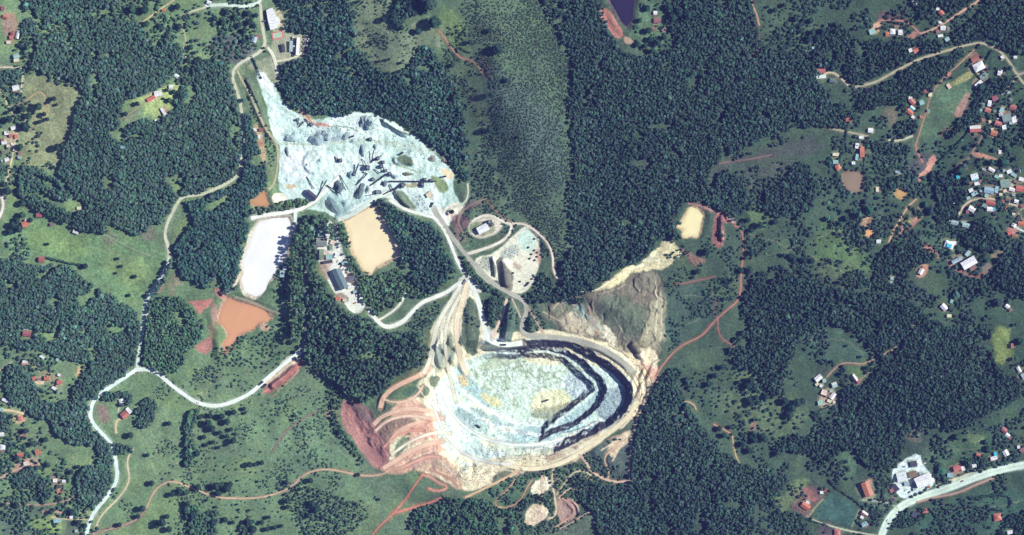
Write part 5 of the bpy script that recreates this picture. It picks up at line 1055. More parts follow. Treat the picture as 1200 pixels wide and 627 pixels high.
# forest floor is darker litter: leave the ground, only big scrub areas follow
SCR = [
 ('scrub','fine grey green scrub covering the long ridge in the upper centre','scrub',[(545,-30),(622,-30),(640,22),(652,40),(662,56),(670,78),(667,102),(662,130),(666,162),(669,200),(662,225),(660,250),(664,275),(662,300),(652,318),(644,300),(630,270),(606,250),(596,220),(580,180),(578,130),(566,90),(560,60),(552,40),(560,20)],2.3,1.05,1.6,(58,78,64)),
 ('scrub','dark bushes on the slope left of the ridge pasture','scrub',[(556,180),(574,150),(590,190),(604,230),(612,256),(590,256),(566,246),(552,232),(552,210)],3.4,1.4,2.6,(64,88,74)),
 ('scrub','low scrub patches in the pasture below the right-hand wood','scrub',[(800,412),(840,400),(866,402),(866,424),(884,448),(900,470),(936,470),(950,500),(916,512),(900,530),(870,540),(858,512),(836,494),(820,480),(808,462)],6.0,1.6,3.0,(52,80,70)),
 ('scrub','scattered scrub on the open land right of the pale pond','scrub',[(880,262),(960,250),(1020,270),(1030,300),(1020,335),(960,330),(900,308),(878,330),(872,300)],8,1.4,2.4,(56,82,68)),
 ('scrub','scattered scrub on the top right hillside','scrub',[(890,-20),(960,-20),(965,40),(950,62),(910,58),(892,40)],6,1.3,2.4,(52,80,70)),
 ('scrub','speckled bushes in the dull pasture at the top centre','scrub',[(412,0),(455,0),(480,40),(520,40),(540,110),(520,90),(500,60),(470,90),(440,88),(420,50)],5,1.0,2.0,(62,84,72)),
 ('scrub','scattered low scrub in the meadow left of the quarry','scrub',[(200,445),(380,425),(395,470),(420,545),(400,600),(300,640),(200,640),(180,560),(210,500)],9,1.2,2.0,(64,90,74)),
 ('scrub','loose bushes between the village roads on the right','scrub',[(1085,160),(1120,140),(1200,150),(1200,330),(1090,330),(1040,240)],6.5,1.8,4.0,(48,76,68)),
 ('scrub','scattered bushes in the farmland at the left edge','scrub',[(0,100),(28,110),(60,130),(50,160),(30,230),(0,240)],6.5,1.7,3.4,(62,90,74)),
 ('scrub','scattered bushes among the farm tracks in the lower left','scrub',[(0,410),(60,415),(100,450),(60,470),(60,560),(100,600),(100,640),(0,640)],6,1.7,3.6,(60,88,74)),
 ('scrub','loose bushes in the farmland right of the white warehouse road','scrub',[(210,0),(300,10),(305,60),(270,75),(240,70),(225,80),(214,50)],5.5,1.8,4.0,(56,84,72)),
 ('scrub','bushes on the grass strip between quarry yard and forest lane','scrub',[(290,95),(302,120),(314,150),(322,168),(320,200),(314,190),(306,150),(290,118)],3.2,1.2,2.4,(64,84,70)),
 ('scrub','bushes on the bare slope above the pit','scrub',[(702,352),(730,346),(746,362),(756,358),(758,384),(736,398),(722,380),(712,384)],3.2,1.1,2.0,(62,88,74)),
 ('scrub','low scrub on the meadow above the orange pond','scrub',[(225,440),(262,400),(290,395),(330,380),(350,405),(300,440),(270,462),(240,468)],4.0,1.5,2.8,(68,98,78)),
 ('scrub','scrub in the meadow right of the highway','scrub',[(1070,602),(1200,560),(1210,640),(1075,640)],10,1.2,2.0,(50,78,68)),
 ('scrub','scrub on the farmland above the highway','scrub',[(1085,520),(1200,470),(1200,540),(1120,560),(1090,550)],6,1.5,3.0,(52,82,70)),
 ('scrub','scrub on the left part of the middle meadow by the orange pond','scrub',[(318,300),(334,290),(336,380),(350,405),(320,380),(300,390),(326,366),(318,345),(325,320)],3.6,1.4,2.6,(66,92,74)),
 ('scrub','dark scrub on the dump between the haul roads','scrub',[(546,350),(556,352),(562,380),(560,405),(546,410),(540,380)],3.4,1.2,2.4,(60,80,72)),
 ('scrub','scrub on the farmland round the tan and ochre ponds','scrub',[(965,165),(1070,165),(1070,240),(1040,290),(1000,280),(965,240)],6.0,1.7,3.4,(50,80,70)),
 ('scrub','scrub on the slope by the dark north pond','scrub',[(744,0),(790,0),(798,46),(780,60),(750,62),(738,40)],5.0,1.9,4.0,(52,80,68)),
 ('scrub','bushes around the village school field','scrub',[(1140,60),(1200,100),(1200,150),(1150,150),(1150,110)],6.5,1.8,4.0,(46,74,68)),
]
for k, (nm, lab, cat, poly, sp, rp, hh, c) in enumerate(SCR):
    X, Y = scatter(poly, sp, 900 + k, 4.0 if k else 9.0, True, .7)
    if k == 0: g_ = fbm(X, Y, 22, 655, 4) + .35 * np.random.RandomState(9).rand(len(X)) > .48; X, Y = X[g_], Y[g_]
    if sp > 3.3: g_ = fbm(X, Y, 20, 650 + k, 3) > .44; X, Y = X[g_], Y[g_]
    ci = CLS[np.clip(np.searchsorted(gy, Y), 0, NY - 1), np.clip(np.searchsorted(gx, X), 0, NX - 1)]
    X, Y = X[ci == 0], Y[ci == 0]
    X, Y = not_in(X, Y, [q[2] for q in PONDS] + [[(1110,96),(1116,108),(1150,90),(1142,76)]])
    r_ = canopy(X, Y, rp, hh, c, 1000 + k, T_SM, .9, .3, False, .3)
    if r_ is None: continue
    o = mesh_np(nm, r_[0], r_[1], M_crown, r_[2], False); tag(o, lab, cat, None, 'stuff')

NOGO = [q[2] for q in PONDS] + [[(1110,96),(1116,108),(1150,90),(1142,76)], [(1080,108),(1100,98),(1138,95),(1142,110),(1120,140),(1105,160),(1080,165),(1078,140)], [(950,606),(965,582),(977,570),(1008,596),(1000,620),(968,614)], [(1163,384),(1178,381),(1185,400),(1184,425),(1164,425)],
        [(150,118),(206,96),(212,100),(206,126),(182,143),(166,140)], [(618,566),(640,555),(648,572),(633,583),(619,578)], [(617,596),(630,588),(645,596),(642,608),(625,618),(613,610)], [(650,580),(682,590),(676,608),(655,612)], [(28,88),(97,105),(95,120),(82,175),(45,198),(26,190)], [(100,275),(185,285),(190,318),(165,350),(95,312)], YARD, PALE, SLOPE, [(320,36),(362,40),(362,70),(325,74)], [(1044,552),(1058,540),(1078,530),(1097,568),(1056,586)], [(830,212),(862,187),(950,160),(965,172),(905,190),(848,206)]]
for k, (lab, poly, sp, thr, rp, hh, c) in enumerate([
  ('thick bushes and small trees among the farms at the right side', [(862,-24),(1224,-24),(1224,651),(880,651),(900,560),(862,500),(850,420),(880,330),(862,260),(860,180)], 3.4, .53, 1.5, 4.0, (58,80,70)),
  ('thick bushes among the farms at the left side', [(-24,-24),(320,-24),(305,60),(270,75),(215,95),(100,130),(60,200),(20,300),(100,330),(160,440),(100,480),(150,560),(100,651),(-24,651)], 3.4, .55, 1.5, 4.0, (76,104,84)),
  ('low bushes over the middle meadow left of the quarry', [(165,440),(350,412),(392,450),(400,500),(440,560),(470,651),(110,651),(150,560),(170,520)], 3.4, .62, 1.0, 2.0, (76,104,84)),
  ('bushes over the land between the pits and the long pink track', [(776,300),(800,290),(866,262),(868,350),(840,372),(800,400),(778,420)], 3.4, .55, 1.2, 2.6, (58,84,70)),
  ('bushes in the pastures left of the wood at the top centre', [(412,-24),(560,-24),(560,60),(580,160),(600,250),(560,250),(545,140),(520,70),(490,50),(450,90),(412,40)], 3.2, .58, 1.0, 2.0, (66,88,72)),
  ('bushes on the meadow between the curving haul road and the pit', [(440,386),(470,378),(500,356),(530,345),(512,380),(504,410),(490,440),(455,440),(500,400)], 2.9, .45, 1.1, 2.2, (66,92,74)),
  ('bushes on the grass islands between the haul roads', [(536,352),(560,350),(612,350),(636,360),(640,392),(600,400),(560,410),(540,412)], 2.8, .42, 1.1, 2.2, (60,84,72)),
  ('bushes on the grass round the hut and the loop road', [(534,250),(560,232),(600,256),(650,290),(650,335),(636,330),(636,290),(618,262),(596,280),(545,292),(530,270)], 2.8, .46, 1.0, 1.8, (64,88,74)),
  ('bushes on the tips and gullies below the quarry', [(560,566),(640,552),(742,500),(742,570),(700,570),(690,610),(620,640),(600,600)], 3.0, .5, 1.2, 2.8, (66,92,70))]):
    X, Y = scatter(poly, sp, 1500 + k, 3, True, .8)
    g_ = fbm(X, Y, 24, 1600, 4) > thr; X, Y = X[g_], Y[g_]
    ci = CLS[np.clip(np.searchsorted(gy, Y), 0, NY - 1), np.clip(np.searchsorted(gx, X), 0, NX - 1)]
    X, Y = X[ci == 0], Y[ci == 0]; X, Y = not_in(X, Y, NOGO)
    hp = np.array(HOUSE_XY); ok = np.ones(len(X), bool)
    for a in range(0, len(X), 3000): ok[a:a + 3000] = ((np.abs(X[a:a + 3000, None] - hp[None, :, 0]) > hp[None, :, 2] / 2 + 2.2) | (np.abs(Y[a:a + 3000, None] - hp[None, :, 1]) > hp[None, :, 2] / 2 + 1.8)).all(1)
    X, Y = X[ok], Y[ok]
    r_ = canopy(X, Y, rp, hh, c, 1700 + k, T_BIG, .95, .42, False, .4)
    if r_ is not None: tag(mesh_np('scrub', r_[0], r_[1], M_crown, r_[2], False), lab, 'scrub', None, 'stuff')
print('forest trees', n_tree)
# ------------------------------------------------------------------ small mesh builder
class MB:
    def __init__(s): s.v = []; s.f = []; s.m = []
    def box(s, x0, x1, y0, y1, z0, z1, mi=0, M=None):
        b = len(s.v); P = [(x0,y0,z0),(x1,y0,z0),(x1,y1,z0),(x0,y1,z0),(x0,y0,z1),(x1,y0,z1),(x1,y1,z1),(x0,y1,z1)]
        s.v += [tuple(M @ Vector(p)) if M else p for p in P]
        for f in [(3,2,1,0),(4,5,6,7),(0,1,5,4),(1,2,6,5),(2,3,7,6),(3,0,4,7)]: s.f.append([b + i for i in f]); s.m.append(mi)
        return s
    def poly(s, pts, mi=0): b = len(s.v); s.v += [tuple(p) for p in pts]; s.f.append(list(range(b, b + len(pts)))); s.m.append(mi); return s
    def cyl(s, x, y, z0, z1, r0, r1, n=12, mi=0, cap=True, M=None):
        b = len(s.v)
        for z, r in ((z0, r0), (z1, r1)):
            for i in range(n):
                p = (x + r * math.cos(6.2832 * i / n), y + r * math.sin(6.2832 * i / n), z); s.v.append(tuple(M @ Vector(p)) if M else p)
        for i in range(n): j = (i + 1) % n; s.f.append([b + i, b + j, b + n + j, b + n + i]); s.m.append(mi)
        if cap: s.f.append([b + n + i for i in range(n)]); s.m.append(mi); s.f.append([b + n - 1 - i for i in range(n)]); s.m.append(mi)
        return s
    def bar(s, a, b_, w_, h_, mi=0):
        a = Vector(a); b_ = Vector(b_); d = b_ - a; L = d.length; q = d.to_track_quat('X', 'Z').to_matrix().to_4x4(); q.translation = a
        return s.box(0, L, -w_ / 2, w_ / 2, -h_ / 2, h_ / 2, mi, q)
    def mesh(s, name, mats):
        me = bpy.data.meshes.new(name); me.from_pydata(s.v, [], s.f)
        for m_ in mats: me.materials.append(m_)
        me.polygons.foreach_set('material_index', s.m); me.update(); return me
    def obj(s, name, mats, parent=None):
        o = bpy.data.objects.new(name, s.mesh(name, mats)); col.objects.link(o); o.parent = parent; return o
def root(name, px, py, rot=0, z=None):
    o = bpy.data.objects.new(name, None); col.objects.link(o); x, y = W(px, py)
    o.location = (x, y, float(hz(px, py)) if z is None else z); o.rotation_euler = (0, 0, R(rot)); o.empty_display_size = 3; return o

# ------------------------------------------------------------------ labels: each thing is told apart by look and by the nearest landmark
LM = [(388,300,'the plant offices'),(310,300,'the pale tailings pond'),(435,280,'the cream pond'),(288,378,'the orange pond'),(810,262,'the pale east pond'),(730,8,'the dark north pond'),(1000,212,'the dull brown pond'),(1056,226,'the tan pond'),(1015,266,'the ochre ponds'),
 (1128,96,'the playing field'),(1147,78,'the white hall by the playing field'),(1135,308,'the big white hall at the right edge'),(1112,286,'the star shaped white roof'),(1082,562,'the large roof beside the highway'),(1016,573,'the long terracotta barn'),(944,593,'the farmhouse on purple soil'),
 (972,600,'the blue green field'),(1178,215,'the greenish hall in the village'),(1143,151,'the long house above the village lane'),(1180,138,'the green grey hall'),(160,433,'the pale road junction'),(148,485,'the terracotta farmhouse by the pale road'),(600,460,'the quarry pit'),(430,200,'the crusher plant'),
 (320,24,'the white warehouse'),(325,41,'the pink court'),(566,268,'the hut on the loop road'),(605,300,'the stone stocking ground'),(545,328,'the haul road fork'),(420,505,'the red digging'),(48,443,'the cream earth clearing'),(59,124,'the long house in the left pasture'),(30,262,'the farm under dark trees on the left'),
 (186,110,'the farm in the light clearing'),(1046,37,'the earth yard top right'),(1180,62,'the country road bend top right'),(1194,87,'the country road crossing'),(962,87,'the twin long roofs'),(1010,178,'the tall terracotta house'),(1070,126,'the row of roofs left of the playing field'),(1106,360,'the lone tilted white house'),
 (965,455,'the hamlet at the pink track end'),(1001,443,'the farm inside the track bend'),(1169,606,'the red house in the lower right meadow'),(1085,600,'the highway bend'),(871,290,'the long pink track'),(708,370,'the bare slope above the pit'),(509,27,'the big round tree'),(535,120,'the ridge pasture'),(550,232,'the red bank by the loop road'),
 (225,510,'the upright tree belt'),(262,530,'the middle of the lower meadow'),(270,584,'the pink track in the lower meadow'),(370,549,'the pink track below the quarry'),(137,560,'the lower bend of the pale road'),(65,563,'the two white huts'),(25,533,'the pink lane end lower left'),(24,489,'the round earth yard lower left'),
 (10,165,'the left edge cluster of houses'),(49,304,'the pink roofed house above the left wood'),(32,391,'the pink roofed house in the left wood'),(895,450,'the clump in the right centre pasture'),(862,540,'the short track right of the dark wood'),(920,20,'the top right hillside'),(1171,405,'the yellow green field'),(85,165,'the left pasture wood edge'),(150,320,'the left centre pasture'),
 (930,290,'the open land right of the pink track'),(1090,25,'the dirt lane at the top edge'),(1050,84,'the country road through the wood'),(1160,520,'the houses above the highway'),(680,600,'the small bare quarry tracks'),(632,569,'the upper cream clearing'),(628,604,'the lower cream clearing')]
SECT = ['right of','above and right of','above','above and left of','left of','below and left of','below','below and right of']
PEND = []
def later(o, desc, cat, group, px, py): PEND.append((o, desc, cat, group, px, py))
ORD = ['', 'second ', 'third ', 'fourth ', 'fifth ', 'sixth ', 'seventh ', 'eighth ', 'ninth ', 'tenth ', 'eleventh ', 'twelfth ', 'thirteenth ', 'fourteenth ', 'fifteenth ', 'sixteenth ']
def write_labels():
    buckets = {}
    for it in PEND:
        o, desc, cat, group, px, py = it
        dl = sorted([(math.hypot(px - a, py - b), a, b, n) for a, b, n in LM])
        d, a, b, n = dl[0] if dl[0][0] > 5.5 else dl[1]
        s_ = SECT[int(((math.degrees(math.atan2(b - py, px - a)) + 22.5) % 360) // 45)]
        buckets.setdefault((desc, s_, n), []).append((d, it))
    for (desc, s_, n), L in buckets.items():
        L.sort(key=lambda q: q[0])
        for i, (d, it) in enumerate(L):
            if len(L) == 1: t = '%s %s %s' % (desc, s_, n)
            else: t = ('%s%s %s %s' % (ORD[min(i, 15)] if i else 'nearest ', desc, s_, n))
            wds = t.split()
            if len(wds) > 16 or len(t.replace('-', ' ').split()) > 16: t = ' '.join(x for x in wds if x not in ('and', 'the'))
            tag(it[0], t, it[2], it[3])

# ------------------------------------------------------------------ houses
PAL = {'W': ((236,238,240),'white'), 'C': ((158,190,190),'pale blue grey'), 'T': ((198,124,102),'terracotta'), 'P': ((164,106,100),'dull red'), 'G': ((108,122,126),'grey'), 'D': ((74,74,92),'dark grey'), 'K': ((226,216,186),'cream'),
       'N': ((142,116,104),'brown'), 'Y': ((70,190,214),'bright blue'), 'V': ((134,152,140),'grey green')}
M_wall = [flat((214,206,190)), flat((196,186,168)), flat((226,222,214)), flat((184,150,128))]
M_glass = flat((44,52,66), .2, .5, 0, .05); M_door = flat((96,70,54))
def roof_mat(c):
    key = ('roof', tuple(c))
    if key in _mc: return _mc[key]
    m_, t, b = material('roof_sheet', .55, .3)
    tc = t.nodes.new('ShaderNodeTexCoord'); wv = t.nodes.new('ShaderNodeTexWave'); wv.inputs['Scale'].default_value = 1.6; wv.inputs['Distortion'].default_value = .6
    n = t.nodes.new('ShaderNodeTexNoise'); n.inputs['Scale'].default_value = .5; n.inputs['Detail'].default_value = 6
    t.links.new(tc.outputs['Object'], wv.inputs['Vector']); t.links.new(tc.outputs['Object'], n.inputs['Vector'])
    mr = t.nodes.new('ShaderNodeMapRange'); mr.inputs[1].default_value = .3; mr.inputs[2].default_value = .7; mr.inputs[3].default_value = .68; mr.inputs[4].default_value = 1.12; t.links.new(n.outputs[0], mr.inputs[0])
    m2 = t.nodes.new('ShaderNodeMapRange'); m2.inputs[3].default_value = .88; m2.inputs[4].default_value = 1.06; t.links.new(wv.outputs['Fac'], m2.inputs[0])
    mm = t.nodes.new('ShaderNodeMath'); mm.operation = 'MULTIPLY'; t.links.new(mr.outputs[0], mm.inputs[0]); t.links.new(m2.outputs[0], mm.inputs[1])
    mx = t.nodes.new('ShaderNodeVectorMath'); mx.operation = 'SCALE'; l = lin(c); mx.inputs[0].default_value = tuple(min(v, .84) for v in l)
    t.links.new(mm.outputs[0], mx.inputs['Scale']); t.links.new(mx.outputs[0], b.inputs['Base Color']); _mc[key] = m_; return m_
def house(px, py, w_, d_, rot, ck, form='gable', hgt=None, name=None, desc=None, cat=None, group=None, parapet=False, label=None):
    """w_, d_ in photo pixels; long side along local x"""
    L, D_ = w_ * S, d_ * S; rnd = random.Random(int(px * 7 + py * 13))
    if hgt is None: hgt = 3.0 if L < 14 else 5.0
    big = max(L, D_) > 15
    nm = name or ('hall' if big else 'house')
    ring = [float(hz(px + a, py + b)) for a in (-w_ / 2, 0, w_ / 2) for b in (-d_ / 2, 0, d_ / 2)]
    z = max(ring) * .6 + np.mean(ring) * .4
    e = root(nm, px, py, rot, z)
    wm = M_wall[rnd.randrange(4)]; c, cn = PAL[ck]; c = tuple(min(250, v + rnd.randint(-8, 8)) for v in c)
    x0, x1, y0, y1 = -L / 2, L / 2, -D_ / 2, D_ / 2; base = -2.2
    m_ = MB(); m_.box(x0, x1, y0, y1, base, hgt, 0)
    # openings, set 4 cm proud of the wall
    nw = max(2, int(L / 3.2))
    for i in range(nw):
        cx_ = x0 + L * (i + .5) / nw
        for sy, yy in ((-1, y0), (1, y1)):
            if i == nw // 2 and sy == -1: m_.box(cx_ - .5, cx_ + .5, yy - .04, yy + .1, 0, 2.1, 2)
            else: m_.box(cx_ - .5, cx_ + .5, yy - .04 if sy < 0 else yy - .1, yy + .1 if sy < 0 else yy + .04, 1.0, 2.1, 1)
    if form in ('gable', 'two'):
        rise = D_ * (.24 if not big else .16)
        m_.poly([(x0, y0, hgt), (x0, y1, hgt), (x0, 0, hgt + rise - .12)][::-1]); m_.poly([(x1, y0, hgt), (x1, y1, hgt), (x1, 0, hgt + rise - .12)])
    m_.obj('wall', [wm, M_glass, M_door], e)
    ov = .5; rf = MB(); t = .14
    X0, X1, Y0, Y1 = x0 - ov, x1 + ov, y0 - ov, y1 + ov
    if form in ('gable', 'two'):
        k = rise / (D_ / 2); zl = hgt - ov * k
        for s_ in (-1, 1):
            a = [(X0, s_ * (D_ / 2 + ov), zl), (X1, s_ * (D_ / 2 + ov), zl), (X1, 0, hgt + rise), (X0, 0, hgt + rise)]
            if s_ > 0: a = a[::-1]
            up = [(p[0], p[1], p[2] + t) for p in a]
            rf.poly(up, 1 if (form == 'two' and s_ > 0) else 0); rf.poly(a[::-1])
            rf.poly([a[0], a[1], up[1], up[0]]); rf.poly([a[2], a[3], up[3], up[2]]); rf.poly([a[1], a[2], up[2], up[1]]); rf.poly([a[3], a[0], up[0], up[3]])
        rf.box(X0, X1, -.16, .16, hgt + rise + t - .05, hgt + rise + t + .1)
    elif form == 'hip':
        rise = min(D_, L) * .25; r_ = max(0, L / 2 - D_ / 2)
        A, B, C_, D2 = (X0, Y0, hgt), (X1, Y0, hgt), (X1, Y1, hgt), (X0, Y1, hgt); E, F_ = (-r_, 0, hgt + rise), (r_, 0, hgt + rise)
        if r_ > .3: rf.poly([A, B, F_, E]); rf.poly([C_, D2, E, F_]); rf.poly([B, C_, F_]); rf.poly([D2, A, E])
        else:
            for a, b in ((A, B), (B, C_), (C_, D2), (D2, A)): rf.poly([a, b, (0, 0, hgt + rise)])
        rf.poly([A, D2, C_, B]); 
    elif form == 'shed':
        k = D_ * .12; up = [(X0, Y0, hgt + .1), (X1, Y0, hgt + .1), (X1, Y1, hgt + .1 + k), (X0, Y1, hgt + .1 + k)]
        lo = [(p[0], p[1], p[2] - .1) for p in up]; rf.poly(up); rf.poly(lo[::-1])
        for i in range(4): j = (i + 1) % 4; rf.poly([lo[i], lo[j], up[j], up[i]])
        m2 = None
    else:
        rf.box(X0 + .2, X1 - .2, Y0 + .2, Y1 - .2, hgt, hgt + .25)
        for q in ((X0 + .1, X0 + .4, Y0 + .1, Y1 - .1), (X1 - .4, X1 - .1, Y0 + .1, Y1 - .1), (X0 + .4, X1 - .4, Y0 + .1, Y0 + .4), (X0 + .4, X1 - .4, Y1 - .4, Y1 - .1)): rf.box(*q, hgt - .05, hgt + .55)
        for i in range(max(1, int(L * D_ / 90))): 
            a, b = rnd.uniform(x0 + 1.2, x1 - 1.8), rnd.uniform(y0 + 1.2, y1 - 1.8); rf.box(a, a + .9, b, b + .9, hgt + .25, hgt + .95, 0)
    rmat = roof_mat(c); roof = rf.obj('roof', [rmat, roof_mat((226, 226, 222))], e)
    if form in ('gable', 'hip') and not big and rnd.random() < .5:
        MB().box(L * .22, L * .22 + .6, D_ * .12, D_ * .12 + .6, hgt, hgt + D_ * .25 + 1.0).obj('chimney', [wm], roof)
    sz = 'tiny' if L * D_ < 32 else 'small' if L * D_ < 75 else 'medium' if L * D_ < 170 else 'large'
    if label: tag(e, label, cat or 'house', group)
    else:
        kind = desc or ('%s %s-roofed %s' % (sz, cn, ('hall' if big else 'house')))
        later(e, kind, cat or ('hall' if big else 'house'), group or 'houses and farm buildings of the valley', px, py)
    return e
for h_ in HS: house(*h_)
house(377,284,12,9,0,'V','gable',5,'office_building',label='grey green roofed plant office above the long dark shed',cat='office building')
house(377,274,8,6,0,'V','flat',5,'office_building',label='small flat grey office topmost in the plant courtyard',cat='office building')
house(399,327,24,10,-66,'G','gable',7,'warehouse',label='long tilted blue grey warehouse in the pale plant courtyard',cat='warehouse')
house(1147,78,12,9,27,'W','hip',5,'hall',label='big square white hall at the upper end of the playing field',cat='hall')
house(1143,151,12,7,4,'T','two',4,'farmhouse',label='long half white half terracotta house above the village lane',cat='house')
house(1178,215,11,9,10,'V','flat',5,'hall',label='large pale greenish flat hall in the middle of the village',cat='hall')
house(1180,138,10,8,15,'V','flat',4,'hall',label='large green grey flat roof between small white and terracotta houses',cat='hall')
house(1112,287,10,8,-20,'W','hip',4,'villa',label='white star shaped villa roof alone in the dark village wood',cat='house')
house(1115,285,10,4,0,'W','gable',3.6,'villa_wing',label='white side wing pointing right from the star shaped villa',cat='house')
house(1112,288,5,3.4,-20,'Y','flat',6.4,'roof_lantern',label='bright blue flat top in the middle of the star shaped roof',cat='roof lantern')
house(1135,308,17,9,30,'W','gable',7,'hall',label='big white gabled hall inside the red earth loop at right',cat='hall')
house(1016,573,17,9,-70,'T','gable',6,'barn',label='long terracotta roofed barn left of the highway compound',cat='barn')
house(1082,563,18,12,24,'W','gable',7,'warehouse',label='large white warehouse roof closest to the highway kerb',cat='warehouse')
# stepped white warehouse at the top
def poly_building(name, pts, hgt, ck, label, cat, px, py):
    z = float(hz(px, py)); e = root(name, px, py, 0, z); ox, oy = W(px, py)
    P = [(W(*p)[0] - ox, W(*p)[1] - oy) for p in pts]
    A = sum(P[i][0] * P[(i + 1) % len(P)][1] - P[(i + 1) % len(P)][0] * P[i][1] for i in range(len(P)))
    if A < 0: P = P[::-1]
    m_ = MB()
    for i in range(len(P)):
        a, b = P[i], P[(i + 1) % len(P)]; m_.poly([(a[0], a[1], -3), (b[0], b[1], -3), (b[0], b[1], hgt), (a[0], a[1], hgt)])
    m_.obj('wall', [M_wall[2]], e)
    m_ = MB(); k = 1.03; Q = [(a[0] * k, a[1] * k) for a in P]; m_.poly([(a[0], a[1], hgt + .35) for a in Q]); m_.poly([(a[0], a[1], hgt) for a in Q][::-1])
    for i in range(len(Q)): a, b = Q[i], Q[(i + 1) % len(Q)]; m_.poly([(a[0], a[1], hgt), (b[0], b[1], hgt), (b[0], b[1], hgt + .35), (a[0], a[1], hgt + .35)])
    rf = m_.obj('roof', [roof_mat(PAL[ck][0])], e)
    tag(e, label, cat); return e, rf
e, rf = poly_building('warehouse', [(312,12),(319,9),(322,15),(323,19),(327,21),(328,27),(325,29),(325,32),(317,35),(314,24)], 7, 'W', 'long white warehouse with a stepped right edge against the dark wood', 'warehouse', 319, 22)
for i in range(6): MB().box(-3.5 - i * .0 + 1.0, 3.5, 11 - i * 4.4, 11.6 - i * 4.4, 7.3, 7.8).obj('skylight', [flat((196,206,210), .3)], rf)
# sports court
e = root('sports_court', 325, 41, 12); 
z0 = max(float(hz(325 + a, 41 + b)) for a in (-7, 0, 7) for b in (-4, 0, 4)) - e.location.z + .15
MB().box(-8.7, 8.7, -5.2, 5.2, z0 - 2, z0).obj('border', [flat((206,120,116))], e)
MB().box(-6.6, 6.6, -3.6, 3.6, z0 - .5, z0 + .02).obj('playing_surface', [flat((166,196,168))], e)
m_ = MB()
for q in ((-5.8, 5.8, -3.1, -3.0), (-5.8, 5.8, 3.0, 3.1), (-5.8, -5.7, -3, 3), (5.7, 5.8, -3, 3), (-.05, .05, -3, 3)): m_.box(*q, z0, z0 + .05)
m_.obj('line_marking', [flat((235,235,230))], e)
for s_ in (-1, 1):
    g_ = MB(); g_.box(s_ * 6.2 - .05, s_ * 6.2 + .05, -1.5, -1.4, z0, z0 + 2).box(s_ * 6.2 - .05, s_ * 6.2 + .05, 1.4, 1.5, z0, z0 + 2).box(s_ * 6.2 - .05, s_ * 6.2 + .05, -1.5, 1.5, z0 + 2, z0 + 2.1); g_.obj('goal', [flat((230,230,230))], e)
tag(e, 'small green sports court with a pink border below the white warehouse', 'sports court')
# long hut and its machine on the loop road
house(566,268,13,8,27,'W','gable',4,'hut',label='bright white gabled hut on the pale pad inside the loop road',cat='hut')
# football stand end and yard sheds
for i, (px, py, w_, d_, rt) in enumerate([(341,54,3,12,0),(349,54,3,20,-2),(332,56,3,9,10)]):
    house(px, py, d_, w_, 88 + rt, ['C','W','D'][i], 'shed', 3.5, 'storage_shed', label=['short pale grey shed left in the row beside the loop track','long narrow white shed in the row beside the loop track','short dark shed nearest the pink court in the storage yard'][i], cat='shed')

# ------------------------------------------------------------------ vehicles
def make_truck(cab=(226,226,222), bed=(150,150,150)):
    e = root('truck', 600, 300)
    MB().box(2.0, 4.0, -1.15, 1.15, .7, 2.7).box(3.6, 4.05, -1.0, 1.0, 1.6, 2.5, 1).obj('cab', [flat(cab), M_glass], e)
    b = MB().box(-4, 1.8, -1.2, 1.2, .9, 1.1).box(-4, 1.8, -1.25, -1.15, 1.1, 2.1).box(-4, 1.8, 1.15, 1.25, 1.1, 2.1).box(1.7, 1.8, -1.15, 1.15, 1.1, 2.4).box(-4, -3.9, -1.15, 1.15, 1.1, 2.0); b.obj('cargo_bed', [flat(bed)], e)
    for x in (3.0, -1.8, -3.1):
        for y in (-1.05, 1.05):
            M = Matrix.Translation((x, y, .5)) @ Matrix.Rotation(R(90), 4, 'X'); MB().cyl(0, 0, -.18, .18, .5, .5, 12, 0, True, M).obj('wheel', [flat((34,34,38))], e)
    return e
def make_car(c):
    e = root('parked_car', 600, 300)
    b = MB().box(-2.1, 2.1, -.85, .85, .35, .95); b.poly([(-1.5,-.8,.95),(1.1,-.8,.95),(.6,-.7,1.45),(-1.2,-.7,1.45)],1); b.poly([(-1.5,.8,.95),(-1.2,.7,1.45),(.6,.7,1.45),(1.1,.8,.95)],1)
    b.poly([(1.1,-.8,.95),(1.1,.8,.95),(.6,.7,1.45),(.6,-.7,1.45)],1); b.poly([(-1.5,-.8,.95),(-1.2,-.7,1.45),(-1.2,.7,1.45),(-1.5,.8,.95)],1); b.poly([(-1.2,-.7,1.45),(.6,-.7,1.45),(.6,.7,1.45),(-1.2,.7,1.45)],0); b.obj('body', [flat(c,.35,.5), M_glass], e)
    for x in (1.3, -1.3):
        for y in (-.8, .8):
            M = Matrix.Translation((x, y, .33)) @ Matrix.Rotation(R(90), 4, 'X'); MB().cyl(0, 0, -.1, .1, .33, .33, 10, 0, True, M).obj('wheel', [flat((34,34,38))], e)
    return e
def dup(e, px, py, rot, z=None):
    r_ = e.copy(); col.objects.link(r_); x, y = W(px, py); r_.location = (x, y, float(hz(px, py)) + .2 if z is None else z); r_.rotation_euler = (0, 0, R(rot))
    for c in list(e.children):
        q = c.copy(); col.objects.link(q); q.parent = r_
        for g_ in c.children: w2 = g_.copy(); col.objects.link(w2); w2.parent = q
    return r_
def place(e, px, py, rot): x, y = W(px, py); e.location = (x, y, float(hz(px, py)) + .2); e.rotation_euler = (0, 0, R(rot)); return e
TA, TB = make_truck(), make_truck((60,66,84), (70,74,86))
first = {id(TA): True, id(TB): True}
def truck(T, px, py, rot, cn):
    e = place(T, px, py, rot) if first.pop(id(T), None) else dup(T, px, py, rot)
    later(e, cn + ' truck parked', 'truck', 'trucks parked in the storage yard and the quarry', px, py)
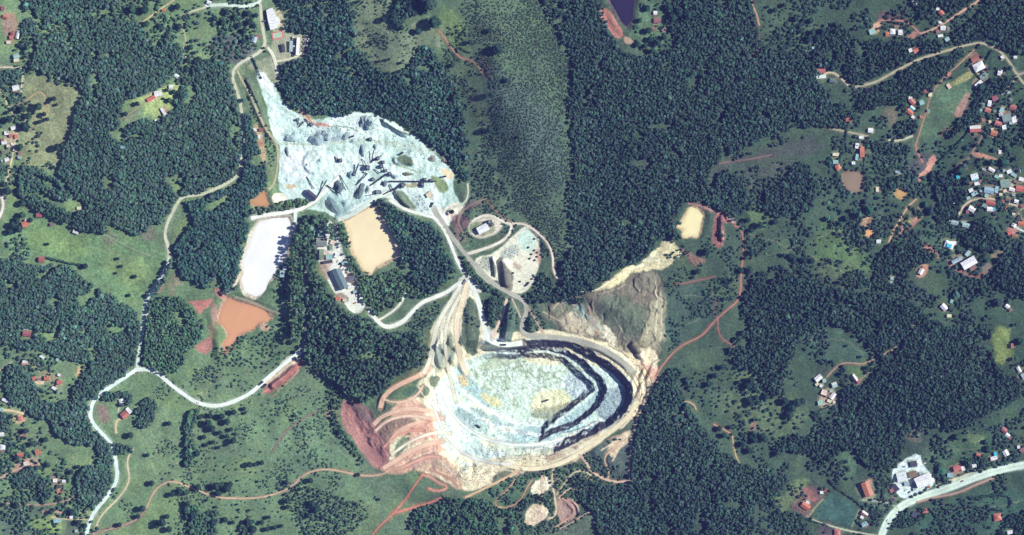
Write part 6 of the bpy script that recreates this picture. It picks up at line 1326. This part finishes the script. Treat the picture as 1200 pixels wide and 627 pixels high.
for i in range(9): truck(TA if i % 3 else TB, 358.5 + (i % 2) * 1.2 - i * .25, 43 + i * 2.7, 4 + (i * 37) % 9, 'white' if i % 3 else 'dark blue')
for i in range(6): truck(TB if i % 3 else TA, 343 + (i % 2) * .8, 46 + i * 3.4, 80, 'dark blue' if i % 3 else 'white')
for px, py, rt in [(412,160,20),(395,186,110),(470,180,30),(506,240,60),(572,340,-40),(590,404,0),(545,330,60),(310,452,42),(306,449,40),(560,500,-30),(640,470,20),(395,268,60),(520,207,10),(618,333,45)]: truck(TA if (px % 2) else TB, px, py, rt, 'white' if px % 2 else 'dark blue')
CARS = [make_car(c) for c in ((230,230,230), (40,44,60), (150,40,36), (120,126,134))]; CN = ['white', 'dark blue', 'red', 'silver grey']; fc = [True] * 4
for i, (px, py, rt) in enumerate([(396,306,60),(398,309,60),(400,312,60),(402,316,60),(418,346,70),(420,350,70),(416,355,20),(392,298,90),(1062,575,30),(1066,577,30),(1074,579,26),(1060,547,12),(1084,543,10),(1100,570,30),(1128,564,22),(1168,548,18),(1040,610,62),(1138,60,0),(1157,83,40),(1181,143,20),(1170,139,0),(1194,228,-10),(1147,240,-20),(1103,30,30),(22,152,80),(11,180,75),(160,437,0),(118,463,40),(232,472,-15),(1130,317,30)]):
    k = i % 4; e = place(CARS[k], px, py, rt) if fc[k] else dup(CARS[k], px, py, rt); fc[k] = False
    later(e, CN[k] + ' car', 'car', 'cars parked along the roads and yards', px, py)

# ------------------------------------------------------------------ crusher plant: conveyors, hoppers, stockpiles
M_steel = flat((64,68,80), .6, .3); M_belt = flat((40,44,58), .8); M_steel2 = flat((120,128,132), .5, .4)
def conveyor(a, b, h0, h1, w_, label):
    ax, ay = W(*a); bx, by = W(*b); L = math.hypot(bx - ax, by - ay); z0 = float(hz(*a)); z1 = float(hz(*b))
    e = root('conveyor', a[0], a[1], math.degrees(math.atan2(by - ay, bx - ax)), z0)
    h0 *= .5; h1 *= .5; w_ *= .75
    H0, H1 = h0, h1 + z1 - z0
    q = MB().bar((0, 0, H0), (L, 0, H1), w_, .5); q.bar((0, -w_ / 2 - .1, H0 + .5), (L, -w_ / 2 - .1, H1 + .5), .1, .12); q.bar((0, w_ / 2 + .1, H0 + .5), (L, w_ / 2 + .1, H1 + .5), .1, .12); q.obj('frame', [M_steel], e)
    MB().bar((0, 0, H0 + .34), (L, 0, H1 + .34), w_ * .62, .1).obj('belt', [M_belt], e)
    n = max(2, int(L / 9))
    for i in range(n):
        t = (i + .5) / n; hh_ = H0 + (H1 - H0) * t; g_ = float(hz(a[0] + (b[0] - a[0]) * t, a[1] + (b[1] - a[1]) * t)) - z0
        m_ = MB().bar((L * t, -w_ * .9, g_ - .5), (L * t, -w_ * .4, hh_), .25, .25).bar((L * t, w_ * .9, g_ - .5), (L * t, w_ * .4, hh_), .25, .25).bar((L * t, -w_ * .7, (g_ + hh_) / 2), (L * t, w_ * .7, (g_ + hh_) / 2), .18, .18); m_.obj('leg', [M_steel], e)
    m_ = MB().cyl(0, 0, -w_ * .5, w_ * .5, .45, .45, 10, 0, True, Matrix.Translation((L, 0, H1 + .1)) @ Matrix.Rotation(R(90), 4, 'X')); m_.obj('head_drum', [M_steel2], e)
    tag(e, label, 'conveyor', 'belt conveyors of the crusher plant')
CONV = [((455,212.5),(511,212.5),5,9,2.2,'longest conveyor, straight and level across the right of the crusher plant'),((449,228),(471,217),2,8,1.8,'conveyor rising towards the upper right beside the dark hopper house'),((435,191),(438,176),3,12,1.8,'upright conveyor above the central crusher tower'),
 ((415,206),(420,192),2,11,2.2,'thick short conveyor left of the central crusher tower'),((417,217),(430,204),2,8,1.6,'conveyor running down left from the central crusher tower'),((424,186),(431,196),2,8,1.2,'short thin conveyor up left of the central crusher tower'),((422,193.5),(431,194.5),2,7,1.2,'short level conveyor at the left of the central tower'),
 ((435,190),(447,182),4,10,1.6,'conveyor to the upper right of the central crusher tower'),((433,218),(455,203),2,9,2.0,'long oblique conveyor below the central crusher tower'),((383,217),(400,228),3,9,1.6,'conveyor above the big grey slab stockpile'),((372,230),(383,211),2,10,1.6,'conveyor rising from the dark shed on the lower yard'),
 ((350,149),(357,142),2,6,1.4,'short conveyor at the left yard end of the red machine line'),((357,139),(366,147),3,7,1.8,'thick dark conveyor at the upper yard edge near the red line'),((348,140),(351,146),2,5,1.6,'stub conveyor at the far left of the yard'),((457,216),(461,224),3,7,1.4,'short conveyor hanging below the long level conveyor'),
 ((461,223),(475,215),2,7,1.4,'thin conveyor joining the long level conveyor from below'),((438,198),(446,203),3,7,1.2,'thin conveyor right of the central crusher tower'),((425,201),(431,204),3,6,1.2,'stub conveyor left below the central crusher tower'),((448,226),(430,229),2,6,1.2,'thin conveyor leading left to the pale stockpile'),((447,188),(450,200),3,8,1.4,'upright thin conveyor at the right of the crusher group'),((398,205),(408,222),2,8,1.2,'thin conveyor between the two grey stockpiles'),((359,207),(368,221),1,5,1.2,'thin conveyor above the dark shed on the lower yard')]
for a, b, h0, h1, w_, lab in CONV: conveyor(a, b, h0, h1, w_, lab)
def tower(px, py, w_, d_, rot, h, label):
    h *= .72
    e = root('crusher_tower', px, py, rot)
    MB().box(-w_/2, w_/2, -d_/2, d_/2, h * .42, h).obj('housing', [M_steel], e)
    m_ = MB(); m_.box(-w_/2 - .5, w_/2 + .5, -d_/2 - .5, d_/2 + .5, h * .40, h * .42); m_.box(-w_/2 - .5, w_/2 + .5, -d_/2 - .5, -d_/2 - .42, h * .42, h * .42 + 1); m_.obj('walkway', [M_steel2], e)
    for x in (-1, 1):
        for y in (-1, 1): MB().box(x * w_ * .42 - .2, x * w_ * .42 + .2, y * d_ * .42 - .2, y * d_ * .42 + .2, -.6, h * .40).obj('leg', [M_steel], e)
    MB().cyl(0, 0, h, h + 1.6, w_ * .22, w_ * .42, 8).obj('hopper', [M_steel2], e)
    tag(e, label, 'crusher tower', 'steel crusher and screen towers')
for q in [(431,196.5,5,6,0,11,'central steel crusher tower where most conveyors meet'),(399,188,4,5,10,7,'lone dark steel tower standing on the white yard'),(447,195,4,5,20,8,'steel tower right of the central crusher tower'),(449,190,3.4,4,0,7,'small steel tower at the top of the right crusher group'),(443,186,4,3.5,0,8,'steel tower under the end of the upper right conveyor'),
  (495,216,4,8,-5,7,'tall narrow dark tower at the right end of the long conveyor'),(498,210,3.4,3.4,0,7,'small tower above the end of the long conveyor'),(472,217,5,6,-35,7,'dark tower below the middle of the long conveyor'),(443,225,8,5,0,6,'wide dark hopper house left of the oblique conveyor'),(415,204,3.4,4,0,6,'small tower at the left end of the thick short conveyor'),
  (437,210,4,4,30,6,'small tower on the long oblique conveyor'),(452,200,4,4,10,7,'tower at the top end of the long oblique conveyor'),(349,140,4,3,20,5,'small tower at the far left of the yard'),(365,146,4,3,-40,5,'small tower on the upper yard edge near the red line'),(574,260,6,5,10,8,'dark screening tower beside the bright white hut'),(577,263,4,4,30,5,'low steel unit right of the screening tower by the hut'),
  (457,204,4,5,40,6,'tower between the oblique conveyor and the long level conveyor'),(505,211,3,3,0,5,'tiny tower under the right tip of the long conveyor'),(434,163,4,4,0,5,'small tower above the upright conveyor')]: tower(*q)
house(365,228.7,14,6,-40,'D','gable',5,'shed',label='dark gabled shed standing tilted on the lower edge of the yard',cat='shed')
house(503,228,7,5,32,'K','flat',4,'weigh_house',label='cream weigh house with a dark edge right of the stone slope',cat='hut') if False else None
def heap(name, px, py, rx, ry, rot, h, c, label, cat, group, seed):
    r_ = np.random.RandomState(seed); n, m_ = 28, 9; V = [(0, 0, h)]; F = []
    for j in range(1, m_ + 1):
        t = j / m_
        for i in range(n):
            a = 6.2832 * i / n; w_ = 1 + .12 * math.sin(3 * a + seed) + .07 * math.sin(7 * a + seed * 2) ; rr_ = t * w_
            V.append((rr_ * rx * S * math.cos(a), rr_ * ry * S * math.sin(a), h * (1 - t) ** 1.0 * (1 + .10 * r_.randn()) - (1.2 if j == m_ else 0)))
    for i in range(n): F.append([0, 1 + i, 1 + (i + 1) % n])
    for j in range(m_ - 1):
        for i in range(n):
            a = 1 + j * n + i; b = 1 + j * n + (i + 1) % n; F.append([a, a + n, b + n]); F.append([a, b + n, b])
    o = mesh_np(name, V, F, attr_mat_stone(c), None, False); x, y = W(px, py); o.location = (x, y, float(hz(px, py))); o.rotation_euler = (0, 0, R(rot)); tag(o, label, cat, group); return o
_sm = {}
def attr_mat_stone(c):
    if tuple(c) not in _sm: _sm[tuple(c)] = flat(c, .95, .1, 0, .22, .5)
    return _sm[tuple(c)]
G_ = 'stockpiles of crushed stone in the yard'
for i, (px, py, rx, ry, rt, h, c, lab) in enumerate([
 (389,241,13,7,-50,6,(116,136,138),'big dark blue grey slab shaped stockpile by the lower yard road'),(397,219,6,8,10,7,(104,120,124),'dark grey stockpile above the big slab stockpile'),(421,225,5,11,-25,7,(108,124,126),'long dark stockpile left of the oblique conveyor'),(424,177,2.6,8,5,4,(110,128,136),'thin upright dark stockpile above the thick conveyor'),
 (370,164,9,7,0,7,(150,172,176),'broad grey stockpile in the upper middle of the yard'),(384,158,7,6,0,5,(178,198,196),'pale stockpile right of the broad grey one'),(404,159,6,5,20,5,(150,166,170),'grey stockpile near the middle of the upper yard'),(436,144,9,8,0,9,(196,216,208),'pale round cone shaped stockpile at the top right of the yard'),
 (425,143,5,8,0,6,(148,166,170),'grey stockpile left of the pale cone'),(342,162,7,4,0,3,(170,192,192),'low grey stockpile at the left of the yard'),(336,178,2.4,6,8,3,(120,132,134),'thin dark heap beside the left rail of the yard'),(450,215,4,4,0,6,(110,126,132),'small dark stockpile under the oblique conveyor end'),
 (463,207,5,3,0,5,(176,198,198),'pale small heap above the long level conveyor'),(477,204,8,2.6,0,4,(130,134,112),'flat greenish bank above the long level conveyor'),(414,165,4,3,0,3,(186,204,200),'small pale heap in the yard centre'),(360,193,3,3,0,2.5,(196,214,210),'small pale heap left of the round pad'),(375,188,3,3,0,2.5,(180,204,196),'small heap in the middle of the round pad'),
 (410,205,4,5,0,5,(140,160,166),'grey heap left below the central tower'),(440,172,3,4,0,4,(166,184,184),'small grey heap above the crusher plant'),(432,222,4,6,-20,5,(196,208,202),'pale heap between the dark stockpile and the hopper house'),(404,238,5,6,30,4,(160,186,184),'grey heap right of the big slab stockpile'),(520,188,4,3,0,3,(150,140,130),'brown grey heap at the right tip of the yard'),(506,186,5,4,0,3,(140,140,134),'speckled grey heap near the right tip of the yard')]):
    heap('stockpile', px, py, rx, ry, rt, h, c, lab, 'stockpile', G_, i + 1)
for i, (px, py) in enumerate([(626,280),(619,290),(626,293.5),(629,296),(622.5,298),(629,301),(620.5,303),(626.5,305),(601,320),(623,327),(609,330)]):
    o = heap('rubble_heap', px, py, 1.9, 1.3, (i * 40) % 50, 2.6, (92,64,66) if i % 2 else (70,66,72), 'x', 'rubble heap', None, 40 + i)
    later(o, 'dark brown rubble heap' if i % 2 else 'dark grey rubble heap', 'rubble heap', 'rubble heaps tipped on the stocking ground', px, py)
# rubble and boulders: stuff
def rubble(poly, sp, rpx, seed, c, lab, warp=2):
    X, Y = scatter(poly, sp, seed, warp, True, .9)
    r_ = canopy(X, Y, rpx, rpx * S * 1.1, c, seed, [ (V * np.array([1,1,.9]), F, s) for V, F, s in T_SM], .8, .35, False, .3)
    if r_ is None: return
    o = mesh_np('rubble', r_[0], r_[1], M_rock, r_[2], False); tag(o, lab, 'rubble', None, 'stuff')
M_rock = attr_mat('rock', 1.2, .75, 1.2)
rubble([(530,470),(560,485),(590,502),(640,508),(640,518),(590,516),(550,502),(525,485)], 3.2, .55, 1, (150,166,170), 'grey boulders on the south-west terrace of the pit')
rubble([(705,462),(732,450),(735,466),(726,484),(706,494),(700,480)], 2.6, .6, 2, (128,146,148), 'blasted grey rock on the upper right bench of the pit')
rubble([(664,438),(684,436),(700,450),(686,464),(668,470)], 2.8, .5, 3, (140,156,164), 'grey rock scatter on the right end of the pit floor')
rubble([(526,440),(545,455),(570,470),(560,480),(535,465)], 3.0, .5, 4, (150,166,170), 'grey rock scatter on the left end of the pit floor')
rubble([(484,226),(494,226),(506,246),(496,250),(486,238)], 2.4, .7, 5, (170,188,190), 'rows of cut stone blocks on the slope right of the plant')
rubble([(586,300),(604,284),(610,296),(598,304)], 2.2, .6, 6, (150,160,156), 'rows of cut stone blocks on the stocking ground')
rubble([(560,302),(574,298),(580,310),(572,320),(562,314)], 2.2, .6, 7, (150,160,146), 'rows of cut stone blocks left on the stocking ground')
rubble([(520,340),(535,345),(522,400),(512,410)], 4.2, .6, 8, (120,124,116), 'rocks between the haul roads above the pit')
rubble([(400,135),(520,180),(515,195),(440,165),(330,160),(335,150)], 5.0, .6, 9, (120,136,138), 'scattered stones on the crusher yard')
rubble([(655,500),(690,480),(704,500),(680,516),(630,520)], 4.2, .6, 10, (110,124,134), 'boulders on the lower right bench of the pit')
rubble([(560,525),(600,528),(640,530),(650,540),(600,540),(555,536)], 4.4, .6, 11, (110,112,108), 'dark boulders along the lower rim of the pit')
rubble([(745,430),(762,440),(760,470),(735,500),(725,495),(750,462)], 4.4, .7, 12, (140,130,112), 'broken rock along the right rim of the pit')
rubble([(540,545),(590,545),(600,556),(560,566),(530,556)], 4.0, .6, 13, (160,148,124), 'loose stones on the lower pale apron of the pit')

# ------------------------------------------------------------------ hedges, poles
def hedge(pts, wpx, h, c, label, seed):
    p = resample(smooth(pts, False, 1), 1.5); r_ = canopy(p[:, 0] + np.random.RandomState(seed).uniform(-.3, .3, len(p)), p[:, 1] + np.random.RandomState(seed + 1).uniform(-.4, .4, len(p)), wpx, h, c, seed, T_BIG, 1.0, .25, True, .2)
    o = mesh_np('hedge', r_[0], r_[1], M_crown, r_[2], False); tag(o, label, 'hedge')
for i, (pts, wpx, h, lab) in enumerate([
 ([(-10,99),(4,103),(14,107),(25,112)],1.2,3,'dark hedge beside the white roofed house at the upper left edge'),([(54,302),(66,305),(80,308),(98,311)],1.4,4,'hedge along the upper edge of the left centre wood'),([(136,262),(118,264),(104,262)],1.4,4,'short hedge right below the plantation blocks'),
 ([(1138,584),(1150,582),(1165,580),(1180,580),(1186,586),(1184,594)],1.4,4,'hooked hedge in the meadow below the highway'),([(976,569),(990,578),(1004,588),(1016,598),(1026,606)],1.0,3,'straight hedge along the upper right side of the blue green field'),([(1033,560),(1035,580),(1030,592),(1022,606)],.9,3,'thin hedge between the barn and the highway compound'),
 ([(1090,596),(1098,606),(1106,618),(1110,630)],1.2,4,'hedge running down from the inner side of the highway bend'),([(1150,585),(1136,583)],1.3,4,'stub of hedge left of the hooked hedge'),([(1060,498),(1066,508)],1,3,'short hedge above the works compound'),([(938,604),(946,609),(958,612),(970,616)],1.1,3,'hedge below the farmhouse on purple soil'),
 ([(1160,106),(1148,90),(1140,82)],1.0,3,'hedge right of the square white hall'),([(1162,60),(1154,74),(1150,84)],1.2,4,'dark hedge left of the small white house by the road bend'),([(992,152),(990,170),(983,190),(980,215)],1.0,3,'long upright hedge left of the tall terracotta house'),([(1013,165),(1013,185),(1012,203)],.8,2.5,'straight hedge right of the tall terracotta house'),
 ([(1142,136),(1136,144)],1.2,4,'short hedge at the lower right of the playing field'),([(873,75),(880,95),(900,118),(920,136),(945,145)],1.8,5,'winding line of taller trees in the upper right wood'),([(1100,190),(1120,172),(1140,150)],1.4,4,'hedge row along the right side of the red bank'),([(985,500),(1010,512),(1024,520)],1.0,3,'hedge line across the lower right wood'),
 ([(546,34),(534,48),(540,58),(552,62)],.8,2.5,'thin hedge around the little ridge top enclosure'),([(1066,352),(1040,350),(1010,350)],1.0,3,'hedge along the lower side of the yellow pasture'),([(295,66),(301,80),(306,92)],1.0,3,'hedge beside the storage yard road')]): hedge(pts, wpx, h, (50,78,66), lab, 1200 + i)

# ------------------------------------------------------------------ single trees
TR = []
def tree_template(k):
    """crown: several leafy lumps plus loose leaf clumps, unit radius; trunk with limbs"""
    r_ = np.random.RandomState(2000 + k); Vs = []; Fs = []; Cs = []; off = 0
    T = crown_templates(5, 2100 + k * 9, ICO2)
    lumps = [(0, 0, .1, .68)] + [(.48 * math.cos(a), .48 * math.sin(a), r_.uniform(-.15, .2), r_.uniform(.38, .54)) for a in np.arange(6) * 1.047 + r_.rand()] + [(r_.uniform(-.2, .2), r_.uniform(-.2, .2), .45, .45)]
    for i, (x, y, z, s_) in enumerate(lumps):
        V, F, sh = T[i % 5]; Vs.append(V * s_ + np.array([x, y, z])); Fs.append(F + off); off += len(V); Cs.append((.75 + .5 * r_.rand()) * (1 + .3 * (r_.rand(len(V), 1) - .5)) * np.ones((1, 3)))
    n = 260; d = r_.randn(n, 3); d /= np.linalg.norm(d, axis=1)[:, None]; d[:, 2] = np.abs(d[:, 2]) * .8 - .1; P = d * r_.uniform(.8, 1.08, n)[:, None]
    q = P[:, None, :] + r_.randn(n, 3, 3) * .075; Vs.append(q.reshape(-1, 3)); Fs.append(np.arange(n * 3).reshape(-1, 3) + off); Cs.append(np.repeat(.7 + .7 * r_.rand(n, 1), 3, 0) * np.ones((1, 3)))
    V = np.concatenate(Vs); F = np.concatenate(Fs); Cc = np.concatenate(Cs)
    c = lin([(46,76,62), (54,84,62), (44,70,64), (62,92,66), (40,66,58), (56,80,70)][k]); 
    me = mesh_np('crown', V, F, M_crown, np.clip(Cc * c, .004, .5), False, link=False).data
    t = MB().cyl(0, 0, -1.6, -.3, .10, .06, 8)
    for i in range(4): a = i * 1.57 + k; t.bar((0, 0, -.6), (.45 * math.cos(a), .45 * math.sin(a), .05), .05, .05)
    return me, t.mesh('trunk', [M_bark])
TT = [tree_template(k) for k in range(6)]
SP = ['very dark round', 'mid green', 'dark', 'lighter green', 'very dark', 'grey green']
def tree(px, py, r, k=None):
    rnd = random.Random(int(px * 31 + py * 17)); k = rnd.randrange(6) if k is None else k
    rad = r * S; e = root('tree', px, py, rnd.uniform(0, 360)); 
    for nm, me in (('crown', TT[k][0]), ('trunk', TT[k][1])):
        o = bpy.data.objects.new(nm, me); col.objects.link(o); o.parent = e; o.scale = (rad, rad, rad * rnd.uniform(.95, 1.2)); o.location = (0, 0, rad * 1.45)
    sz = 'tiny' if r < 1.7 else 'small' if r < 2.4 else 'medium' if r < 3.6 else 'large'
    later(e, '%s %s tree' % (sz, SP[k]), 'tree', 'single trees on the open land', px, py)
TREES = [(509,27,8,0),(503,5,9,5),(490,37,4.5,0),(583,59,6,4),(574,37,3.4,4),(594,95,3,2),(576,112,4,4),(551,50,3,2),(574,152,4,2),(530,248,2.5,None),(609,161,2,None),(530,77,3,2),
 (198,496,3,4),(173,533,2.5,2),(153,510,4,0),(178,566,3.4,4),(234,489,3,4),(238,487,2,4),(246,487,3.2,2),(260,488,4,4),(266,494,4,4),(274,483,3.6,4),(286,479,2.6,2),(287,484,2,4),(244,496,4.6,4),(249,502,4,4),(271,503,2.6,4),(258,507,3,4),(239,512,3,4),(266,511,2.8,4),(274,516,3.8,4),(250,518,2.6,2),(242,521,2.4,4),(257,524,2.2,4),(267,521,2,2),(276,508,1.6,2),(231,531,4,2),
 (293,544,3.6,4),(299,544,2.6,4),(307,542,3,2),(232,571,4,4),(211,576,4,4),(218,577,3.6,1),(202,579,3.4,4),(220,590,3.4,4),(226,604,4.6,4),(253,570,4.5,4),(260,568,3.6,1),(267,572,4.6,4),(256,578,3.8,4),(270,567,3.4,2),(242,586,2,4),(253,594,1.8,2),(278,591,1.4,4),(280,597,1.4,2),(279,606,1.4,4),(264,609,3.6,4),(273,612,2.6,4),(247,601,3,4),(250,612,4,2),(292,598,1.6,4),(302,564,1.5,4),(279,563,1.3,2),
 (291,612,4,4),(297,620,4.6,4),(307,612,3,4),(313,620,3,2),(336,565,3,4),(364,563,3.6,4),(352,573,2.4,2),(366,590,4.4,4),(371,596,4.6,4),(362,604,3.4,2),(378,606,3,4),(336,587,3.6,4),(337,594,3,4),(315,606,2.6,4),(322,618,2.8,2),(330,616,2.4,4),(345,487,2.2,2),(343,492,1.8,4),(392,497,2.4,2),(398,506,3.4,4),(420,556,2.6,2),(444,585,1.8,4),
 (20,536,3,4),(5,591,2.6,4),(20,592,3.6,4),(92,547,2.6,4),(84,553,3,4),(13,488,3,4),(30,505,3.4,4),(38,520,3.6,1),(54,515,3.4,1),(35,548,3,4),(56,545,3.4,2),(54,578,3.4,1),(85,600,4,4),(92,612,3.4,4),(100,616,3,2),(60,600,3,2),(12,610,1.6,2),(20,625,1.6,4),(3,600,1.8,2),(45,612,1.3,4),(23,562,1.6,4),(22,569,1.5,2),
 (162,605,3,4),(167,596,4,2),(190,612,5,4),(198,620,4,4),(196,605,3,2),(184,616,3.4,2),(140,615,3,4),
 (64,116,3,2),(52,134,3,4),(46,125,4.5,1),(58,120,2,4),(47,143,2.6,4),(56,140,2.6,2),(67,123,1.8,4),(83,94,3,4),(88,90,2.4,2),(30,148,5.5,2),(34,136,4.6,1),(28,128,4.4,1),(24,172,4,1),(11,140,4.5,4),(9,132,2.2,4),(16,128,2.6,2),(32,151,2.4,4),(68,173,4.5,4),(73,171,4,2),(63,196,2.2,2),(48,206,2,2),
 (9,224,5,2),(4,216,4,4),(22,223,3,4),(27,238,4,1),(20,258,3.6,4),(15,264,4.6,4),(22,268,5,4),(26,252,4,1),(12,272,3.8,4),(36,258,3,2),(56,286,2,4),(100,312,3.4,4),(142,312,2,4),(138,303,2,2),(151,346,2.2,4),(136,320,1.6,2),(158,324,2.4,4),(108,460,3,4),(97,400,3,1),
 (155,12,5,1),(170,12,5,4),(172,28,4,1),(187,31,3,4),(181,60,3,1),(208,8,4,4),(210,31,3.6,4),(228,62,2.4,4),(220,71,3.4,4),(229,72,3,2),(234,70,3.4,1),(219,82,3.4,4),(232,82,3.6,4),(224,55,3,1),(148,134,3,4),(162,122,3,4),(196,106,2.4,4),(204,108,3,4),(212,112,4,4),(199,118,3.4,1),(192,116,1.6,4),
 (291,16,3.6,4),(293,26,4,4),(286,36,3.6,2),(280,30,3.4,4),(298,30,2.6,4),(300,18,3,4),(285,48,3,4),(276,20,3.6,1),(266,14,3.4,4),(292,44,2,4),(309,56,1.6,4),(252,22,3.4,2),(262,26,3.4,1),(311,60,1.4,4),
 (420,2,2,4),(450,24,3,4),(462,19,4.6,4),(466,30,3.8,2),(480,12,4.4,4),(485,16,4,2),(498,14,3.4,4),(471,33,3,2),(448,22,2.4,4),(460,8,2,4),(424,78,2,4),(432,74,1.6,2),(445,72,1.8,4),(455,86,2.4,4),(456,70,2,4),(470,74,2,2),
 (908,12,3.2,4),(919,6,2.8,4),(932,22,2.8,4),(950,24,3.4,2),(941,23,2,4),(937,30,2.4,4),(938,37,3,4),(942,8,2.4,2),(952,38,3.6,4),(930,32,1.8,2),(900,8,1.8,4),(905,30,1.5,2),(948,46,4,4),(958,44,3.6,2),
 (760,36,4,4),(748,52,3.4,1),(762,46,3.6,4),(770,50,4,4),(756,54,3,2),(764,60,3.4,4),(758,10,4,4),(750,24,3,1),(778,44,3.6,4),(788,20,5,4),(796,14,5,2),(806,18,5,4),(783,8,4,4),
 (828,295,4.4,4),(880,296,3.6,4),(903,286,2,2),(918,299,2.4,4),(926,300,3.4,4),(930,304,3,2),(942,305,3.6,4),(951,306,3.4,4),(914,298,1.6,2),(868,317,3.4,4),(878,316,4,4),(873,302,2.4,4),(938,318,3,4),(908,260,3.4,2),(890,264,4.4,4),(880,270,3,2),(876,258,3.4,4),(850,330,2.4,2),(858,328,2,4),(848,350,2.2,4),(818,318,3.6,4),(812,325,2,4),
 (880,446,4.6,4),(877,452,4.4,4),(884,453,3.4,2),(886,458,2.6,4),(878,468,3.6,4),(886,466,3.6,4),(880,473,4,4),(888,472,3,4),(898,465,3.4,4),(885,478,1.8,4),(883,492,2,2),(921,495,2.2,4),(882,507,2.8,4),(885,510,2.4,2),(893,511,3.4,4),(880,512,2,4),(916,500,1.6,2),(928,478,5,4),(934,472,5,4),(925,486,5,4),(920,470,4.6,4),(940,470,4,2),(853,482,1.6,4),(862,470,1.8,2),
 (884,516,4,4),(896,514,4,2),(870,520,4,4),(878,528,4,4),(856,500,2.4,2),(843,502,3.4,4),(848,510,3.4,4),(905,590,3.6,4),(912,600,3.4,2),(866,448,2.8,4),(846,430,3.4,4),(838,440,3.6,4),(830,450,3.8,2),
 (1008,418,1.8,4),(992,405,1.6,2),(975,424,2.4,4),(968,423,2.2,4),(1016,431,3,4),(986,438,2.6,2),(1020,520,3,2),(1070,492,4,4),(1062,490,4,4),(978,542,2,2),(1060,606,3.4,4),(966,572,3.4,4),(973,575,2.6,4),(950,607,2,4),(998,560,3,4),(990,556,2,2),(1022,556,2,4),
 (1100,548,2.4,4),(1096,540,2.4,2),(1104,552,4,4),(1098,557,3.6,4),(1106,560,2.6,2),(1110,518,2.6,4),(1122,512,3.4,4),(1156,518,2.4,4),(1158,526,3,4),(1136,543,3.6,4),(1140,541,2.8,2),(1126,585,1.6,4),(1158,606,1.7,2),(1160,618,1.6,4),(1120,604,1.4,2),(1140,600,1.3,4),
 (1150,102,4,4),(1162,95,3.4,4),(1155,108,3.6,4),(1160,80,2.8,4),(1184,80,4,4),(1180,92,4,2),(1145,170,3,4),(1173,167,3.6,4),(1180,174,3.4,4),(1165,176,2.4,2),(1107,155,2.8,4),(1112,158,2,4),(1162,190,4,4),(1152,186,3,2),(1176,190,4,4),(1190,186,3.6,4),(1130,194,3,2),(1104,212,4.4,4),(1112,222,4.6,4),(1126,200,4,2),(1132,212,3,4),(1154,213,2.4,4),(1166,212,2.4,4),(1150,207,2,4),(1173,232,2.6,4),(1150,228,2.4,2),(1182,244,2,4),(1172,160,2.4,4),(1192,168,3,4),
 (1112,296,3,4),(1126,296,2.4,4),(1120,313,2,2),(1094,300,3.6,4),(1060,196,2,4),(1030,232,2.4,4),(1042,246,2,4),(1014,236,3.4,4),(1000,246,3.6,4),(992,256,3.4,4),(1006,252,4,2),(1018,246,3.6,4),(1028,258,2.8,4),(985,262,4,4),(970,256,3,4),(1090,248,3.6,4),(1084,240,3,2),(1120,346,3.4,4),(1128,340,3,4),(1135,336,2.6,2),(1100,348,3.6,4),(1096,368,3.4,4),(1140,352,2.8,4),(1133,372,2.6,4),(1168,354,3.6,4),(1190,380,3,4),(1195,400,4,4),(1190,420,3.4,2),(1150,340,3,4)]
for t in TREES[:300]: tree(*t)
for t in TREES[300:]:
    TR.append(t)
if TR:
    a = np.array([(q[0], q[1], q[2]) for q in TR]); parts = [canopy(a[i:i + 1, 0], a[i:i + 1, 1], a[i, 2], a[i, 2] * S * 2.4, (48,76,64), 3000 + i, T_BIG, 1.1, .2, True, .1) for i in range(len(a))]
    off = 0; Vs = []; Fs = []; Cs = []
    for V, F, Cc in parts: Vs.append(V); Fs.append(F + off); Cs.append(Cc); off += len(V)
    o = mesh_np('scattered_trees', np.concatenate(Vs), np.concatenate(Fs), M_crown, np.concatenate(Cs), False); tag(o, 'loose smaller trees dotted over farmland and village, beyond those told apart', 'trees', None, 'stuff')
# thin line of utility poles along the playing field path and the highway
def pole(px, py, rot, lab):
    e = root('utility_pole', px, py, rot); MB().cyl(0, 0, -.5, 8, .16, .11, 8).obj('post', [flat((150,140,124))], e); MB().box(-1, 1, -.06, .06, 7.3, 7.45).obj('crossarm', [flat((110,96,80))], e)
    later(e, 'utility pole', 'utility pole', 'utility poles along the roads', px, py)
for i, t in enumerate([(1053,590),(1066,583),(1085,576),(1110,568),(1140,556),(1170,546),(1196,540),(1142,54),(1124,60),(1100,66),(1076,75),(170,350),(160,400),(157,428)]): pole(t[0], t[1], 20, '')
write_labels()

import collections as _c
_l = _c.Counter(o.get('label') for o in bpy.data.objects if o.parent is None and o.get('label'))
print('DUPLABELS', [(k, v) for k, v in _l.items() if v > 1][:20])
